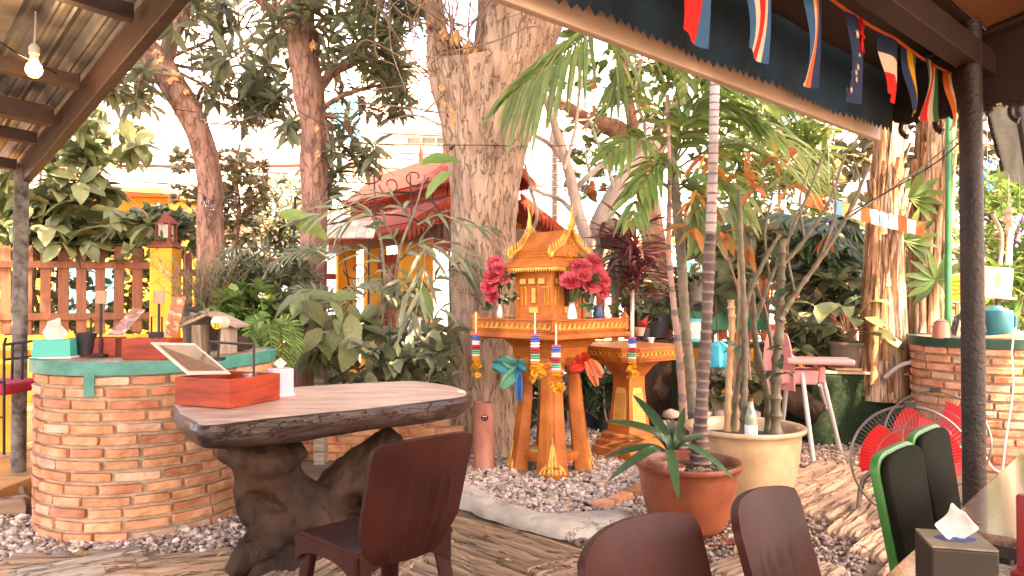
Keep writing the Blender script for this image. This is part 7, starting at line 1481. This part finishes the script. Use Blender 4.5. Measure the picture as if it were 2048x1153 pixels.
sq_ = thing('yellow_sign', 'round yellow sign with red lettering strokes left of the black post', 'sign', (W(1917, 575, 6.3).x, 6.3, 0)); p = W(1917, 577, 6.3); b = MB(); b.lathe([(0, -.01), (.125, -.01), (.125, .01), (0, .01)], 32); o = obj('disc', b, M('sign_white', (.72, .62, .5), .5, .05, 3, 0), sq_, smooth=True, ang=40); o.location = p - sq_.location; o.rotation_euler = (R(90), 0, 0)
b = MB(); b.lathe([(0, -.008), (.112, -.008), (.112, .008), (0, .008)], 32); o = obj('yellow_face', b, M('sign_yellow', (.80, .42, .02), .5, .1, 3, 0), sq_, smooth=True, ang=40); o.location = p - sq_.location + Vector((0, -.006, 0)); o.rotation_euler = (R(90), 0, 0)
b = MB()
for r in range(4): [b.tube([(p.x + x0_, p.y - .017, p.z + .055 - r * .035), (p.x + x0_ + .022, p.y - .017, p.z + .058 - r * .035 + .006 * ((k * 7 + r) % 3 - 1))], .004, 5) for k, x0_ in enumerate(np.arange(-.08, .06, .03))]
obj('lettering', b, M('sign_red', (.45, .06, .02), .5, .1, 3, 0), sq_, world=True); b = MB(); b.box((p.x, 6.32, p.z / 2), (.03, .02, p.z)); obj('stake', b, m_bamb, sq_, world=True)
tn = thing('tan_board', 'tan rectangular board with a brown smudge hanging above the teal jug', 'board', W(1995, 565, 6.2)); p = W(1994, 566, 6.2); b = MB(); b.box((p.x, 6.2, p.z), (.255, .02, .26), 0, ry=R(6)); obj('panel', b, M('tan_panel', (.66, .42, .29), .6, .08, 2, .05), tn, world=True, bevel=.012, bseg=3); b = MB(); b.extrude([(.03 * math.cos(a), .06 * math.sin(a)) for a in np.linspace(0, 6.283, 17)[:-1]], (p.x + .005, 6.188, p.z + .02), (1, 0, 0), (0, 0, 1), .003); obj('smudge', b, M('smudge', (.34, .18, .09), .7, .3, 20, 0), tn, world=True); b = MB(); [b.tube(crv([W(x, 530, 6.22), W(x + 3, 470, 6.3), W(x2, 430, 6.4)], 5), .016, 8) for x, x2 in ((2000, 1985), (2014, 2012), (2020, 2040))]; obj('metal_tubes', b, M('tan_metal', (.50, .36, .27), .4, .1, 3, 0), tn, world=True, smooth=True)
b = MB(); b.tube([W(1994, 540, 6.22), (W(1994, 540, 6.22).x, 6.24, ZR - .2)], .012, 8); obj('stem', b, m_blackmetal, tn, world=True)
cr_ = thing('extension_lead', 'white electric cord hanging down the front of the right brick counter', 'cord', W(2024, 800, 5.36)); b = MB(); b.tube(crv([W(2032, 655, 5.36), W(2024, 700, 5.36), W(2026, 780, 5.35), W(2012, 880, 5.35), W(2005, 945, 5.34)], 6), .006, 6); obj('cord', b, m_white, cr_, world=True); cr2 = thing('extension_lead', 'white cord looping low on the right counter near the black post', 'cord', W(1970, 880, 5.36)); b = MB(); b.tube(crv([W(1965, 790, 5.42), W(1963, 880, 5.4), W(1985, 935, 5.34), W(2030, 955, 5.3)], 6), .006, 6); obj('cord', b, m_white, cr2, world=True)

# ------------------------------------------------------------------ odds and ends among the plants
def bag():
    t = thing('blue_bag', 'bright blue plastic bag hanging behind the palm stems', 'bag', W(1436, 710, 7.2)); b = MB(); p = W(1436, 712, 7.2); b.lathe([(.03, .14), (.09, .10), (.125, 0), (.13, -.1), (.08, -.15), (0, -.16)], 18, p, wob=.35); obj('bag', b, M('cyan_bag', (.01, .42, .55), .35, .1, 5, .3), t, world=True, smooth=True)
bag()
bk_ = thing('woven_basket', 'white and blue woven basket on the green bench behind the palms', 'basket', W(1385, 680, 7.6)); p = W(1385, 682, 7.6); b = MB(); b.lathe([(0, 0), (.15, 0), (.165, .12), (.18, .22), (.17, .22), (.14, .02)], 24, p); obj('body', b, M('weave', (.75, .72, .68), .6, .3, 60, .2), bk_, world=True, smooth=True); b = MB(); b.lathe([(.153, 0), (.158, .03)], 24, p); b.lathe([(.1815, .20), (.183, .225)], 24, p); obj('blue_band', b, m_cyan, bk_, world=True, smooth=True)
gbn = thing('green_bench', 'dark green wooden bench with a backboard behind the palm stems', 'bench', (W(1430, 700, 7.9).x, 7.9, 0)); zz = W(1430, 688, 7.8).z
b = MB(); p = W(1440, 690, 7.8); b.box((p.x, 7.75, p.z), (1.05, .4, .04)); obj('seat', b, m_dgreen, gbn, world=True); p2 = W(1440, 642, 8.0); b = MB(); b.box((p2.x, 7.98, p2.z), (1.05, .03, .2)); obj('backboard', b, M('bench_green', (.03, .26, .14), .5, .2, 6, .1), gbn, world=True, bevel=.005)
for x in (-.45, .45):
    b = MB(); b.box((p.x + x, 7.85, p.z / 2), (.05, .3, p.z - .05)); obj('leg', b, m_dgreen, gbn, world=True)
hpot = thing('hanging_pot', 'grey hanging flowerpot in front of the red fence between the palms', 'pot', W(1395, 600, 7.3)); p = W(1395, 603, 7.3); b = MB(); b.lathe([(0, 0), (.085, 0), (.115, .17), (.125, .17), (.125, .185), (.11, .185), (.1, .14), (0, .14)], 24, p); obj('body', b, M('grey_pot', (.16, .16, .14), .6, .2, 6, .1), hpot, world=True, smooth=True, ang=35)
b = MB(); [b.tube([p + Vector((.12 * math.cos(a), .12 * math.sin(a), .18)), p + Vector((0, 0, .75))], .003, 4) for a in (0, 2.1, 4.2)]; b.tube([p + Vector((0, 0, .75)), p + Vector((0, 0, 2.6))], .003, 4); obj('hanger', b, m_blackmetal, hpot, world=True); foliage(hpot, OVAL, whorls(blob(p + Vector((0, 0, .22)), (.16, .14, .06), 12), 5, .13, .5), l_big, 30)
hp2 = thing('hanging_pot', 'black hanging flowerpot left of the palm stems', 'pot', W(1346, 600, 7.4)); p = W(1347, 615, 7.4); b = MB(); b.lathe([(0, 0), (.07, 0), (.095, .19), (.085, .19), (.075, .14), (0, .14)], 20, p); obj('body', b, m_blackpot, hp2, world=True, smooth=True, ang=35); b = MB(); b.tube([p + Vector((0, 0, .2)), p + Vector((0, 0, 2.4))], .003, 4); obj('hanger', b, m_blackmetal, hp2, world=True); foliage(hp2, OVAL, whorls(blob(p + Vector((0, 0, .25)), (.16, .14, .1), 14), 5, .12, .4), l_olive, 30)
bpot = thing('plant_pot', 'black nursery pot of trailing pale leaves left of the cordyline', 'pot', W(1310, 670, 7.7)); p = W(1308, 655, 7.7); p.z -= .1; b = MB(); b.lathe([(0, 0), (.14, 0), (.17, .24), (.155, .24), (.14, .18), (0, .18)], 24, p); obj('body', b, m_blackpot, bpot, world=True, smooth=True, ang=35); foliage(bpot, OVAL, whorls(blob(p + Vector((0, 0, .28)), (.2, .18, .12), 26), 6, .1, .7), l_sage, 50); b = MB(); b.box((p.x, 7.7, (p.z - .02) / 2), (.3, .3, p.z - .02)); obj('block_stand', b, m_root, bpot, world=True)
lp = thing('red_offering_lotus', 'small red paper lotus in a dark pot on the offering pedestal', 'ornament', W(1287, 655, 6.2)); p = W(1287, 668, 6.2); foliage(lp, OVAL, whorls([p + Vector((0, 0, .06))], 12, .1, -.2, .7, [(0, 0, 1)]), M('lotus_red', (.65, .09, .08), .6, .2, 5, 0), 12, part='petal'); b = MB(); b.lathe([(0, -.05), (.045, -.05), (.055, .05), (0, .05)], 16, p); obj('cup', b, m_blackpot, lp, world=True)
for (x, y, Y, r, h, m_, lab) in ((1195, 860, 6.9, .13, .2, m_blackpot, 'black pot behind the offering pedestal'), (1330, 800, 6.6, .12, .2, M('mint_pot', (.25, .5, .42), .5, .1, 4, 0), 'mint green pot right of the offering pedestal'), (1210, 830, 7.3, .16, .22, m_conc, 'pale concrete pot behind the offering pedestal')):
    p = G(x, y); pt_ = pot('plant_pot', lab, (p.x, p.y, 0), r, h, m_); foliage(pt_, ROUND, whorls(blob((p.x, p.y, h + .22), (.16, .14, .16), 10), 4, .2, .4), l_sage, 24)
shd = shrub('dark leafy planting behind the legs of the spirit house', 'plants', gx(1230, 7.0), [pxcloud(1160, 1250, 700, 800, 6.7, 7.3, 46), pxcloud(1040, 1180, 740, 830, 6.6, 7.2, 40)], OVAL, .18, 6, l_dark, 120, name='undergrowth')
shrub('green broad-leaved planting right of the palm stems by the high chair', 'plants', gx(1590, 7.0), [pxcloud(1570, 1690, 660, 740, 6.9, 7.5, 46), pxcloud(1420, 1560, 740, 820, 6.4, 7.2, 34)], OVAL, .2, 5, l_olive, 120, name='undergrowth')
rk = thing('stone_edging', 'low dry-stacked stone edging behind the big cream pot', 'wall', (W(1400, 820, 6.3).x, 6.3, 0))
for r in range(4):
    for k in range(6):
        b = MB(); bm = bmesh.new(); bmesh.ops.create_icosphere(bm, subdivisions=1, radius=1); p = Vector((W(1330, 800, 6.3).x + k * .14 + .06 * (r % 2) + rng.uniform(-.02, .02), 6.35 + rng.uniform(-.03, .03), .05 + r * .085)); b.add([(v.co.x * .085, v.co.y * .08, v.co.z * .047) for v in bm.verts], [[q.index for q in f.verts] for f in bm.faces]); bm.free(); o = obj('stone', b, M('edging_stone', (.34, .27, .22), .85, .3, 8, .3, rnd=.25, loc=True), rk, smooth=True, ang=80); o.location = p - rk.location; o.rotation_euler.z = rng.uniform(-.4, .4)
lg_ = thing('fallen_log', 'dark weathered log lying behind the high chair legs', 'log', G(1600, 850)); b = MB(); b.tube(crv([W(1540, 775, 6.6), W(1590, 800, 6.5), W(1640, 830, 6.4)], 6), lerps([.1, .12, .1], 13), 14, noise=.2, ns=5); obj('log', b, m_root, lg_, world=True, smooth=True)
# bench chair at the left edge
bc_ = thing('iron_chair', 'black iron garden chair with a red cushion at the left edge', 'chair', (W(5, 900, 4.75).x, 4.75, .115)); b = MB(); Y = 4.6
for q in ([(8, 910), (8, 800), (8, 690), (12, 676)], [(68, 700), (68, 760)], [(8, 690), (70, 682)], [(8, 720), (66, 714)], [(25, 690), (24, 760)], [(45, 688), (44, 760)]): b.tube([W(x, y, Y + .0) for x, y in q], .009, 6)
b.tube([W(-60, 905, Y), W(-60, 760, Y)], .009, 6); b.tube([W(8, 835, Y), W(-60, 840, Y)], .006, 6); b.tube([W(8, 765, Y), W(-80, 765, Y)], .009, 6); obj('frame', b, m_blackmetal, bc_, world=True)
b = MB(); p = W(5, 775, 4.75); b.box((p.x - .08, 4.8, p.z), (.42, .4, .07)); obj('cushion', b, M('red_cushion', (.45, .02, .05), .8, .15, 8, .2), bc_, world=True, bevel=.025, bseg=3)
yt = thing('yellow_bench', 'low yellow wooden bench behind the iron chair at the left edge', 'bench', (W(20, 740, 5.6).x, 5.6, .115)); p = W(10, 705, 5.6); b = MB(); b.box((p.x - .3, 5.6, p.z), (1.1, .45, .06)); b.box((p.x - .3, 5.42, (p.z + .1) / 2), (1.1, .04, p.z - .25)); obj('bench', b, m_yel, yt, world=True, bevel=.006)

# ------------------------------------------------------------------ lines: string lights, power lines, bunting
def sagl(a, b, sag, n=14): return [a.lerp(b, i / n) + Vector((0, 0, -sag * 4 * (i / n) * (1 - i / n))) for i in range(n + 1)]
m_clear = GLASS('bulb_clear', (.96, .94, .9))
BM = MB(); BM.lathe([(0, -.062), (.02, -.057), (.031, -.038), (.03, -.022), (.014, 0), (.012, .006)], 12); BMe = BM.mesh('bulb', [m_clear], smooth=True); SM = MB(); SM.lathe([(.015, -.002), (.017, .03), (.008, .036), (0, .037)], 10); SMe = SM.mesh('bulb_socket', [m_blackmetal], smooth=True)
def strlights(label, pts, r=.0035, n=10, spots=()):
    C = crv(pts, n); t = thing('string_lights', label, 'string lights', pts[0]); b = MB(); b.tube(C, r, 5); obj('cable', b, m_wire, t, world=True)
    for f in spots:
        i = min(len(C) - 1, int(f * (len(C) - 1))); a = link('bulb_socket', SMe, t); a.location = C[i] - Vector(pts[0]) - Vector((0, 0, .036)); c_ = link('bulb', BMe, a); c_.location = (0, 0, 0)
strlights('string of clear bulbs crossing from the roof edge to the mango tree', [W(0, 85, 3.0), W(60, 120, 3.2), W(160, 165, 4.2), W(330, 215, 6.5), W(440, 228, 6.8), W(530, 222, 6.8), W(600, 190, 6.8)], spots=(.62, .72, .83, .93))
strlights('black cable sagging diagonally from the top to the big trunk', [W(470, -10, 5.5), W(510, 85, 5.8), W(585, 210, 6.2), W(660, 255, 6.3), W(710, 285, 6.2), W(850, 290, 6.1), W(975, 291, 6.0), W(1100, 293, 6.4), W(1260, 284, 6.8)], spots=(.25,))
strlights('string of clear bulbs looped round the leaning trunk', [W(398, 385, 7.2), W(420, 400, 7.15), W(445, 398, 7.2), W(480, 385, 8.4), W(520, 400, 9), W(600, 395, 9)], .003, spots=(.1, .25, .45, .58))
strlights('thin wire with bulbs slung across the red gateway', [W(590, 470, 7), W(650, 400, 7), W(740, 412, 8), W(780, 408, 8), W(860, 425, 8)], .003, spots=(.5, .68, .85))
strlights('slanting wire up from the gate to the second trunk', [W(640, 400, 6.7), W(700, 290, 6.7), W(720, 260, 6.7)], .004)
strlights('thin black line from the bamboo stems up to the post', [W(1690, 430, 4.5), W(1800, 370, 4.2), W(1880, 320, 3.9), W(1935, 270, 3.2)], .004)
for k in range(16):
    y0 = 195 + k * 13 + rng.uniform(-6, 6); Y = rng.uniform(12.5, 14.5); a = W(-500, y0 - 55 + rng.uniform(-30, 20), Y); b_ = W(2100, y0 + 30 + rng.uniform(-30, 30), Y + 1); t = tag(obj('power_line', MB().tube(sagl(a, b_, .4, 22), .011, 5), m_wire), 'thin black overhead power line crossing in front of the pale buildings', 'power line', 'overhead power lines')
bl_ = thing('bunting', 'string of small orange, white and blue bunting flags among the plants at the right', 'bunting', W(1610, 385, 6.0)); C = sagl(W(1590, 375, 6.2), W(1850, 445, 6.4), .01, 14); b = MB(); b.tube(C, .003, 4); obj('string', b, m_wire, bl_, world=True); bcol = [M('bunt_white', (.75, .70, .66), .7, .05, 3, 0, trans=.3), M('bunt_orange', (.75, .14, .04), .7, .05, 3, 0, trans=.3), M('bunt_blue', (.10, .40, .55), .7, .05, 3, 0, trans=.3), M('bunt_tan', (.75, .36, .12), .7, .05, 3, 0, trans=.3)]
for k in range(14):
    a, b2_ = C[k], C[k + 1]; b = MB(); h = .125; b.grid(lambda u, v: a.lerp(b2_, .02 + .96 * u) + Vector((0, .008 * math.sin(u * 5 + k + v * 3), -h * v)), 4, 3); obj('flag', b, bcol[[0, 1, 1, 0, 2, 3, 0, 1, 0, 2, 0, 1, 0, 1][k]], bl_, world=True, smooth=True, ang=180)
# national flags under the eave
FC = {c: M('flag_' + c, v, .8, .08, 12, .1, 80, trans=.2) for c, v in dict(red=(.60, .015, .015), white=(.66, .52, .40), navy=(.012, .03, .09), blue=(.02, .10, .22), orange=(.66, .13, .03), yellow=(.62, .30, .02), green=(.03, .16, .06), black=(.01, .01, .01)).items()}
def fpos(px, z=None, t=.30): # point on the flag string line (inside the eave) at image column px
    s_lo, s_hi = -1, 6
    for _ in range(40):
        s = (s_lo + s_hi) / 2; p = ep(s, t, 2.26); x = proj(np.array([tuple(p)]))[0][0]
        if x > px: s_lo = s
        else: s_hi = s
    return s
fs_ = thing('flag_string', 'cord along the eave that carries the national flags', 'cord', ep(0, .30, 2.29)); b = MB(); b.tube([ep(s, .30, 2.285 - .012 * abs(math.sin(s * 5))) for s in np.linspace(-.02, 3.4, 60)], .006, 6); obj('cord', b, FC['orange'], fs_, world=True)
def flag(label, x0, x1, h, cols, vert, twist=0, extra=None):
    s0, s1 = fpos(x0), fpos(x1); A = ep(s0, .30, 2.28); B_ = ep(s1, .30, 2.28); t = thing('national_flag', label, 'flag', A, 0, 'national flags strung under the eave'); n_ = len(cols); seed = x0
    def pt(u, v): sw = .012 * math.sin(v * 4 + seed) + .018 * math.sin(u * 4 + v * 2.5 + seed); w_ = 1 - .55 * twist * v; q = A.lerp(B_, .5 + (u - .5) * w_); return q + EN * (sw * (.3 + v)) + Vector((0, 0, -h * v))
    b = MB(); nu, nv = (4 * n_, 8) if vert else (6, 4 * n_); b.grid(pt, nu, nv)
    for i in range(nu):
        for j in range(nv): b.m[i * nv + j] = (i // 4) if vert else (j // 4)
    o = obj('cloth', b, [FC[c] for c in cols], t, world=True, smooth=True, ang=180)
    if extra: extra(o, pt)
    return t
flag('red flag with a blue edge, leftmost of the flags under the eave', 1350, 1425, .33, ['red', 'red', 'blue'], True)
flag('blue, white and red striped flag, largest of the flags under the eave', 1482, 1545, .30, ['blue', 'white', 'red', 'red', 'white', 'blue'], True)
flag('blue flag with a narrow white and orange slanting edge, left of the starred flag', 1602, 1646, .31, ['blue', 'blue', 'white', 'orange', 'navy'], True, .3)
def stars(o, pt):
    b = MB()
    for (u, v, s) in ((.3, .28, .016), (.55, .62, .012), (.3, .72, .011), (.7, .74, .011), (.5, .88, .013), (.45, .5, .008)):
        c_ = pt(u, v) - EN * .006; b.extrude([((s if k % 2 == 0 else s * .45) * math.cos(k * math.pi / 7), (s if k % 2 == 0 else s * .45) * math.sin(k * math.pi / 7)) for k in range(14)], c_ - o.parent.location, EU, (0, 0, 1), .002)
        c_ = pt(u, v) + EN * .006; b.extrude([((s if k % 2 == 0 else s * .45) * math.cos(k * math.pi / 7), (s if k % 2 == 0 else s * .45) * math.sin(k * math.pi / 7)) for k in range(14)], c_ - o.parent.location, EU, (0, 0, 1), .002)
    obj('stars', b, FC['white'], o)
    b = MB()
    for sg in (-1, 1):
        for (u0, v0, u1, v1, w_) in ((.75, .02, .75, .42, .012), (.52, .22, .98, .22, .012), (.55, .05, .95, .4, .007), (.95, .05, .55, .4, .007)):
            a = pt(u0, v0) + EN * .006 * sg - o.parent.location; c_ = pt(u1, v1) + EN * .006 * sg - o.parent.location; b.tube([a, c_], w_ * .5, 4)
    obj('cross', b, FC['red'], o)
flag('navy flag with white stars and a red cross corner', 1690, 1728, .30, ['navy', 'navy', 'navy'], False, 0, stars)
flag('flag of navy, white and red bands, right of the starred flag', 1758, 1796, .24, ['navy', 'white', 'red'], False)
flag('slim navy, yellow and green flag', 1808, 1832, .26, ['navy', 'yellow', 'green'], True)
flag('slim red flag edged in green and white', 1848, 1876, .24, ['green', 'white', 'red', 'red', 'white', 'green'], True)
flag('slim orange, white and green flag nearest the black post', 1890, 1912, .24, ['orange', 'white', 'green'], True, .4)

# corrugated outbuilding roof and hangings at the far right
ob_ = thing('side_roof', 'ribbed metal side roof sloping down beyond the black post at the right edge', 'roof', W(2040, 300, 6.5)); b = MB(); A = W(1975, 225, 7.0); B_ = W(2110, 200, 5.6); C_ = W(2130, 420, 5.6); D_ = W(2010, 355, 7.0)
def cs_(u, v): p = A.lerp(B_, u).lerp(D_.lerp(C_, u), v); return p + Vector((0, 0, .016 * math.cos(v * 2 * math.pi * 12)))
b.grid(cs_, 3, 120); obj('metal_sheet', b, M('zinc_sheet', (0, 0, 0)), ob_, world=True); 
for u in (.0, .5): b = MB(); b.tube([A.lerp(B_, u) + Vector((0, 0, .06)), D_.lerp(C_, u) + Vector((0, 0, .06))], .04, 4); obj('rafter', b, m_beam, ob_, world=True)
b = MB(); p = A.lerp(B_, .9); b.tube([(p.x, p.y, 0), (p.x, p.y, p.z)], .04, 8); obj('post', b, m_steel, ob_, world=True)
wc = thing('shell_chime', 'cream shell wind chime hanging at the right edge', 'ornament', W(2018, 440, 5.9)); b = MB(); p = W(2018, 420, 5.9); b.tube([W(2018, 350, 5.9), p], .003, 4); obj('string', b, m_white, wc, world=True)
for k, (dx, dz, s) in enumerate(((0, 0, .045), (.0, -.06, .05), (.012, -.11, .04), (-.01, -.14, .03))): b = MB(); b.lathe([(0, s * .7), (s * .7, 0), (s * .9, -s * .5), (s * .4, -s * .8), (0, -s * .7)], 10, (p.x + dx, p.y, p.z + dz), wob=.3); obj('shell', b, M('shell', (.72, .50, .36), .5, .2, 10, .1), wc, world=True, smooth=True)
for (x, y, Y, lab, c_) in ((1658, 370, 6.2, 'red glittery tassel ornament hanging among the stems', (.35, .03, .03)), (1975, 320, 6.0, 'light blue beaded ornament hanging beside the side roof', (.10, .42, .60)), (2040, 430, 6.1, 'purple ornament hanging at the right edge', (.40, .25, .55))):
    p = W(x, y, Y); t = thing('hanging_ornament', lab, 'ornament', p); b = MB(); b.tube([p + Vector((0, 0, .35)), p], .002, 4); obj('string', b, m_white, t, world=True); b = MB()
    for k in range(16): b.lathe([(0, -.02), (.014, 0), (0, .02)], 6, p + rz(3, .025) + Vector((0, 0, -k * .016)))
    obj('beads', b, M('orn_%d' % x, c_, .4, .2, 8, 0), t, world=True)
# fallen leaves
FL = merge_mesh('fallen_leaf', OVAL, np.eye(4)[None], M('yellow_leaf', (.42, .24, .07), .7, .2, 8, .1, rnd=.25, loc=True))
for k, (x, y) in enumerate([(910, 1060), (1225, 1085), (1170, 1030), (1070, 975), (1195, 965), (455, 1105), (1680, 1030), (1710, 1090), (1290, 1060), (1010, 1120), (1255, 945), (1650, 1065), (380, 1128), (1140, 1000), (150, 1110), (560, 1130), (985, 1075), (1330, 1075), (1480, 1090), (1600, 1000), (1735, 990), (1100, 990), (1040, 1008), (1210, 985), (320, 1095)]):
    p = G(x, y, .075 if y > 1045 else .04); o = link('fallen_leaf', FL); o.location = p; o.scale = (rng.uniform(.05, .08),) * 3; o.rotation_euler = (rng.uniform(-.2, .2), rng.uniform(-.3, .3), rng.uniform(0, 6)); tag(o, 'small dry yellowish leaf fallen on the ground', 'leaf', 'fallen leaves')
